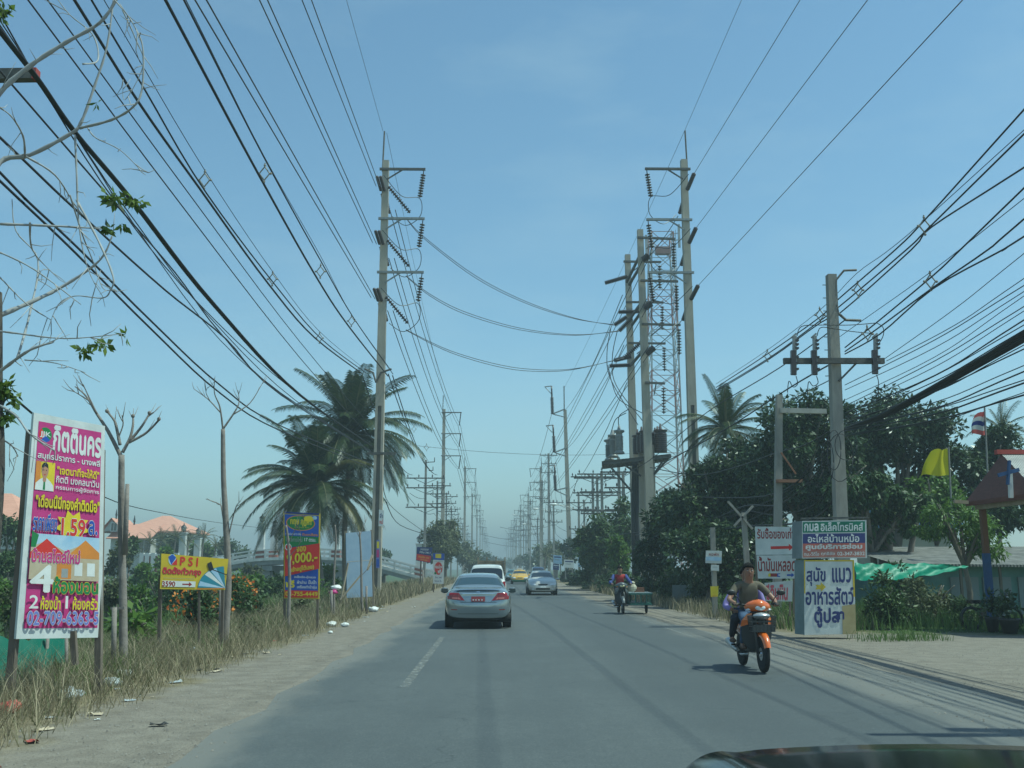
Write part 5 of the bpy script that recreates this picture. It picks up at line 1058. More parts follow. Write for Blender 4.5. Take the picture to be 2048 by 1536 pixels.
# --- price banner
cr = (at(567, 1023, 26.8), at(640, 1027, 26.8), at(638, 1198, 26.8), at(568, 1197, 26.8))
f, t = signthing('banner_sign', 'tall blue and red price banner with a yellow border and green oval emblem', cr, .05, YLD, [(at(569, 1262, 26.95), at(570, 1040, 26.95), .03), (at(635, 1262, 26.95), at(636, 1040, 26.95), .03)])
f.rect(.02, .0, .98, .022, NAVY); f.rect(.03, .03, .97, .985, BLUP); f.ell(.47, .125, .40, .09, ORA); f.ell(.47, .125, .375, .082, GRNP); f.ell(.70, .07, .14, .035, YEL); f.text('กฤษ กุฎคา', .19, .085, .76, .165, YEL, .05); f.text('บ้าน กรุง ใหม่', .30, .168, .70, .185, YEL, .0); f.ell(.86, .055, .06, .022, SKYP)
f.text('ทาวน์เฮาส์ 2 ชั้น', .06, .242, .48, .268, WHT, .02); f.text('ดินเหลือง', .52, .240, .94, .270, ORA, .04); f.poly([(.03, .28), (.97, .28), (.97, .355), (.03, .42)], GRNP); f.text('โครงการใหม่', .06, .292, .52, .345, GREYP, .02); f.text('17 ตรม.', .58, .297, .90, .335, WHT, .04)
f.poly([(.03, .43), (1.0, .352), (1.0, .648), (.03, .748)], REDR); f.ell(.13, .41, .095, .04, WHT); f.ell(.13, .41, .075, .032, REDR); f.text('จอง', .36, .405, .62, .462, YEL, .04, -.012); f.text('9,000.-', .09, .495, .94, .620, YEL, .04, -.045, out=DKRED); f.text('(เข้าอยู่ได้เลย)', .17, .645, .85, .715, YEL, .05, -.05)
f.text('เหล็กดัด-มุ้งลวด', .30, .735, .90, .770, WHT, .03); f.text('ฟรี', .06, .790, .30, .870, YEL, .06); f.text('ผ้าม่าน', .38, .790, .64, .828, WHT, .03); f.text('ปั๊มน้ำ', .70, .785, .92, .828, WHT, .03); f.text('เครื่องทำน้ำอุ่น', .38, .845, .93, .890, WHT, .03); f.rect(.03, .905, .97, .985, REDR); f.text('02-755-4449', .05, .920, .96, .968, YEL, .04); f.build(t)
# --- grey back of a board with timber props
cr = (at(692, 1066, 38), at(742, 1062, 38.6), at(745, 1193, 38.6), at(694, 1196, 38))
GB = pm('faded_blue_board', (0.19, 0.26, 0.36), (0.24, 0.31, 0.40), 2, .7)
f, t = signthing('board_sign', 'blank blue-grey back of a tall roadside board propped with timbers', cr, .05, GB, [(at(692, 1216, 38.2), at(691, 1062, 38.2), .04), (at(747, 1222, 38.8), at(743, 1060, 38.8), .045)], WOODL)
f.rect(0, .44, 1, .455, GREYP); f.build(t)
for a, e in (((676, 1228), (696, 1126)), ((680, 1200), (722, 1150)), ((735, 1140), (745, 1110))): b = MB(); b.beam(at(a[0], a[1], 37.6), at(e[0], e[1], 37.9), .07, .05); b.build('prop', WOODL, t)
# --- little banners tied to the palm-side pole
f, t = signthing('small_sign', 'small white paper sign tied high on the palm-side pole', (at(758, 1019, 54.4), at(768, 1021, 54.4), at(767, 1053, 54.4), at(757, 1052, 54.4)), .02, WHT)
f.text('จำ', .2, .2, .8, .48, NAVY, .03); f.text('หน่', .2, .58, .8, .85, REDR, .03); f.build(t)
f, t = signthing('small_sign', 'narrow multicoloured banner tied low on the palm-side pole', (at(753, 1080, 54.3), at(759, 1080, 54.3), at(759, 1136, 54.3), at(752, 1136, 54.3)), .02, LIL)
f.rect(.1, .05, .9, .3, YEL); f.rect(.1, .35, .9, .62, PK); f.rect(.1, .68, .9, .95, BLUP); f.build(t)
# --- small signs past the pole
f, t = signthing('small_sign', 'tilted small blue and red sign on a pale pole', (at(834, 1094, 76), at(865, 1095, 76), at(861, 1126, 76), at(832, 1121, 76)), .04, NAVY, [(at(840, 1172, 76.2), at(843, 1095, 76.2), .05)])
f.text('หาดทราย', .25, .10, .75, .22, WHT, .02); f.text('ที่ดิน 3411', .2, .27, .9, .42, WHT, .03); f.poly([(.02, .5), (.98, .55), (.96, .98), (.02, .95)], REDR); f.text('บ้านเดี่ยว ขาย', .15, .6, .85, .75, YEL, .01); f.text('โทรเลย', .3, .8, .75, .9, YEL, .01); f.build(t)
f, t = signthing('small_sign', 'narrow white roadside sign with a red oval and blue top', (at(866, 1106, 70), at(889, 1107, 70), at(887, 1168, 70), at(866, 1167, 70)), .04, WHT, [(at(867, 1185, 70.2), at(868, 1130, 70.2), .04), (at(886, 1185, 70.2), at(887, 1130, 70.2), .04)])
f.rect(0, 0, 1, .22, BLUP); f.rect(.22, .02, .72, .16, YEL); f.ell(.5, .5, .36, .21, REDR); f.text('คอนโดฯ', .2, .38, .8, .5, WHT, .04); f.text('ฟรี', .45, .53, .75, .66, WHT, .05); f.ell(.22, .66, .1, .04, GRNP); f.text('ราคาถูก 02', .15, .25, .9, .30, GREYP, .02); f.text('โทร 345', .2, .76, .8, .82, NAVY, .02); f.text('รีบจอง วัน', .15, .88, .8, .94, NAVY, .02); f.build(t)

# --- east side: hand painted arrow boards
OLDW = pm('old_white_board', (0.52, 0.53, 0.51), (0.64, 0.64, 0.61), 2.5, .7)
gA_ = 'hand painted arrow boards'
f, t = signthing('painted_board', 'white hand painted board with dark red Thai words above a red arrow', (at(1510, 1053, 27.6), at(1589, 1054, 27.4), at(1591, 1109, 27.4), at(1512, 1110, 27.6)), .03, OLDW, [(at(1514, 1222, 27.7), at(1513, 1055, 27.7), .03)], None, 'sign', None, gA_)
f.text('รับซื้อของเก่า', .05, .05, .98, .42, DKRED, .03); f.poly([(.38, .70), (.84, .69), (.84, .61), (.95, .74), (.84, .86), (.84, .79), (.38, .80)], REDR); f.build(t)
f, t = signthing('painted_board', 'white hand painted board with curly dark red words over a small blue arrow', (at(1513, 1111, 27.5), at(1592, 1110, 27.3), at(1590, 1157, 27.3), at(1516, 1157, 27.5)), .03, OLDW, [(at(1588, 1228, 27.5), at(1588, 1112, 27.5), .03)], None, 'sign', None, gA_)
f.text('น้ำมันเหลอด', .03, .06, 1.0, .68, DKRED, .03); f.poly([(.28, .80), (.34, .76), (.34, .92), (.28, .92)], YEL); f.rect(.34, .78, .52, .92, DKRED); f.rect(.52, .78, .60, .93, BLUP); f.rect(.55, .82, .60, .88, WHT); f.poly([(.78, .82), (.90, .82), (.90, .76), (.98, .85), (.90, .95), (.90, .89), (.78, .89)], BLUP); f.build(t)
f, t = signthing('painted_board', 'low white board with dripping pink-red words beside the rider', (at(1529, 1166, 26.6), at(1586, 1161, 26.4), at(1584, 1203, 26.4), at(1532, 1202, 26.6)), .03, OLDW, [(at(1536, 1232, 26.7), at(1536, 1168, 26.7), .025), (at(1580, 1232, 26.6), at(1580, 1164, 26.6), .025)], None, 'sign', None, gA_)
f.text('มีดินหิน', .03, .10, .82, .92, BRPINK, .05); f.build(t)
# --- sign box and painted pet food board
YB = 23.6
SIDE = pm('sign_box_side', (0.16, 0.18, 0.185), (0.22, 0.24, 0.24), 2, .6); ALF = pm('aluminium_frame', (0.45, 0.46, 0.46), rough=.4, metal=.6)
def boxsign(name, label, TL, TR, BR, BL, dep, mat, sidemat):
    f = Face(TL, TR, BR, BL); bk = [c + Vector((-.10, dep, 0)) for c in f.c]; base = (f.c[2] + f.c[3]) / 2; base.z = 0
    t = thing(name, label, 'sign', base); b = MB(); b.add(f.c + bk, [(3, 2, 1, 0), (4, 5, 6, 7), (0, 1, 5, 4), (1, 2, 6, 5), (2, 3, 7, 6), (3, 0, 4, 7)], 1)
    b.m[0] = 0; b.build('box', [mat, sidemat], t); return f, t
f, t = boxsign('sign_box', 'striped green, blue and red shop sign box with white Thai lettering', at(1604, 1042, YB - .02), at(1733, 1040, YB - .02), at(1734, 1116, YB - .02), at(1604, 1117, YB - .02), .45, ALF, SIDE)
G2 = pm('sign_green', (0.012, 0.13, 0.075), (0.016, 0.16, 0.09), 2, .45); N2 = pm('sign_navy', (0.022, 0.028, 0.14), (0.03, 0.036, 0.17), 2, .45); R2 = pm('sign_salmon', (0.40, 0.085, 0.065), (0.46, 0.12, 0.09), 2, .5); R3 = pm('sign_faded_salmon', (0.38, 0.14, 0.11), (0.42, 0.19, 0.15), 2, .5)
f.rect(.012, .03, .975, .315, G2); f.rect(.012, .345, .975, .605, N2); f.rect(.012, .605, .975, .79, R2); f.rect(.012, .79, .975, .975, R3)
f.text('กมล', .035, .08, .25, .27, WHT, .045); f.text('อิเล็คโทรนิคส์', .29, .05, .94, .275, WHT, .03); f.text('อะไหล่บ้านหม้อ', .09, .36, .88, .575, WHT, .03); f.text('ศูนย์บริการซ่อม', .06, .61, .92, .795, R3, .04, out=WHT); f.text('ศูนย์บริการซ่อม', .06, .615, .92, .79, WHT, .02); f.text('กม.-วีดีโอ', .03, .83, .26, .93, WHT, .02); f.text('ฤทธิชัย', .29, .83, .50, .93, WHT, .02); f.text('02-347-3832', .54, .835, .96, .925, WHT, .03); f.build(t)
b = MB(); b.beam(at(1602, 1037, YB + .2), at(1738, 1035, YB + .2), .06, .04); b.build('top_bar', STEELD, t)
f, t = boxsign('painted_board', 'tall white pet food board with big brushed navy words under the striped sign box', at(1608, 1120, YB), at(1708, 1120, YB), at(1712, 1268, YB), at(1609, 1270, YB), .42, OLDW, pm('board_side', (0.14, 0.18, 0.18), (0.20, 0.24, 0.235), 2, .7))
f.rect(0, 0, 1, .02, YLD); f.rect(0, .02, .022, .45, YLD); f.rect(.965, .02, 1, .5, YLD); f.rect(.02, .022, .965, .16, SKYP) if False else None
f.text('สุนัข', .05, .10, .42, .345, BRNAVY, .035); f.text('แมว', .56, .11, .93, .30, BRNAVY, .035); f.poly([(.22, .335), (.33, .335), (.33, .30), (.43, .365), (.33, .425), (.33, .395), (.22, .395), (.25, .365)], YLD); f.text('อาหารสัตว์', .03, .37, .97, .60, BRNAVY, .035); f.text('ตู้ปลา', .20, .63, .78, .90, BRNAVY, .05)
f.poly([(.74, .62), (1, .60), (1, 1), (.74, 1)], pm('yellowed_patch', (0.36, 0.28, 0.13), (0.44, 0.35, 0.18), 3, .7)); f.text('ลา', .60, .70, .77, .80, BRNAVY, .05)
for k in range(14): f.ell(.06 + .065 * k, .33 + .01 * math.sin(k * 3), .006, .004, GRNP, 6)
f.build(t)
# small signs on a thin concrete post
f, t = signthing('small_sign', 'small pale blue and white sign nailed to a thin post in the shade', (at(1412, 1101, 34), at(1444, 1102, 34), at(1443, 1127, 34), at(1411, 1126, 34)), .03, OLDW, [(at(1431, 1235, 34.15), at(1425, 1055, 34.15), .075)], CONC2)
f.text('หอพัก', .2, .15, .8, .4, DKRED, .02); f.rect(.03, .5, .97, .8, SKYP); f.build(t)
f, t = signthing('small_sign', 'tiny white notice below the pale blue sign', (at(1422, 1130, 34), at(1438, 1130, 34), at(1438, 1142, 34), at(1422, 1141, 34)), .02, OLDW); f.rect(.2, .3, .8, .4, GREYP); f.build(t)
f, t = signthing('small_sign', 'small bright yellow plate low on the thin shaded post', (at(1421, 1173, 34), at(1437, 1172, 34), at(1436, 1193, 34), at(1422, 1194, 34)), .03, YEL); f.rect(.1, .9, .9, .95, ORA); f.build(t)
# billboards far along the east verge
gBB = 'pale billboards along the east verge'
for (x0, y0, x1, y1, Y, lab, cc) in ((1156, 1109, 1180, 1134, 96, 'pale blue billboard nearest the feathery shrub tree', SKYP), (1128, 1119, 1148, 1136, 118, 'white billboard between the two pale blue ones', WHT), (1107, 1110, 1124, 1128, 124, 'pale blue billboard behind the upright-post pole', SKYP), (1106, 1128, 1118, 1140, 124, 'low navy sign under a pale blue billboard', NAVY), (1128, 1098, 1136, 1116, 130, 'narrow white hanging sign on the upright-post pole', WHT)):
    f, t = signthing('billboard', lab, (at(x0, y0, Y), at(x1, y0 + 1, Y), at(x1, y1, Y), at(x0, y1 - 1, Y)), .12, cc, [(at(x0 + 3, 1158, Y + .2), at(x0 + 3, y0, Y + .2), .07), (at(x1 - 3, 1158, Y + .2), at(x1 - 3, y0, Y + .2), .07)], CONC2, 'billboard', None, gBB)
    f.rect(.1, .15, .9, .3, NAVY if cc is not NAVY else WHT); f.rect(.15, .5, .7, .58, GREYP); f.build(t)
# flags
def flag(name, label, px, Y, pole, strips, wob):
    """px: hoist top, hoist bottom, fly bottom, fly top (photo points)"""
    c = [at(x, y, Y) for x, y in px]; base = at(pole[0], pole[1], Y); t = thing(name, label, 'flag', base)
    b = MB(); b.tube([base, at(pole[2], pole[3], Y)], .03, 6); b.build('flagpole', pm('flagpole_grey', (0.22, 0.21, 0.20), rough=.6), t)
    for side in (1,):
        b = MB(); nu, nv = 12, 10; mats = [s for s in dict.fromkeys(m for m, _ in strips)]
        for j in range(nv + 1):
            for i in range(nu + 1):
                u, v = i / nu, j / nv; p = c[0] * (1 - u) * (1 - v) + c[3] * u * (1 - v) + c[2] * u * v + c[1] * (1 - u) * v
                b.v.append(p + Vector((0, wob * u * math.sin(u * 7 + v * 2.2), wob * .25 * u * math.sin(u * 9 + v))))
        acc = 0; lim = []
        for mm, h in strips: acc += h; lim.append((acc, mats.index(mm)))
        for j in range(nv):
            for i in range(nu):
                v = (j + .5) / nv; mi_ = next(k for a, k in lim if v <= a + 1e-6)
                b.f.append((j * (nu + 1) + i, j * (nu + 1) + i + 1, (j + 1) * (nu + 1) + i + 1, (j + 1) * (nu + 1) + i)); b.m.append(mi_)
        b.build('cloth', mats, t, True)
YF = leafmat('yellow_cloth', [(0.62, 0.55, 0.02), (0.62, 0.55, 0.02)], .8, .4); FR = leafmat('red_cloth', [(0.50, 0.10, 0.09), (0.50, 0.10, 0.09)], .8, .3); FW = leafmat('white_cloth', [(0.62, 0.60, 0.57), (0.62, 0.60, 0.57)], .8, .3); FB = leafmat('blue_cloth', [(0.03, 0.04, 0.20), (0.03, 0.04, 0.20)], .8, .3)
flag('yellow_flag', 'plain yellow flag blowing from a thin pole before the dark mango crown', ((1898, 897), (1900, 951), (1844, 951), (1868, 903)), 34, (1904, 1040, 1897, 894), [(YF, 1)], .35)
flag('striped_flag', 'limp red, white and blue national flag on a pole above the pavilion roof', ((1971, 822), (1974, 871), (1947, 868), (1956, 830)), 36, (1977, 985, 1969, 812), [(FR, .2), (FW, .2), (FB, .2), (FW, .2), (FR, .2)], .35)
# ---------------------------------------------------------------- footbridge over the ditch
YBR = 120.0; PLA = pm('bridge_white_paint', (0.50, 0.50, 0.47), (0.62, 0.61, 0.58), 1.5, .8); BCON = pm('bridge_concrete', (0.22, 0.22, 0.21), (0.31, 0.305, 0.285), 1.2, .9, bump=.3); BRK = pm('red_brick', (0.24, 0.085, 0.06), (0.32, 0.13, 0.09), 8, .9); LANT = pm('lantern_black', (0.02, 0.02, 0.02), rough=.5); LGL = pm('lantern_glass', (0.6, 0.6, 0.55), rough=.3)
xb = [at(x, 1137, YBR).x for x in (400, 430, 470, 500, 540, 590, 640, 690, 725, 760, 800, 850, 868)]
zb = [at(500, y, YBR).z for y in (1140, 1131, 1124, 1119, 1116, 1115, 1115, 1117, 1123, 1132, 1143, 1156, 1161)]
def zdeck(x):
    for i in range(len(xb) - 1):
        if xb[i] <= x <= xb[i + 1]: return zb[i] + (zb[i + 1] - zb[i]) * (x - xb[i]) / (xb[i + 1] - xb[i])
    return zb[0] if x < xb[0] else zb[-1]
br = thing('footbridge', 'arched concrete bridge with white railings crossing the ditch behind the palms', 'bridge', (xb[6], YBR + 3.5, -2.3))
b = MB()
for i in range(len(xb) - 1):
    for y0, y1 in ((YBR, YBR + 7),):
        b.add([(xb[i], y0, zb[i]), (xb[i + 1], y0, zb[i + 1]), (xb[i + 1], y1, zb[i + 1]), (xb[i], y1, zb[i]), (xb[i], y0, zb[i] - .75), (xb[i + 1], y0, zb[i + 1] - .75), (xb[i + 1], y1, zb[i + 1] - .75), (xb[i], y1, zb[i] - .75)],
              [(0, 1, 2, 3), (7, 6, 5, 4), (0, 4, 5, 1), (2, 6, 7, 3)])
b.build('deck', BCON, br)
for yy in (YBR - .1, YBR + 7.1):
    b = MB(); x = xb[0]
    for i in range(len(xb) - 1):
        p, q = Vector((xb[i], yy, zb[i])), Vector((xb[i + 1], yy, zb[i + 1]))
        for dz, h_ in ((.98, .16), (.48, .22), (-.1, .34)): b.beam(p + Vector((0, 0, dz)), q + Vector((0, 0, dz)), .18, h_)
    while x < xb[-1]: b.beam((x, yy, zdeck(x) - .1), (x, yy, zdeck(x) + 1.05), .22, .22); x += 1.9
    b.build('railing', PLA, br)
for px in (525, 600, 678, 745):
    x = at(px, 1137, YBR + 1).x; b = MB(); b.box((x, YBR + 3.5, -1.5), (1.9, 5.6, 4.2 + zdeck(x))); b.box((x, YBR + 3.5, zdeck(x) - 1.1), (2.6, 6.6, .6)); b.build('pier', BCON, br)
gL = 'lantern columns of the footbridge'
def lcol(px, yy, ztop_px, lab, base_h=1.0):
    x = at(px, 1137, yy).x; z0 = zdeck(x) if x > xb[0] else .3; z1 = at(px, ztop_px, yy).z
    t = thing('lantern_column', lab, 'column', (x, yy, z0), 0, gL)
    b = MB(); b.box((x, yy, z0 + base_h / 2), (1.0, 1.0, base_h)); b.build('plinth', BRK, t)
    b = MB(); b.beam((x, yy, z0 + base_h), (x, yy, z1), .80, .80, 0, .70, .70); b.box((x, yy, z1 + .06), (.92, .92, .12)); b.build('shaft', PLA, t)
    b = MB(); b.lathe([(.10, .12), (.10, .3), (.26, .3), (.30, .36)], (x, yy, z1), (0, 0, 1), 6); b.lathe([(.42, .72), (.30, .86), (.08, 1.02), (.03, 1.25)], (x, yy, z1), (0, 0, 1), 6)
    for k in range(6): a = math.pi * k / 3; b.beam((x + .24 * math.cos(a), yy + .24 * math.sin(a), z1 + .33), (x + .33 * math.cos(a), yy + .33 * math.sin(a), z1 + .74), .04, .04)
    l = b.build('lantern', LANT, t)
    b = MB(); b.lathe([(.20, .34), (.27, .70)], (x, yy, z1), (0, 0, 1), 6); b.build('glass', LGL, t)
for a in ((363, YBR + .4, 1067, 'taller white lantern column above the yellow satellite sign'), (393, YBR + 6.6, 1073, 'shorter white lantern column above the yellow satellite sign'), (520, YBR + .4, 1048, 'white lantern column on a brick plinth over the bridge pier'), (546, YBR + 6.6, 1057, 'thinner white lantern column just before the price banner'),
          (671, YBR + .4, 1050, 'white lantern column between the palm trunks'), (691, YBR + 6.6, 1058, 'white lantern column half hidden behind the grey board'), (838, YBR + .6, 1089, 'lantern column at the low end of the bridge beside the small blue sign')): lcol(*a)

# ---------------------------------------------------------------- houses to the west
SALM = pm('salmon_roof_tiles', (0.50, 0.245, 0.17), (0.60, 0.31, 0.22), 1.5, .8, bump=.4, stretch=(1, 1, 6)); CREAM = pm('cream_wall', (0.46, 0.44, 0.40), (0.55, 0.53, 0.49), 1, .9); GLS = pm('dark_window_glass', (0.03, 0.045, 0.055), rough=.12, spec=.8); WTRIM = pm('white_trim', (0.6, 0.6, 0.58), rough=.7)
def hip(b, x0, x1, y0, y1, ze, zr, ins, ov=.5, mi=0):
    x0 -= ov; x1 += ov; y0 -= ov; y1 += ov; ym = (y0 + y1) / 2; r0, r1 = (x0 + ins, ym, zr), (x1 - ins, ym, zr)
    v = [(x0, y0, ze), (x1, y0, ze), (x1, y1, ze), (x0, y1, ze), r0, r1, (x0, y0, ze - .2), (x1, y0, ze - .2), (x1, y1, ze - .2), (x0, y1, ze - .2)]
    b.add(v, [(0, 1, 5, 4), (1, 2, 5), (2, 3, 4, 5), (3, 0, 4), (6, 7, 1, 0), (7, 8, 2, 1), (8, 9, 3, 2), (9, 6, 0, 3), (9, 8, 7, 6)], mi)
def win(t, x, y, z, w_, h_, wall=None):
    b = MB(); b.box((x, y, z), (w_ + .24, .12, h_ + .24)); fr = b.build('window', WTRIM, t)
    b = MB(); b.box((x, y - .05, z), (w_, .06, h_)); b.box((x, y - .07, z), (.06, .08, h_), 0, 1); o = b.build('pane', [GLS, WTRIM], fr)
    o.location = -Vector((0, 0, 0))
YH = 138.0
X = lambda px, Y=YH: at(px, 1137, Y).x
Z = lambda py, Y=YH: at(300, py, Y).z
t = thing('house', 'large villa with steep salmon tiled roofs and cream walls beyond the ditch', 'house', (X(290), YH + 5, .3))
b = MB(); b.box(((X(240) + X(355)) / 2, YH + 6, (Z(1062) + .2) / 2), (X(355) - X(240), 9, Z(1062) - .2)); b.box(((X(225) + X(305)) / 2, YH + 1.2, Z(1078) / 2 + .1), (X(305) - X(225), 5, Z(1078) - .2)); b.build('wall', CREAM, t)
b = MB(); hip(b, X(240), X(355), YH + 1.5, YH + 10.5, Z(1062), Z(1027), 4.2, .9); b.build('roof', SALM, t)
b = MB(); x0, x1 = X(220), X(309); b.add([(x0, YH - 2.2, Z(1077)), (x1, YH - 2.2, Z(1077)), (x1, YH + 3, Z(1046)), (x0, YH + 3, Z(1046)), (x0, YH - 2.2, Z(1079)), (x1, YH - 2.2, Z(1079)), (x1, YH + 3, Z(1048)), (x0, YH + 3, Z(1048))], [(0, 1, 2, 3), (7, 6, 5, 4), (4, 5, 1, 0), (5, 6, 2, 1), (7, 4, 0, 3)]); b.build('roof', SALM, t)
b = MB(); xa, xc = X(203), X(250); xm = (xa + xc) / 2; b.add([(xa, YH - 2, Z(1066)), (xm, YH - 2, Z(1037)), (xc, YH - 2, Z(1060)), (xa, YH + 5, Z(1066)), (xm, YH + 5, Z(1037)), (xc, YH + 5, Z(1060))], [(0, 1, 4, 3), (1, 2, 5, 4)]); b.add([(xa + .5, YH - 1.7, Z(1064)), (xm, YH - 1.7, Z(1041)), (xc - .5, YH - 1.7, Z(1060))], [(0, 1, 2)], 1); b.build('gable', [SALM, CREAM], t)
for px in (228, 265): b = MB(); x = X(px); b.lathe([(.12, 0), (.10, .3), (.16, .5), (.03, 1.3)], (x, YH - .5, Z(1050 if px > 240 else 1038)), (0, 0, 1), 6); b.build('finial', LANT, t)
for px, py, w_, h_ in ((232, 1055, .7, 1.0), (325, 1085, 1.0, 1.8), (340, 1085, 1.0, 1.8), (270, 1092, 1.4, 1.6), (292, 1092, 1.2, 1.6)): win(t, X(px), (YH - 1.75 if py < 1060 else YH - 1.35 if px < 305 else YH + 1.45), Z(py), w_, h_)
YW = 100.0
t = thing('garden_wall', 'red brick garden wall with white posts in front of the salmon-roofed villa', 'wall', (at(308, 1137, YW).x, YW, .2))
b = MB(); x0, x1 = at(283, 1137, YW).x, at(352, 1137, YW).x; b.box(((x0 + x1) / 2, YW, 1.35), (x1 - x0, .25, 2.9)); b.build('brick_panel', BRK, t)
for px in (283, 294, 306, 330, 352): b = MB(); b.box((at(px, 1137, YW).x, YW - .05, 1.5), (.4, .42, 3.2)); b.build('post', WTRIM, t)
b = MB()
for z in (.75, 1.75, 2.9): b.box(((x0 + x1) / 2, YW - .16, z), (x1 - x0 - .1, .16, .16))
b.build('coping', WTRIM, t)
YG = 70.0
t = thing('house', 'part of a cream house with a salmon roof behind shrubs at the frame edge', 'house', (at(0, 1137, YG).x, YG + 4, .3))
b = MB(); x0, x1 = at(-150, 1137, YG).x, at(36, 1137, YG).x; b.box(((x0 + x1) / 2, YG + 4, 2.0), (x1 - x0, 8, 4.0)); b.build('wall', CREAM, t)
b = MB(); hip(b, x0, x1, YG, YG + 8, 4.4, 7.0, 3.6, .8); b.build('roof', SALM, t); win(t, at(12, 1137, YG).x, YG - .02, 2.2, 1.2, 1.4)
b = MB()
for i in range(14): b.box((at(0, 1137, 56).x - 3 + .42 * i, 56, 1.1), (.36, .06, 2.2))
for z in (.5, 1.7): b.box((at(0, 1137, 56).x - .2, 56.06, z), (5.9, .06, .12))
solo(b, 'board_fence', WOOD, 'brown board fence before the house at the frame edge', 'fence')
b = MB(); xa, xc = at(165, 1137, 80).x, at(300, 1137, 80).x
for z in (.35, .75): b.beam((xa, 80, z), (xc, 80, z), .08, .08)
for i in range(7): b.beam((xa + (xc - xa) * i / 6, 80, -.2), (xa + (xc - xa) * i / 6, 80, .95), .12, .12)
solo(b, 'low_railing', WTRIM, 'low white railing on the lawn beyond the pink banner', 'railing')

# ---------------------------------------------------------------- pavilion, shed and house to the east
def corr(name, c, c2, sc=12, ang=0.0, rough=.75):
    m, nt, b, out = newmat(name); tc = N(nt, 'ShaderNodeTexCoord'); wv = N(nt, 'ShaderNodeTexWave', wave_type='BANDS', bands_direction='X', i_Scale=sc); L(nt, tc.outputs['Object'], wv.inputs['Vector'])
    no = N(nt, 'ShaderNodeTexNoise', i_Scale=2.5, i_Detail=6); L(nt, tc.outputs['Object'], no.inputs['Vector']); r = ramp(nt, no.outputs['Fac'], [(.35, c), (.65, c2)]); L(nt, r.outputs[0], b.inputs['Base Color'])
    bp = N(nt, 'ShaderNodeBump', i_Strength=.9, i_Distance=.06); L(nt, wv.outputs['Fac'], bp.inputs['Height']); L(nt, bp.outputs[0], b.inputs['Normal']); b.inputs['Roughness'].default_value = rough; return m
RTILE = pm('dark_red_tiles', (0.10, 0.03, 0.02), (0.155, 0.05, 0.033), 6, .7, bump=.5, stretch=(1, 1, 5)); CORW = corr('pale_corrugated', (0.42, 0.40, 0.38), (0.55, 0.53, 0.50), 5); CORG = corr('grey_corrugated', (0.13, 0.125, 0.115), (0.24, 0.23, 0.21), 2.6); TEALW = pm('teal_wall', (0.10, 0.19, 0.18), (0.15, 0.25, 0.235), 1.5, .85); BLUW = pm('blue_paint_wood', (0.022, 0.055, 0.15), (0.03, 0.075, 0.20), 4, .7); REDC = pm('red_ridge_cap', (0.35, 0.05, 0.035), rough=.6)
A = at(1931, 1004, 27.2); Bc = Vector((A.x + .05, 23.6, A.z)); Rg = at(2003, 908, 26.3); xr = Rg.x; xe = xr + 5.0
t = thing('pavilion', 'open roadside pavilion with dark red hip tiles and a pale corrugated front slope', 'pavilion', (A.x + 2.4, 25.6, 0))
b = MB(); Rn = Rg + Vector((5.0, 0, 0)); Ae, Be = A + Vector((6, 0, 0)), Bc + Vector((6, 0, 0)); b.add([A, Bc, Rg, A - Vector((0, 0, .12)), Bc - Vector((0, 0, .12))], [(1, 0, 2), (0, 1, 4, 3)]); b.add([A, Rg, Rn, Ae], [(0, 1, 2, 3)]); b.build('tiled_slope', RTILE, t)
b = MB(); b.add([Bc, Be, Rn, Rg], [(0, 1, 2, 3)]); b.add([Bc - Vector((0, 0, .12)), Be - Vector((0, 0, .12)), Bc, Be], [(0, 1, 3, 2)]); b.build('corrugated_slope', CORW, t)
b = MB(); b.beam(Rg + Vector((-.15, 0, .05)), Rn + Vector((0, 0, .05)), .16, .12); b.build('ridge_cap', REDC, t)
for (x, y) in ((Bc.x + .25, 24.0), (A.x + .3, 26.9), (Bc.x + 5.6, 24.0), (A.x + 5.6, 26.9)):
    b = MB(); b.box((x, y, 1.0), (.16, .16, 2.0)); b.box((x, y, 2.6), (.14, .14, 1.2), 0, 1); b.build('post', [BLUW, pm('orange_post', (0.13, 0.062, 0.03), rough=.8)], t)
b = MB(); b.beam(Bc + Vector((.1, .3, -.15)), Be + Vector((-.1, .3, -.15)), .1, .14); b.beam(A + Vector((.2, -.2, -.15)), Bc + Vector((.2, .3, -.15)), .1, .14); b.beam(at(1908, 1003, 27), A + Vector((.5, -.1, -.05)), .09, .09); b.build('eave_beam', WOODL, t)
c = at(2017, 945, 24.6); b = MB()
for (dx, dz) in ((.27, .07), (.05, .30)):
    b.beam(c - Vector((dx, 0, dz)), c + Vector((dx, 0, dz)), .05, .09)
b.build('blue_cross', BLUW, t)
b = MB(); b.beam(at(2020, 946, 24.7), at(2022, 996, 24.7), .09, .09); b.build('white_strut', WTRIM, t)
b = MB(); b.box((A.x + 3.2, 26.5, .55), (4.2, .7, .06)); b.box((A.x + 3.2, 26.5, .27), (3.9, .5, .5)); b.build('bench', WOOD, t)
ZS = lambda py, Y: at(1900, py, Y).z
t = thing('shed', 'low teal-walled shed with a worn grey corrugated roof', 'building', (at(1930, 1137, 37).x, 39, 0))
x0, x1 = at(1775, 1137, 36).x, at(2200, 1137, 36).x
b = MB(); b.add([(x0, 35.4, ZS(1127, 35.4)), (x1, 35.4, ZS(1131, 35.4)), (x1, 41, ZS(1093, 41)), (x0, 41, ZS(1094, 41)), (x0, 35.4, ZS(1127, 35.4) - .08), (x1, 35.4, ZS(1131, 35.4) - .08)], [(0, 1, 2, 3), (4, 5, 1, 0)]); b.build('roof', CORG, t)
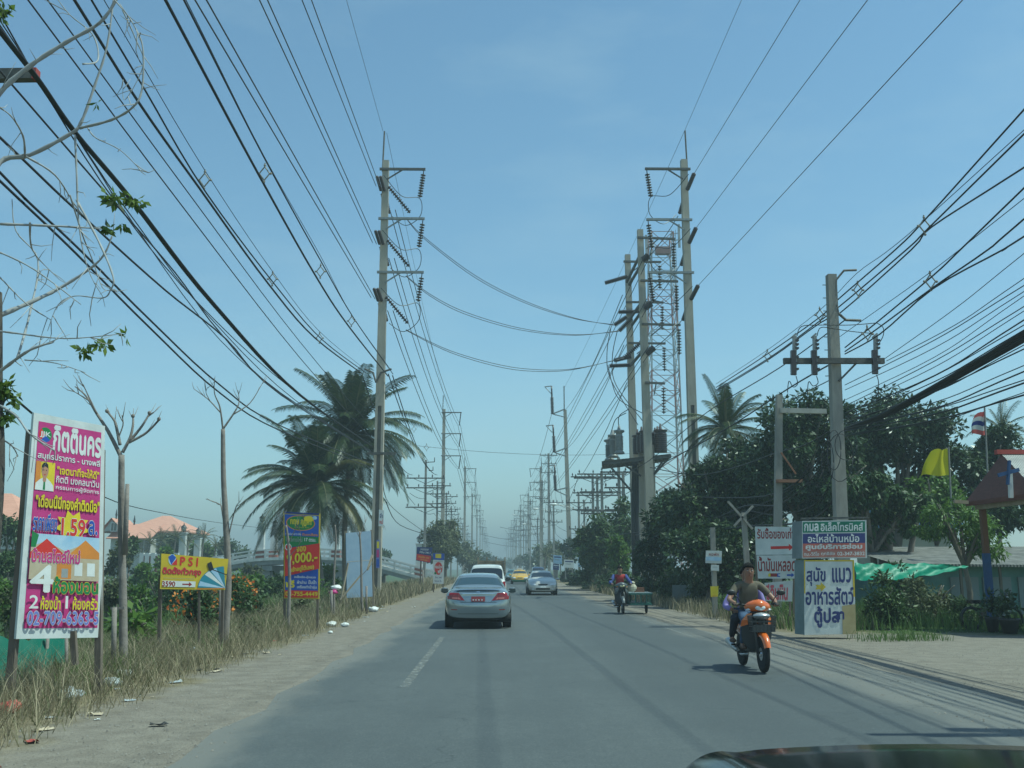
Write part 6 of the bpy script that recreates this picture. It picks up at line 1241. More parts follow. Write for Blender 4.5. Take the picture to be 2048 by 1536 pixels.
b = MB(); b.box(((x0 + x1) / 2, 38.5, .85), (x1 - x0 - .8, 5, 1.66)); b.build('wall', TEALW, t)
for px in (1925, 1990, 2060): b = MB(); b.box((at(px, 1137, 36).x, 35.96, .65), (1.0, .08, 1.3)); b.build('door', pm('grey_door', (0.20, 0.22, 0.23), rough=.7), t)
for i in range(6): b = MB(); b.beam((x0 + 1 + 1.4 * i, 35.55, -.1), (x0 + 1 + 1.4 * i, 35.55, ZS(1130, 35.5)), .08, .08); b.build('veranda_post', WOOD, t)
t = thing('house', 'pale house with a bright blue roof glimpsed between the mango trunks', 'house', (at(1835, 1137, 62).x, 65, 0))
x0, x1 = at(1785, 1137, 62).x, at(1905, 1137, 62).x; b = MB(); b.box(((x0 + x1) / 2, 65, 2.1), (x1 - x0, 6, 4.2)); b.build('wall', pm('beige_wall', (0.36, 0.32, 0.26), (0.42, 0.38, 0.31), 1, .9), t)
b = MB(); hip(b, x0, x1, 62, 68, 4.25, 6.4, 2.4, .7); b.build('roof', pm('blue_roof', (0.06, 0.20, 0.42), (0.09, 0.26, 0.5), 2, .6), t); win(t, at(1815, 1137, 62).x, 61.98, 2.2, 1.0, 1.2)
# tarpaulin and net
TARP = leafmat('green_tarpaulin', [(0.03, 0.26, 0.15), (0.03, 0.26, 0.15)], .45, .25)
def drape(name, label, cat, top, bot, mat, amp, nu=24, nv=6, dy=0.0, holes=None):
    T, Bm = [at(*p) for p in top], [at(*p) for p in bot]; T, Bm = spline(T, nu // (len(T) - 1)), spline(Bm, nu // (len(Bm) - 1)); n = min(len(T), len(Bm)); b = MB()
    for j in range(nv + 1):
        for i in range(n):
            p = T[i].lerp(Bm[i], j / nv); p = p + Vector((0, amp * math.sin(i * .9 + j * 1.1) + dy * (j / nv) ** 2, amp * .4 * math.sin(i * 1.7 - j))); b.v.append(p)
    for j in range(nv):
        for i in range(n - 1): b.f.append((j * n + i, j * n + i + 1, (j + 1) * n + i + 1, (j + 1) * n + i)); b.m.append(0)
    return solo(b, name, mat, label, cat, None, True)
drape('tarpaulin', 'bright green tarpaulin slung below the corrugated roof', 'tarpaulin', [(1710, 1126, 31), (1770, 1128, 31), (1850, 1127, 31), (1935, 1133, 31.5)], [(1712, 1160, 30.6), (1775, 1160, 30.4), (1850, 1152, 30.6), (1935, 1137, 31.4)], TARP, .07)
drape('net_screen', 'sagging dark green net screen under the pink banner', 'net', [(-40, 1262, 14.6), (40, 1280, 15), (95, 1272, 15.4), (134, 1278, 15.8)], [(-40, 1385, 14.2), (40, 1372, 14.6), (95, 1356, 15.0), (134, 1345, 15.4)], leafmat('green_net', [(0.02, 0.15, 0.10), (0.02, 0.15, 0.10)], .7, .3), .05)
for a, e in (((38, 1378), (42, 1282)), ((90, 1362), (96, 1268)), ((133, 1350), (133, 1274))): solo(MB().tube([at(a[0], a[1], 15.2), at(e[0], e[1], 15.3)], .025, 6), 'wooden_stake', BARKB, 'thin stake holding up the green net screen', 'stake', 'stakes of the green net', True)
# sheets and posts under the mango trees
for (x0, y0, x1, y1, Y, lab) in ((1268, 1124, 1279, 1192, 64.5, 'pale metal sheet standing against the platform legs'), (1292, 1120, 1303, 1195, 60.0, 'second pale metal sheet to the road side of the platform'), (1345, 1170, 1398, 1208, 46, 'grey metal sheet fence panel in deep mango shade')):
    f, b = board(at(x0, y0, Y), at(x1, y0, Y), at(x1, y1, Y), at(x0, y1, Y), .04); solo(b, 'metal_sheet', corr('pale_sheet' + str(Y), (0.26, 0.29, 0.30), (0.34, 0.36, 0.36), 6), lab, 'metal sheet')
for i, px in enumerate((1316, 1324, 1331, 1370, 1379)): b = MB(); b.beam((at(px, 1137, 50).x, 50, -.2), (at(px, 1137, 50).x, 50, 1.15), .13, .13); solo(b, 'fence_post', CONC2, 'short concrete fence post in the mango shade', 'post', 'fence posts in the mango shade')
# potted plants
for px, py, Y, r, lab in ((1986, 1260, 26.2, .17, 'small dark pot with a bushy plant beside the pavilion'), (2020, 1262, 25.6, .24, 'large dark pot with a leafy plant under the pavilion eave')):
    c = at(px, py, Y); c.z = 0; t = thing('potted_plant', lab, 'potted plant', c); b = MB(); b.lathe([(r * .7, 0), (r, .30), (r * 1.08, .32), (r * 1.08, .37), (r * .9, .37), (r * .85, .33)], c, (0, 0, 1), 12); b.build('pot', pm('dark_pot', (0.025, 0.022, 0.02), rough=.6), t, True)
    V, Fc = leaf_cloud([((0, 0, .72), (.28, .28, .34), 120)], .16, .05, .2, int(px), .9, .2); mesh_obj('leaves', V, Fc, MANGO, t)
t = thing('parked_motorcycle', 'black and white motorcycle leaning by the pots beside the pavilion', 'motorcycle', at(1985, 1258, 27.4)); t.location.z = 0; c = t.location.copy()
b = MB()
for dx in (-.55, .55): b.tube([c + Vector((dx + .28 * math.cos(a), 0, .28 + .28 * math.sin(a))) for a in (2 * math.pi * k / 16 for k in range(17))], .045, 6)
b.build('wheel', BLK, t, True)
b = MB(); b.beam(c + Vector((-.6, 0, .72)), c + Vector((.1, 0, .70)), .2, .10); b.beam(c + Vector((-.35, 0, .45)), c + Vector((.4, 0, .40)), .18, .22); b.beam(c + Vector((.25, 0, .45)), c + Vector((.45, 0, .95)), .22, .12); b.build('body', pm('black_paint', (0.012, 0.012, 0.014), rough=.25), t)
b = MB(); b.beam(c + Vector((.28, -.03, .35)), c + Vector((.42, -.03, .86)), .26, .05); b.build('leg_shield', WTRIM, t)
b = MB(); b.tube([c + Vector((.42, -.32, 1.02)), c + Vector((.44, 0, .98)), c + Vector((.42, .32, 1.02))], .02, 6); b.build('handlebar', STEELD, t)

# ---------------------------------------------------------------- litter on the verge
protos = []
LIT = [WHT, pm('grey_plastic', (0.36, 0.38, 0.39), rough=.4), pm('red_wrapper', (0.38, 0.08, 0.06), rough=.5), TAN, pm('dark_scrap', (0.03, 0.03, 0.03), rough=.8)]
def bag(r, seed):
    g = random.Random(seed); b = MB(); b.ball((0, 0, r * .42), (r, r * .75, r * .48), 12, 8)
    b.v = [v * (1 + g.uniform(-.30, .26)) for v in b.v]; b.v = [Vector((v.x, v.y, max(v.z, .004))) for v in b.v]; return b
def scrap(w_, l_, seed):
    g = random.Random(seed); b = MB(); n = 4; b.v = [Vector((w_ * (i / n - .5) + g.uniform(-.01, .01), l_ * (j / n - .5), .015 + abs(g.gauss(0, .018)))) for j in range(n + 1) for i in range(n + 1)]
    b.f = [(j * (n + 1) + i, j * (n + 1) + i + 1, (j + 1) * (n + 1) + i + 1, (j + 1) * (n + 1) + i) for j in range(n) for i in range(n)]; b.m = [0] * len(b.f); return b
bagl = [(602, 1248, .16, 1, 'milky plastic bag below the price banner'), (663, 1251, .14, 0, 'white plastic bag by the sapling with pink rags'), (690, 1252, .12, 0, 'white plastic bag farther from the sapling towards the road'), (746, 1222, .20, 0, 'bright white plastic bag at the road edge before the palm-side pole'), (661, 1265, .07, 0, 'small bright white cup on the sand'), (245, 1352, .12, 0, 'white plastic bag hung in grass at the candelabra tree'), (222, 1372, .14, 1, 'greyish plastic bag in the grass between the banner post and the tree'), (140, 1398, .15, 1, 'large crumpled grey plastic sheet below the pink banner'), (40, 1362, .20, 0, 'white plastic bag at the foot of the green net'), (18, 1425, .14, 2, 'red wrapper in the grass near the frame edge'), (385, 1305, .12, 1, 'grey plastic bag before the yellow satellite sign'), (1475, 1237, .10, 0, 'white plastic scrap in the weeds behind the riders'), (1808, 1248, .12, 0, 'pale crumpled wrapper at the foot of the wild bush'), (672, 1188, .16, 0, 'white rag tied on the stake of the thin sapling')]
for px, py, r, mi_, lab in bagl[:-1]:
    p = gp(px, py + 2, 0.0); b = bag(r, px); o = mesh_obj('plastic_bag', b.v, b.f, LIT[mi_], None, True); o.location = (p.x, p.y, gz(p.x, p.y)); tag(o, lab, 'plastic bag', 'plastic bags dumped on the verges')
b = bag(.16, 3); p = at(672, 1180, 32.8); o = mesh_obj('rag', b.v, b.f, [WHT], None, True); o.location = p; tag(o, 'white rag tied on the stake of the thin sapling', 'rag')
b = bag(.14, 4); p = at(667, 1188, 32.7); o = mesh_obj('rag', b.v, b.f, [PK], None, True); o.location = p; tag(o, 'pink rag tied on the stake of the thin sapling', 'rag')
g = random.Random(4); P4 = [scrap(.22, .12, 1), scrap(.12, .30, 2), scrap(.30, .18, 3), scrap(.10, .10, 4)]; meshes = []
for k in range(64):
    y = 7.5 + 38 * g.random() ** 1.6; x = -4.5 + g.gauss(0, .55) - .2
    if x > -3.0: continue
    key = (k % 4, k % 5)
    o = mesh_obj('paper_scrap', P4[key[0]].v, P4[key[0]].f, LIT[(0, 3, 1, 2 if k % 3 == 0 else 3, 4)[key[1]]], None) if key not in dict(meshes) else bpy.data.objects.new('paper_scrap', dict(meshes)[key])
    if key not in dict(meshes): meshes.append((key, o.data))
    else: COL.objects.link(o)
    o.location = (x, y, gz(x, y)); o.rotation_euler = (0, 0, g.uniform(0, 6.28)); s = g.uniform(.3, .85); o.scale = (s, s, s)
    tag(o, 'flat scrap of litter lying on the sandy west verge', 'litter', 'scraps of litter on the west verge')
TYRE = pm('tyre_rubber', (0.014, 0.014, 0.015), rough=.85); RIM = pm('alloy_rim', (0.40, 0.40, 0.41), rough=.35, metal=.8); UNDER = pm('underbody', (0.012, 0.012, 0.012), rough=.9); PLASB = pm('black_trim', (0.015, 0.015, 0.016), rough=.5)
TAILR = pm('tail_lamp_red', (0.22, 0.006, 0.010), rough=.10, coat=.6); TAILP = pm('tail_lamp_pale', (0.50, 0.16, 0.14), rough=.15); CHRM = pm('chrome', (0.75, 0.75, 0.76), rough=.12, metal=1.0); PLATER = pm('plate_red', (0.17, 0.018, 0.022), rough=.5); HEADL = pm('headlamp_glass', (0.62, 0.64, 0.66), rough=.08, coat=1.0); SILV = pm('satin_silver', (0.5, 0.5, 0.5), rough=.3, metal=.6)
def paint(name, c, metal=.55, rough=.30): return pm(name, c, rough=rough, metal=metal, coat=.8)
def glassm(name, c): return pm(name, c, rough=.06, spec=.9, coat=.5)
def evalmesh(o):
    dg = bpy.context.evaluated_depsgraph_get(); return o.evaluated_get(dg).to_mesh()
def loft(st, rear, front):
    """st: stations (y, half width, bottom, belt, top, roof half width); rear/front: cap bulges per row"""
    J = 9; V = []; Fc = []; ring = []
    for (y, w_, z0, be, tp, rw) in st:
        half = [(0, z0), (.78 * w_, z0), (.965 * w_, z0 + .10), (w_, z0 + (be - z0) * .55), (.985 * w_, be - .09), (.935 * w_, be), (rw, tp - .045), (rw * .84, tp - .010), (0, tp + .012)]
        R_ = []; L_ = []
        for j, (x, z) in enumerate(half): R_.append(len(V)); V.append((x, y, z))
        for j, (x, z) in enumerate(half):
            if j in (0, 8): L_.append(R_[j])
            else: L_.append(len(V)); V.append((-x, y, z))
        ring.append((R_, L_))
    mi_ = []
    n = len(st)
    for i in range(n - 1):
        for j in range(8):
            a, b_ = ring[i], ring[i + 1]
            Fc.append((a[0][j], b_[0][j], b_[0][j + 1], a[0][j + 1])); mi_.append((i, j)); Fc.append((a[1][j + 1], b_[1][j + 1], b_[1][j], a[1][j])); mi_.append((i, j))
    for (i, bul, sg) in ((0, rear, -1), (n - 1, front, 1)):
        R_, L_ = ring[i]; M = [R_[0]]
        for j in range(1, 8): v = V[R_[j]]; M.append(len(V)); V.append((0, v[1] + sg * bul[j - 1], v[2] + (.008 if j > 3 else 0)))
        M.append(R_[8])
        for j in range(8):
            for side, Q in ((0, R_), (1, L_)):
                f = [Q[j], Q[j + 1], M[j + 1], M[j]]; f = list(dict.fromkeys(f)); 
                if (sg > 0) == (side == 0): f = f[::-1]
                Fc.append(tuple(f)); mi_.append((-1 if sg < 0 else 99, j))
    return V, Fc, mi_
def build_car(name, label, cat, sp, loc_, rz, group=None, detail='rear'):
    t = thing(name, label, cat, loc_, rz, group); V, Fc, ids = loft(sp['st'], sp['rear'], sp['front'])
    mats = [sp['paint'], sp['glass'], sp['glass'], sp['glass'], sp.get('paint2', sp['paint'])]
    mi_ = []
    for (i, j) in ids:
        m_ = 0
        if i in sp['rg'] and j in (6, 7): m_ = 1
        elif i in sp['wg'] and j in (6, 7): m_ = 2
        elif i in sp['sg'] and j == 5: m_ = 3
        elif 'paint2' in sp and j < 3: m_ = 4
        mi_.append(m_)
    me = mesh_obj('loft', V, Fc, mats, None, True, mi_); md = me.modifiers.new('s', 'SUBSURF'); md.levels = 3; md.render_levels = 3
    if detail == 'far': md.levels = 2
    em = evalmesh(me); co = [v.co.copy() for v in em.vertices]; pol = [(tuple(p.vertices), p.material_index) for p in em.polygons]
    bvh = BVHTree.FromPolygons(co, [p for p, _ in pol])
    for k, nm in enumerate(('body', 'rear_window', 'windscreen', 'side_window', 'lower_body')):
        fs = [p for p, q in pol if q == k]
        if not fs: continue
        if k == 3:
            for s_, sel in ((1, [f for f in fs if co[f[0]].x + co[f[2]].x > 0]), (-1, [f for f in fs if co[f[0]].x + co[f[2]].x <= 0])):
                ix = sorted({i for f in sel for i in f}); mp = {i: q for q, i in enumerate(ix)}; mesh_obj(nm, [co[i] for i in ix], [tuple(mp[i] for i in f) for f in sel], mats[k], t, True)
            continue
        ix = sorted({i for f in fs for i in f}); mp = {i: q for q, i in enumerate(ix)}; mesh_obj(nm, [co[i] for i in ix], [tuple(mp[i] for i in f) for f in fs], mats[k], t, True)
    bpy.data.objects.remove(me)
    Ln = sp['st'][-1][0]
    def hit(x, z, front):
        o_ = Vector((x, Ln + 3 if front else -3, z)); r = bvh.ray_cast(o_, Vector((0, -1 if front else 1, 0))); return r[0] if r[0] is not None else Vector((x, Ln if front else 0, z))
    def patch(nm, quad, mat, front, off=.006, par=None, n=6):
        """quad: four (x, z) corners TL TR BR BL"""
        b = MB()
        for j in range(n + 1):
            for i in range(n + 1):
                u, v = i / n, j / n; x = (quad[0][0] * (1 - u) + quad[1][0] * u) * (1 - v) + (quad[3][0] * (1 - u) + quad[2][0] * u) * v; z = (quad[0][1] * (1 - u) + quad[1][1] * u) * (1 - v) + (quad[3][1] * (1 - u) + quad[2][1] * u) * v
                p = hit(x, z, front); b.v.append(p + Vector((0, off if front else -off, 0)))
        for j in range(n):
            for i in range(n): q = (j * (n + 1) + i, j * (n + 1) + i + 1, (j + 1) * (n + 1) + i + 1, (j + 1) * (n + 1) + i); b.f.append(q[::-1] if not front else q); b.m.append(0)
        return loc(b, nm, mat, par or t, True)
    for y in sp['ax']:
        for s in (-1, 1):
            wx = s * sp['tw']; r = sp['wr']
            b = MB(); b.lathe([(r * .62, -.11), (r * .96, -.105), (r, -.07), (r, .07), (r * .96, .105), (r * .62, .11)], (wx, y, r), (1, 0, 0), 20); wheel = loc(b, 'wheel', TYRE, t, True)
            b = MB(); b.lathe([(r * .63, 0), (r * .55, .03), (r * .2, .0), (.01, .02)], (wx + s * .085, y, r), (s, 0, 0), 14); loc(b, 'rim', RIM, wheel, True)
            b = MB(); b.lathe([(r * 1.16, 0), (r * 1.16, .02)], (s * (sp['hw'] - .03), y, r + .02), (s, 0, 0), 20); loc(b, 'wheel_arch', UNDER, t)
    for s in (-1, 1):
        b = MB(); my, mz = sp['mir']; b.ball((s * (sp['hw'] + .09), my, mz), (.125, .07, .085), 10, 6); b.beam((s * (sp['hw'] - .08), my, mz - .05), (s * (sp['hw'] + .05), my, mz - .02), .05, .04); mo = loc(b, 'wing_mirror', sp['paint'] if not sp.get('blackmir') else PLASB, t, True)
        b = MB(); b.box((s * (sp['hw'] + .09), my - .066, mz), (.19, .012, .115)); loc(b, 'mirror_glass', sp['glass'], mo)
    b = MB(); b.box((0, Ln / 2, .24), (sp['hw'] * 1.5, Ln * .8, .12)); loc(b, 'underbody', UNDER, t)
    return t, patch, hit
SED = dict(st=[(0.0, .80, .29, .94, .99, .62), (.10, .865, .27, .97, 1.05, .66), (.34, .895, .27, .97, 1.085, .69), (.55, .905, .27, .965, 1.10, .69), (.60, .905, .27, .965, 1.12, .685), (1.28, .91, .22, .95, 1.40, .575), (1.36, .91, .22, .95, 1.43, .565), (1.75, .91, .20, .94, 1.47, .575), (2.55, .91, .20, .93, 1.475, .58), (2.90, .91, .20, .93, 1.44, .58), (2.98, .91, .20, .93, 1.41, .585), (3.72, .905, .20, .93, 1.03, .70), (3.80, .905, .20, .93, 1.01, .70), (4.35, .88, .20, .84, .90, .68), (4.68, .80, .22, .72, .78, .60), (4.78, .70, .26, .64, .68, .52)],
           rear=[.04, .11, .19, .03, .06, .02, .01], front=[.05, .12, .14, .10, .06, .02, .01], rg=(4,), wg=(10,), sg=(5, 6, 7, 8, 9), ax=(1.02, 3.80), tw=.79, wr=.325, hw=.915, mir=(3.02, .96))
# ---- the silver-blue sedan ahead
CAM = dict(SED); CAM.update(paint=paint('silver_blue_paint', (0.29, 0.325, 0.345), .6, .18), glass=glassm('tinted_glass', (0.022, 0.040, 0.044)))
cc = gp(956, 1259); t, patch, hit = build_car('sedan_car', 'silver-blue sedan seen from behind in the lane ahead with a red number plate', 'car', CAM, (cc.x, cc.y, 0), R(.8))
for s in (-1, 1):
    l = patch('tail_light', [(s * .835, .965), (s * .52, .955), (s * .36, .755), (s * .825, .79)], TAILR, False, .012); patch('lamp_lens', [(s * .70, .845), (s * .52, .84), (s * .46, .785), (s * .70, .80)], TAILP, False, .016, l)
    patch('fog_reflector', [(s * .72, .53), (s * .56, .525), (s * .56, .505), (s * .72, .51)], TAILR, False, .008)
patch('number_plate', [(-.185, .865), (.185, .865), (.185, .735), (-.185, .735)], PLATER, False, .018, None, 3)
for s in (-1, 1):
    patch('panel_gap', [(s * .535, 1.02), (s * .527, 1.02), (s * .535, .965), (s * .543, .965)], UNDER, False, .005); patch('panel_gap', [(s * .36, .752), (s * .352, .752), (s * .335, .715), (s * .343, .715)], UNDER, False, .005); patch('lamp_divider', [(s * .555, .96), (s * .548, .96), (s * .545, .765), (s * .552, .765)], UNDER, False, .0165)
patch('bumper_shade_line', [(-.78, .415), (.78, .415), (.78, .405), (-.78, .405)], UNDER, False, .003)
pl = [c for c in t.children if c.name.startswith('number_plate')][0]
b = MB(); 
for k, x in enumerate((-.13, -.06, .02, .10)): b.box((x, hit(x, .76, False).y - .022, .775), (.035, .004, .035))
loc(b, 'plate_digits', WHT, pl)
patch('plate_garnish', [(-.47, .945), (.47, .945), (.40, .925), (-.40, .925)], CHRM, False, .014); patch('emblem', [(-.05, 1.0), (.05, 1.0), (.05, .965), (-.05, .965)], CHRM, False, .012, None, 3); patch('boot_shadow_gap', [(-.49, .72), (.49, .72), (.49, .708), (-.49, .708)], UNDER, False, .004)
b = MB(); n = 14
for i in range(n): 
    x0, x1 = -.60 + 1.2 * i / n, -.60 + 1.2 * (i + 1) / n; f0 = .06 * (1 - (x0 / .6) ** 2); f1 = .06 * (1 - (x1 / .6) ** 2); b.beam((x0, .10 - f0, 1.085), (x1, .10 - f1, 1.085), .13, .026, up=(0, 0, 1))
loc(b, 'boot_spoiler', CAM['paint'], t, False)
b = MB(); b.box((0, .16, .27), (1.15, .2, .06)); b.box((-.15, .5, .26), (.7, .5, .12)); loc(b, 'rear_valance', UNDER, t)
b = MB(); b.lathe([(.035, 0), (.042, 0), (.042, .25), (.035, .25)], (.56, .04, .30), (0, 1, 0), 10); b.lathe([(.12, 0), (.12, .4)], (.50, .35, .30), (1, 0, 0), 8); loc(b, 'exhaust', UNDER, t, True)
# ---- white pickup in front of it
PK_ = dict(st=[(0, .78, .45, 1.0, 1.05, .6), (.1, .84, .42, 1.02, 1.1, .7), (.3, .85, .42, 1.03, 1.72, .66), (.36, .85, .42, 1.03, 1.74, .66), (.40, .85, .42, 1.03, 1.755, .66), (1.6, .85, .4, 1.03, 1.78, .66), (1.7, .85, .4, 1.03, 1.78, .66), (2.6, .85, .4, 1.03, 1.78, .64), (3.0, .85, .4, 1.03, 1.74, .62), (3.06, .85, .4, 1.03, 1.72, .62), (3.8, .85, .4, 1.05, 1.16, .7), (3.9, .85, .4, 1.05, 1.14, .7), (4.7, .82, .4, .98, 1.04, .66), (4.95, .74, .42, .85, .9, .56)],
           rear=[.03, .06, .08, .04, .03, .02, .01], front=[.05, .1, .12, .08, .05, .02, .01], rg=(1,), wg=(9,), sg=(3, 4, 5, 6, 7), ax=(1.0, 4.0), tw=.74, wr=.36, hw=.86, mir=(3.1, 1.12), blackmir=1, paint=paint('white_paint', (0.66, 0.66, 0.65), 0, .3), glass=glassm('black_glass', (0.012, 0.014, 0.018)))
p = gp(972, 1210); t, patch, hit = build_car('pickup_truck', 'white pickup with a dark rear canopy window hidden behind the silver-blue sedan', 'pickup', PK_, (at(974, 1137, 44).x, 44, 0), 0)
for s in (-1, 1): patch('tail_light', [(s * .80, 1.05), (s * .68, 1.05), (s * .68, .75), (s * .80, .75)], TAILR, False, .012)
patch('number_plate', [(-.18, .72), (.18, .72), (.18, .6), (-.18, .6)], WHT, False, .012, None, 3)
# ---- timber crate truck
xt = at(983, 1137, 74).x; t = thing('cargo_truck', 'truck with a tall slatted wooden cargo box driving ahead of the white pickup', 'truck', (xt, 74, 0))
WDT = pm('brown_cargo_boards', (0.24, 0.18, 0.115), (0.36, 0.28, 0.19), 4, .9)
b = MB(); zt_ = at(983, 1117, 74).z; b.box((0, 2.6, 1.15), (2.0, 5.2, .14))
for k in range(6): b.box((0, 0, 1.30 + k * (zt_ - 1.35) / 6), (2.02, .05, (zt_ - 1.35) / 6 * .72)); 
for k in range(6):
    for s in (-1, 1): b.box((s * 1.0, 2.6, 1.30 + k * (zt_ - 1.35) / 6), (.05, 5.2, (zt_ - 1.35) / 6 * .72))
for x in (-.98, -.33, .33, .98): b.box((x, -.05, (1.2 + zt_) / 2 + .05), (.09, .07, zt_ - 1.1))
loc(b, 'cargo_box', WDT, t)
b = MB(); b.box((0, 2.6, (1.2 + zt_) / 2 - .1), (1.7, 4.8, zt_ - 1.5)); loc(b, 'load', pm('sacking', (0.20, 0.16, 0.11), (0.3, 0.25, 0.17), 3, .95), t)
b = MB(); b.box((0, 6.2, 1.35), (1.9, 1.7, 1.7)); loc(b, 'cab', paint('cab_blue', (0.12, 0.2, 0.3), 0, .4), t); b = MB(); b.box((0, 3.4, .75), (.8, 6.6, .25)); loc(b, 'chassis', UNDER, t)
for y in (1.0, 6.2):
    for s in (-.8, .8): b = MB(); b.lathe([(.25, -.14), (.44, -.13), (.45, .13), (.25, .14)], (s, y, .45), (1, 0, 0), 14); loc(b, 'wheel', TYRE, t, True)
for s in (-.8, .8): b = MB(); b.box((s, -.02, .95), (.22, .06, .14)); loc(b, 'tail_light', TAILR, t)
# ---- oncoming champagne sedan
ON = dict(SED); ON.update(paint=paint('champagne_paint', (0.52, 0.50, 0.455), .25, .3), glass=glassm('smoked_glass', (0.016, 0.022, 0.026)))
p = gp(1086, 1191); t, patch, hit = build_car('sedan_car', 'champagne silver sedan coming towards us on the far side', 'car', ON, (p.x, p.y + 4.78, 0), R(180), None)
Ln = 4.78
for s in (-1, 1):
    patch('headlight', [(s * .80, .74), (s * .44, .70), (s * .42, .60), (s * .78, .60)], HEADL, True, .010); patch('fog_light', [(s * .66, .42), (s * .52, .42), (s * .52, .34), (s * .66, .34)], HEADL, True, .008)
patch('grille', [(-.30, .69), (.30, .69), (.26, .60), (-.26, .60)], PLASB, True, .010); patch('lower_grille', [(-.42, .44), (.42, .44), (.42, .34), (-.42, .34)], UNDER, True, .008); patch('number_plate', [(-.17, .54), (.17, .54), (.17, .45), (-.17, .45)], WHT, True, .02, None, 3)
# ---- taxi, yellow above and green below
TX = dict(SED); TX.update(paint=paint('taxi_yellow', (0.62, 0.36, 0.02), 0, .35), paint2=paint('taxi_green', (0.02, 0.16, 0.08), 0, .35), glass=glassm('taxi_glass', (0.02, 0.03, 0.03)))
p = gp(1040, 1168.5); t, patch, hit = build_car('taxi', 'yellow and green taxi coming from far along the road', 'taxi', TX, (p.x, p.y + 4.7, 0), R(180), None, 'far')
for s in (-1, 1): patch('headlight', [(s * .80, .74), (s * .44, .70), (s * .42, .60), (s * .78, .60)], HEADL, True, .010)
patch('grille', [(-.30, .69), (.30, .69), (.26, .60), (-.26, .60)], PLASB, True, .010); b = MB(); b.box((0, 2.4, 1.56), (.6, .22, .16)); loc(b, 'roof_sign', WHT, t)
# ---- more far traffic
GRC = dict(SED); GRC.update(paint=paint('teal_paint', (0.06, 0.16, 0.15), .3, .35), glass=TX['glass'])
t, patch, hit = build_car('sedan_car', 'dark teal car following behind the yellow and green taxi', 'car', GRC, (at(1026, 1137, 128).x, 132, 0), R(180), None, 'far')
for s in (-1, 1): patch('headlight', [(s * .80, .74), (s * .44, .70), (s * .42, .60), (s * .78, .60)], HEADL, True, .010)
t, patch, hit = build_car('pickup_truck', 'dark pickup parked on the east shoulder beyond the champagne sedan', 'pickup', dict(PK_, paint=paint('navy_paint', (0.03, 0.05, 0.12), .3, .35)), (at(1068, 1137, 112).x + .6, 118, 0), R(180), None, 'far')

# ---------------------------------------------------------------- bonnet of our own car
BP = pm('glossy_black_paint', (0.006, 0.007, 0.007), rough=.12, coat=0.0, spec=.35)
c0 = at(1384, 1540, 1.95); c1 = at(1480, 1496, 2.05); xl = c0.x; t = thing('car_bonnet', 'glossy black bonnet scoop of the car the picture is taken from', 'bonnet', (xl + .3, 1.9, 1.0))
b = MB(); prof = [(xl - .03, c0.z - .07), (xl - .005, c0.z - .03), (xl + .025, c0.z + .005), (xl + .065, (c0.z + c1.z) / 2 + .008), (xl + .105, c1.z - .004), (xl + .17, c1.z + .002), (xl + .35, c1.z + .009), (xl + .55, c1.z + .009), (xl + .74, c1.z + .001), (xl + .80, c1.z - .012), (xl + .86, c0.z), (xl + .90, c0.z - .07)]
prof = [(v.x, v.z) for v in spline([(x, 0, z) for x, z in prof], 4)]; n = len(prof)
for y, dz in ((2.12, -.055), (2.09, -.018), (2.03, 0), (1.9, .009), (1.6, .028), (1.3, .045), (1.0, .055)): b.v += [Vector((x, y, z + dz - 0)) for x, z in prof]
for j in range(6): b.f += [(j * n + i, j * n + i + 1, (j + 1) * n + i + 1, (j + 1) * n + i) for i in range(n - 1)]
b.f.append(tuple(range(n))); b.m = [0] * len(b.f); b.build('scoop', BP, t, True)
b = MB(); zb_ = c0.z - .075; P = [(-.75, 2.45, zb_ - .16), (1.35, 2.45, zb_ - .16), (1.45, 1.9, zb_ - .03), (1.45, .6, zb_ - .02), (-.85, .6, zb_ - .02), (-.85, 1.9, zb_ - .03)]
b.add(P + [(x, y, z - .35) for x, y, z in P], [(0, 5, 2, 1), (5, 4, 3, 2), (0, 1, 7, 6), (1, 2, 8, 7), (2, 3, 9, 8), (4, 5, 11, 10), (5, 0, 6, 11)]); b.build('bonnet_panel', BP, t)
def skinned(name, J, E_, mat, parent, lv=2, root=None, extra=None):
    ks = list(J); me = bpy.data.meshes.new(name); me.from_pydata([J[k][0] for k in ks], [(ks.index(a), ks.index(b)) for a, b in E_], []); me.update()
    o = bpy.data.objects.new(name, me); COL.objects.link(o); o.modifiers.new('k', 'SKIN'); sd = o.modifiers.new('s', 'SUBSURF'); sd.levels = lv; sd.render_levels = lv
    for i, k in enumerate(ks):
        r = J[k][1]; r = r if isinstance(r, tuple) else (r, r); me.skin_vertices[0].data[i].radius = r; me.skin_vertices[0].data[i].use_root = (k == (root or ks[0]))
    em = evalmesh(o); b = MB(); b.v = [v.co.copy() for v in em.vertices]; b.f = [tuple(p.vertices) for p in em.polygons]; b.m = [0] * len(b.f); bpy.data.objects.remove(o)
    if extra: extra(b)
    return loc(b, name, mat, parent, True)
SKN = pm('tanned_skin', (0.23, 0.115, 0.07), (0.29, 0.15, 0.095), 6, .5); HAIR = pm('black_hair', (0.010, 0.009, 0.009), (0.014, 0.013, 0.012), 20, .85, spec=.15); JEAN = pm('blue_jeans', (0.035, 0.06, 0.12), (0.06, 0.10, 0.18), 8, .9); DARKT = pm('dark_trousers', (0.018, 0.02, 0.03), (0.03, 0.032, 0.045), 8, .9)
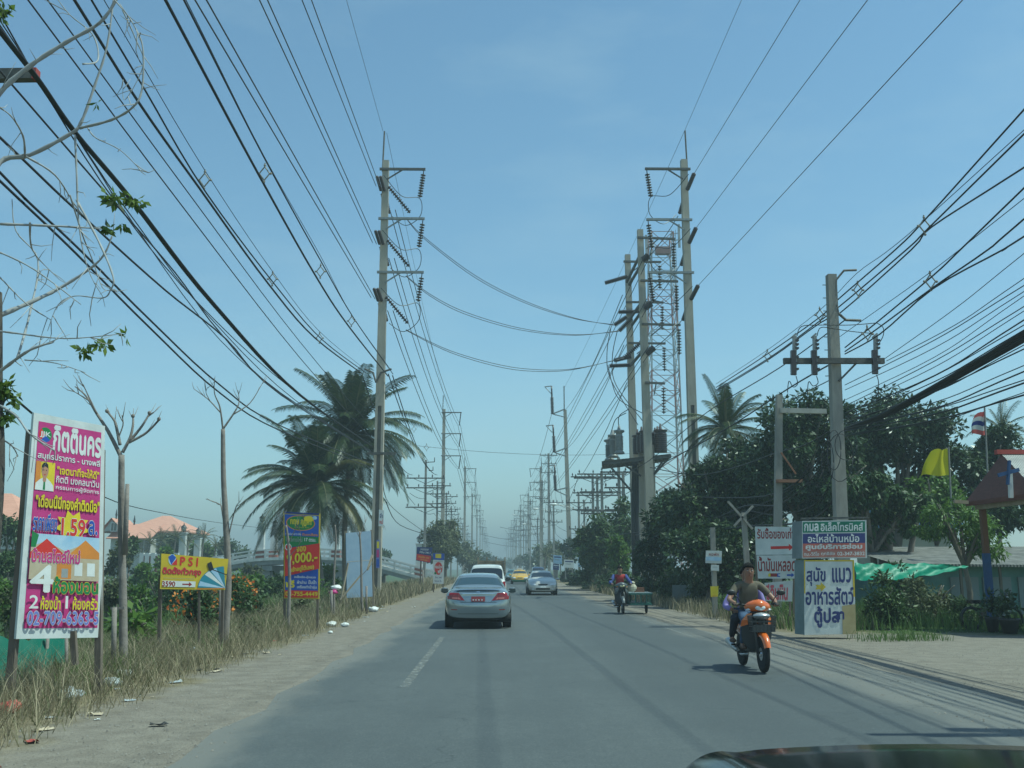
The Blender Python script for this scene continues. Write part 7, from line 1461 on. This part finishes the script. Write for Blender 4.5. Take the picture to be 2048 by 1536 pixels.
OLIV = pm('olive_shirt', (0.105, 0.088, 0.062), (0.135, 0.115, 0.082), 5, .9); LILA = pm('lilac_shirt', (0.24, 0.19, 0.46), (0.30, 0.25, 0.52), 5, .85); EYEW = pm('eye_white', (0.6, 0.58, 0.55), rough=.3); LIPS = pm('lips', (0.20, 0.07, 0.055), rough=.5); REDS = pm('red_jersey', (0.30, 0.025, 0.03), (0.36, 0.04, 0.04), 5, .85); BLUS = pm('blue_sleeve', (0.04, 0.06, 0.22), rough=.85)
def person(label, hip, lean, hands, feet, shirt, trous, sleeve=.22, knees=None, turn=0.0, shoe=None, group=None, loc_=(0, 0, 0), rz=0.0, sleevemat=None, longs=False):
    """seated rider, local frame: +y ahead, +x to the rider's right. hands/feet: right then left"""
    t = thing('person', label, 'person', loc_, rz, group); hip = Vector(hip); V3 = Vector
    ch = hip + V3((0, lean * .55, .30)); sh = hip + V3((0, lean, .475)); nk = sh + V3((0, .015, .065)); hd = nk + V3((0, .03, .135)); tp = hd + V3((0, .0, .095))
    J = dict(hip=(hip, (.145, .115)), ab=(hip + V3((0, lean * .25, .14)), (.135, .10)), ch=(ch, (.150, .105)), up=(sh - V3((0, 0, .03)), (.11, .08)), nk=(nk, .055), jaw=(hd - V3((0, -.02, .06)), (.078, .080)), hd=(hd + V3((0, .005, .02)), (.092, .105)), tp=(tp, (.070, .080)))
    E_ = [('hip', 'ab'), ('ab', 'ch'), ('ch', 'up'), ('up', 'nk'), ('nk', 'jaw'), ('jaw', 'hd'), ('hd', 'tp')]; el = {}
    for s, nm in ((1, 'r'), (-1, 'l')):
        S = sh + V3((s * .185, 0, -.01)); H = V3(hands[0 if s > 0 else 1]); d = H - S; md = S + d * .5; ln = d.length; bend = math.sqrt(max(0, .29 ** 2 - (ln / 2) ** 2)) if ln < .58 else .03
        Eb = md + V3((s * .75, -.25, -.6)).normalized() * bend; el[nm] = (S, Eb, H)
        J['s' + nm] = (S, .058); J['e' + nm] = (Eb, .043); J['w' + nm] = (Eb.lerp(H, .86), .030); J['h' + nm] = (H, (.040, .026)); E_ += [('up', 's' + nm), ('s' + nm, 'e' + nm), ('e' + nm, 'w' + nm), ('w' + nm, 'h' + nm)]
        F = V3(feet[0 if s > 0 else 1]); hp = hip + V3((s * .095, .03, -.02)); K = V3(knees[0 if s > 0 else 1]) if knees else (hp + F) / 2 + V3((s * .05, .25, .12))
        J['p' + nm] = (hp, .090); J['k' + nm] = (K, .062); J['c' + nm] = (K.lerp(F, .35), .055); J['a' + nm] = (F + V3((0, -.02, .06)), .036); J['t' + nm] = (F + V3((0, .13, .01)), (.040, .028)); E_ += [('hip', 'p' + nm), ('p' + nm, 'k' + nm), ('k' + nm, 'c' + nm), ('c' + nm, 'a' + nm), ('a' + nm, 't' + nm)]
    def fingers(b):
        for nm, s in (('r', 1), ('l', -1)):
            H = el[nm][2]; fw = (H - el[nm][1]).normalized(); ac = V3((s, 0, 0))
            for k in range(4):
                q = H + ac * (-.030 + .020 * k) + fw * .03; l = (.9, 1.0, .95, .75)[k] * .03
                b.tube([q, q + fw * l + V3((0, 0, -.004)), q + fw * l * 1.1 + V3((0, -.004, -.03)), q + fw * l * .2 + V3((0, 0, -.042))], [.009, .009, .008, .006], 6)
            q = H - ac * .034 - fw * .01; b.tube([q, q + fw * .03 - V3((0, 0, .018)) - ac * .006, q + fw * .045 - V3((0, 0, .036))], [.010, .009, .007], 6)
        for s in (-1, 1): b.ball(hd + V3((s * .083, -.005, .0)), (.012, .022, .030), 7, 5)
        b.tube([hd + V3((0, .090, .018)), hd + V3((0, .112, -.016)), hd + V3((0, .094, -.026))], [.008, .015, .011], 7)
    body = skinned('body', J, E_, SKN, t, 2, 'hip', fingers)
    def grow(ks, ed, k, mat, nm, mod=None, lv=2):
        G = {q: (J[q][0], tuple(a * k + .008 for a in (J[q][1] if isinstance(J[q][1], tuple) else (J[q][1],) * 2))) for q in ks}
        if mod: G.update(mod)
        return skinned(nm, G, ed, mat, t, lv, ks[0])
    md = {}
    for nm in ('r', 'l'):
        S, Eb, H = el[nm]; md['m' + nm] = ((S.lerp(Eb, .75 if not longs else .98)), .060); 
        if longs: md['v' + nm] = (Eb.lerp(H, .84), .042)
    sl = [x for nm in ('r', 'l') for x in ([('up', 's' + nm), ('s' + nm, 'm' + nm)] + ([('m' + nm, 'v' + nm)] if longs else []))]
    grow(['hip', 'ab', 'ch', 'up', 'sr', 'sl'], [('hip', 'ab'), ('ab', 'ch'), ('ch', 'up')] + sl, 1.10, shirt, 'shirt', md)
    grow(['hip', 'pr', 'pl', 'kr', 'kl', 'cr', 'cl', 'ar', 'al'], [('hip', 'pr'), ('hip', 'pl'), ('pr', 'kr'), ('pl', 'kl'), ('kr', 'cr'), ('kl', 'cl'), ('cr', 'ar'), ('cl', 'al')], 1.10, trous, 'trousers')
    if sleevemat:
        for nm, s in (('r', 1), ('l', -1)):
            S, Eb, H = el[nm]; b = MB(); b.tube([S + V3((s * .012, 0, .02)), S.lerp(Eb, .5), Eb, Eb.lerp(H, .8)], [.070, .066, .056, .046], 10); loc(b, 'sleeve', sleevemat, t, True)
    b = MB(); b.ball(hd + V3((0, -.010, .050)), (.099, .114, .102), 14, 10); b.v = [v if (v.z > hd.z + .078 or v.y < hd.y + .01) else V3((v.x * .9 + hd.x * .1, min(v.y, hd.y + .05), max(v.z, hd.z + .080))) for v in b.v]; b.v = [v + V3((0, 0, .006 * math.sin(v.x * 160 + v.y * 110))) for v in b.v]; loc(b, 'hair', HAIR, t, True)
    for s in (-1, 1):
        b = MB(); b.ball(hd + V3((s * .033, .086, .022)), (.014, .008, .008), 8, 5); e = loc(b, 'eye', EYEW, t, True); b = MB(); b.ball(hd + V3((s * .033, .093, .022)), (.007, .004, .007), 7, 5); loc(b, 'iris', BLK, e, True)
        b = MB(); b.tube([hd + V3((s * .016, .093, .044)), hd + V3((s * .034, .094, .050)), hd + V3((s * .054, .082, .043))], [.005, .006, .003], 5); loc(b, 'eyebrow', HAIR, t, True)
    b = MB(); b.tube([hd + V3((-.028, .078, -.056)), hd + V3((0, .093, -.054)), hd + V3((.028, .078, -.056))], [.003, .008, .003], 6); loc(b, 'mouth', LIPS, t, True)
    for nm, s in (('r', 1), ('l', -1)):
        F = J['a' + nm][0]; b = MB(); b.ball(F + V3((0, .075, -.05)), (.048, .135, .040), 10, 6); loc(b, 'shoe', shoe or pm('sandal_leather', (0.09, 0.05, 0.03), rough=.7), t, True)
    return t
OR = pm('orange_fairing', (0.62, 0.13, 0.015), rough=.25, coat=.8); GUN = pm('gunmetal_plastic', (0.05, 0.052, 0.055), rough=.35); VINYL = pm('black_vinyl', (0.014, 0.014, 0.015), rough=.5)
def bike(label, loc_, rz, body, basket=True, lamp_on=False, group=None, cat='motorcycle'):
    t = thing('motorcycle', label, cat, loc_, rz, group); V3 = Vector
    for y, nm in ((.62, 'front_wheel'), (-.62, 'rear_wheel')):
        r = .285; b = MB(); b.lathe([(r - .055, -.035), (r - .01, -.032), (r, 0), (r - .01, .032), (r - .055, .035)], (0, y, r), (1, 0, 0), 26); wh = loc(b, nm, TYRE, t, True)
        b = MB(); b.lathe([(r - .06, -.02), (r - .045, -.02), (r - .045, .02), (r - .06, .02)], (0, y, r), (1, 0, 0), 26); b.lathe([(.04, -.05), (.05, 0), (.04, .05)], (0, y, r), (1, 0, 0), 10)
        for k in range(12): a = math.pi * k / 6; b.beam((0, y + .04 * math.cos(a), r + .04 * math.sin(a)), (0, y + (r - .05) * math.cos(a), r + (r - .05) * math.sin(a)), .006, .006)
        loc(b, 'spoked_rim', CHRM, wh)
        if y > 0: b = MB(); b.lathe([(.10, .03), (.10, .036)], (0, y, r), (1, 0, 0), 14); loc(b, 'brake_disc', SILV, wh)
    for s in (-1, 1): b = MB(); b.tube([(s * .075, .62, .285), (s * .075, .53, .62), (s * .05, .44, .86)], [.024, .024, .02], 8); loc(b, 'fork_leg', GUN, t, True)
    b = MB()   # front mudguard
    for i in range(11):
        a = R(20 + 12.5 * i)
        for x, dr in ((-.068, -.035), (-.06, 0), (-.03, .03), (.03, .03), (.06, 0), (.068, -.035)): b.v.append(V3((x * (1 - .25 * abs(i - 5) / 5), .62 + (.315 + dr) * math.cos(a), .285 + (.315 + dr) * math.sin(a))))
    for i in range(10):
        for k in range(5): b.f.append((i * 6 + k, i * 6 + k + 1, (i + 1) * 6 + k + 1, (i + 1) * 6 + k)); b.m.append(0)
    loc(b, 'front_mudguard', body, t, True)
    def shell(nm, sec, mat, sm=True):
        b = MB(); n = len(sec[0])
        for s_ in sec: b.v += [V3(p) for p in s_]
        for i in range(len(sec) - 1):
            for k in range(n - 1): b.f.append((i * n + k, i * n + k + 1, (i + 1) * n + k + 1, (i + 1) * n + k)); b.m.append(0)
        return loc(b, nm, mat, t, sm)
    # handlebar cowl
    b = MB(); b.ball((0, .40, .99), (.215, .13, .095), 16, 8); b.v = [V3((v.x, v.y + .10 * (1 - abs(v.x) / .22) * (1 if v.y > .4 else .2), v.z + .03 * (1 - abs(v.x) / .22))) for v in b.v]; cw = loc(b, 'handlebar_cowl', body, t, True)
    b = MB(); b.ball((0, .575, .985), (.085, .045, .045), 14, 6); loc(b, 'headlamp', pm('lit_lamp', (0.8, 0.72, 0.4), rough=.1) if lamp_on else HEADL, cw, True)
    for s in (-1, 1): b = MB(); b.ball((s * .160, .485, .955), (.042, .022, .017), 10, 6); loc(b, 'indicator', ORA if lamp_on else HEADL, cw, True)
    for s in (-1, 1):
        b = MB(); b.tube([(s * .16, .38, 1.01), (s * .26, .345, 1.035), (s * .36, .30, 1.03)], .014, 8); b.tube([(s * .27, .342, 1.035), (s * .37, .297, 1.03)], .021, 8); b.tube([(s * .29, .37, 1.03), (s * .36, .37, 1.02)], .008, 5); loc(b, 'handlebar', VINYL, t, True)
        b = MB(); b.tube([(s * .24, .36, 1.04), (s * .30, .37, 1.14), (s * .36, .36, 1.19)], .008, 5); b.ball((s * .40, .37, 1.215), (.075, .02, .045), 10, 6); loc(b, 'mirror', VINYL, t, True)
    shell('leg_shield', [[(x, .40 - .35 * abs(x) ** 1.0 + dy, z) for x in (-w_, -w_ * .6, -w_ * .25, 0, w_ * .25, w_ * .6, w_)] for (w_, dy, z) in ((.10, .06, .93), (.19, .04, .84), (.24, .0, .70), (.245, -.03, .55), (.21, -.06, .42), (.13, -.08, .34))], GUN)
    for s in (-1, 1): shell('side_flash', [[(s * .10, .455, .90), (s * .17, .40, .885)], [(s * .13, .44, .80), (s * .245, .345, .78)], [(s * .16, .40, .72), (s * .262, .30, .68)]], body, False)
    b = MB(); b.ball((0, -.28, .62), (.16, .52, .14), 14, 8); b.v = [V3((v.x, v.y, v.z + .10 * max(0, -(v.y + .3)))) for v in b.v]; loc(b, 'tail_body', body, t, True)
    b = MB(); b.ball((0, -.30, .775), (.135, .46, .055), 14, 8); loc(b, 'seat', VINYL, t, True)
    b = MB(); b.box((0, .05, .42), (.22, .36, .26)); b.lathe([(.09, -.1), (.1, 0), (.09, .1)], (0, .10, .36), (1, 0, 0), 12); b.beam((0, .42, .8), (0, .05, .42), .09, .10); b.beam((-.1, -.62, .285), (-.1, -.05, .36), .04, .07); b.beam((.1, -.62, .285), (.1, -.05, .36), .04, .07); loc(b, 'engine', GUN, t)
    b = MB(); b.tube([(.10, .12, .25), (.15, -.1, .22), (.17, -.35, .28)], .02, 8); b.tube([(.17, -.32, .28), (.19, -.80, .40)], [.04, .055], 10); loc(b, 'exhaust', SILV, t, True)
    for s in (-1, 1): b = MB(); b.beam((s * .10, .06, .28), (s * .26, .06, .27), .03, .03); b.beam((s * .10, -.34, .36), (s * .25, -.36, .36), .03, .03); loc(b, 'footrest', VINYL, t)
    b = MB()
    for i in range(9): a = R(35 + 13 * i); b.v += [V3((x, -.62 + .32 * math.cos(a), .285 + .32 * math.sin(a))) for x in (-.07, .07)]
    b.f = [(2 * i, 2 * i + 1, 2 * i + 3, 2 * i + 2) for i in range(8)]; b.m = [0] * 8; loc(b, 'rear_mudguard', VINYL, t, True)
    if basket:
        b = MB(); x0, x1, y0, y1, z0, z1 = -.19, .19, .50, .76, .63, .86
        for k in range(7):
            u = k / 6; 
            for (p, q) in (((x0 + (x1 - x0) * u * .9 + .02, y1 - .03, z0), (x0 + (x1 - x0) * u, y1, z1)), ((x0 + (x1 - x0) * u * .9 + .02, y0, z0), (x0 + (x1 - x0) * u, y0, z1)), ((x0 + .02, y0 + (y1 - y0) * u * .9, z0), (x0, y0 + (y1 - y0) * u, z1)), ((x1 - .02, y0 + (y1 - y0) * u * .9, z0), (x1, y0 + (y1 - y0) * u, z1))): b.beam(p, q, .008, .008)
        for z in (z0, .70, .78, z1):
            i = .02 * (z1 - z) / (z1 - z0)
            for p, q in (((x0 + i, y0, z), (x1 - i, y0, z)), ((x0 + i, y1 - i, z), (x1 - i, y1 - i, z)), ((x0 + i, y0, z), (x0 + i, y1 - i, z)), ((x1 - i, y0, z), (x1 - i, y1 - i, z))): b.beam(p, q, .012, .012)
        b.box((0, (y0 + y1) / 2 - .01, z0 + .05), (.33, .22, .10)); bk = loc(b, 'basket', GUN, t)
        b = MB(); b.ball((0, .62, .86), (.14, .12, .055), 12, 6); loc(b, 'basket_lid', SILV, bk, True)
    return t
# the near motorcycle with two riders
fw_ = gp(1528, 1347); hdg = R(181); o_ = Vector((fw_.x, fw_.y, 0)) - Matrix.Rotation(hdg, 3, 'Z') @ Vector((0, .62, 0)); o_.z = .008
bike('orange-nosed motorcycle with a front basket coming towards us carrying two riders', o_, hdg, OR)
person('man in an olive brown T-shirt and jeans steering the orange-nosed motorcycle', (0, -.14, .86), .06, ((.33, .30, 1.045), (-.33, .30, 1.045)), ((.17, .06, .34), (-.17, .06, .34)), OLIV, JEAN, knees=((.17, .27, .80), (-.17, .27, .80)), loc_=o_, rz=hdg)
person('pillion passenger in a lilac long-sleeved top mostly hidden behind the man in olive', (-.03, -.40, .80), .06, ((.25, -.14, .93), (-.09, -.15, .93)), ((.24, -.34, .42), (-.22, -.34, .42)), LILA, DARKT, knees=((.25, -.06, .82), (-.22, -.06, .80)), loc_=o_, rz=hdg, longs=True)
# the sidecar motorcycle
fw2 = gp(1246, 1229); h2 = R(180); o2 = Vector((fw2.x, fw2.y, 0)) - Matrix.Rotation(h2, 3, 'Z') @ Vector((0, .62, 0)); o2.z = .008
GRYP = pm('grey_bike_paint', (0.10, 0.11, 0.115), rough=.35, coat=.3)
sc = bike('dark motorcycle with a lit headlamp pulling a green side cart along the east edge', o2, h2, GRYP, False, True)
person('rider in a red jersey with blue sleeves on the side cart motorcycle', (0, -.14, .86), .06, ((.33, .30, 1.045), (-.33, .30, 1.045)), ((.17, .06, .34), (-.17, .06, .34)), REDS, DARKT, knees=((.17, .27, .80), (-.17, .27, .80)), loc_=o2, rz=h2, sleevemat=BLUS)
CG = pm('green_cart_frame', (0.03, 0.11, 0.085), (0.045, 0.14, 0.11), 5, .6)
b = MB(); x0, x1, y0, y1 = -1.05, -.26, -.70, .55
for z in (.34, .70):
    for p, q in (((x0, y0, z), (x1, y0, z)), ((x0, y1, z), (x1, y1, z)), ((x0, y0, z), (x0, y1, z)), ((x1, y0, z), (x1, y1, z))): b.beam(p, q, .045, .045)
for i in range(5):
    for y in (y0, y1): b.beam((x0 + (x1 - x0) * i / 4, y, .34), (x0 + (x1 - x0) * i / 4, y, .70), .03, .03)
    for x in (x0, x1): b.beam((x, y0 + (y1 - y0) * i / 4, .34), (x, y0 + (y1 - y0) * i / 4, .70), .03, .03)
b.box(((x0 + x1) / 2, (y0 + y1) / 2, .36), (x1 - x0, y1 - y0, .03)); b.beam((x1, .2, .4), (-.08, .1, .4), .04, .04); b.beam((x1, -.4, .4), (-.08, -.35, .4), .04, .04)
cart = loc(b, 'side_cart', CG, sc)
b = MB(); b.lathe([(.15, -.03), (.21, -.025), (.215, .025), (.15, .03)], (-.93, -.05, .215), (1, 0, 0), 18); loc(b, 'cart_wheel', TYRE, cart, True)
b = MB(); b.box(((x0 + x1) / 2, -.1, .73), (x1 - x0 + .06, 1.2, .04)); loc(b, 'cart_tray', pm('pale_tray', (0.26, 0.30, 0.30), rough=.7), cart)
Mx = Matrix.Translation(o2) @ Matrix.Rotation(h2, 4, 'Z')
b = MB(); b.ball((0, 0, .16), (.17, .13, .15), 10, 7); b.ball((.02, 0, .33), (.09, .08, .06), 8, 5); solo(b, 'sack', pm('pale_sack', (0.42, 0.38, 0.28), (0.52, 0.48, 0.38), 5, .9), 'pale tied sack riding on the green side cart', 'sack', base=(0, 0, 0)).location = Mx @ Vector((-.42, .05, .75))
b = MB(); b.box((0, 0, .07), (.34, .24, .14)); b.box((0, 0, .15), (.36, .26, .02)); solo(b, 'box', pm('brown_carton', (0.22, 0.10, 0.06), rough=.8), 'brown carton riding on the green side cart behind the pale sack', 'box', base=(0, 0, 0)).location = Mx @ Vector((-.70, -.15, .75))
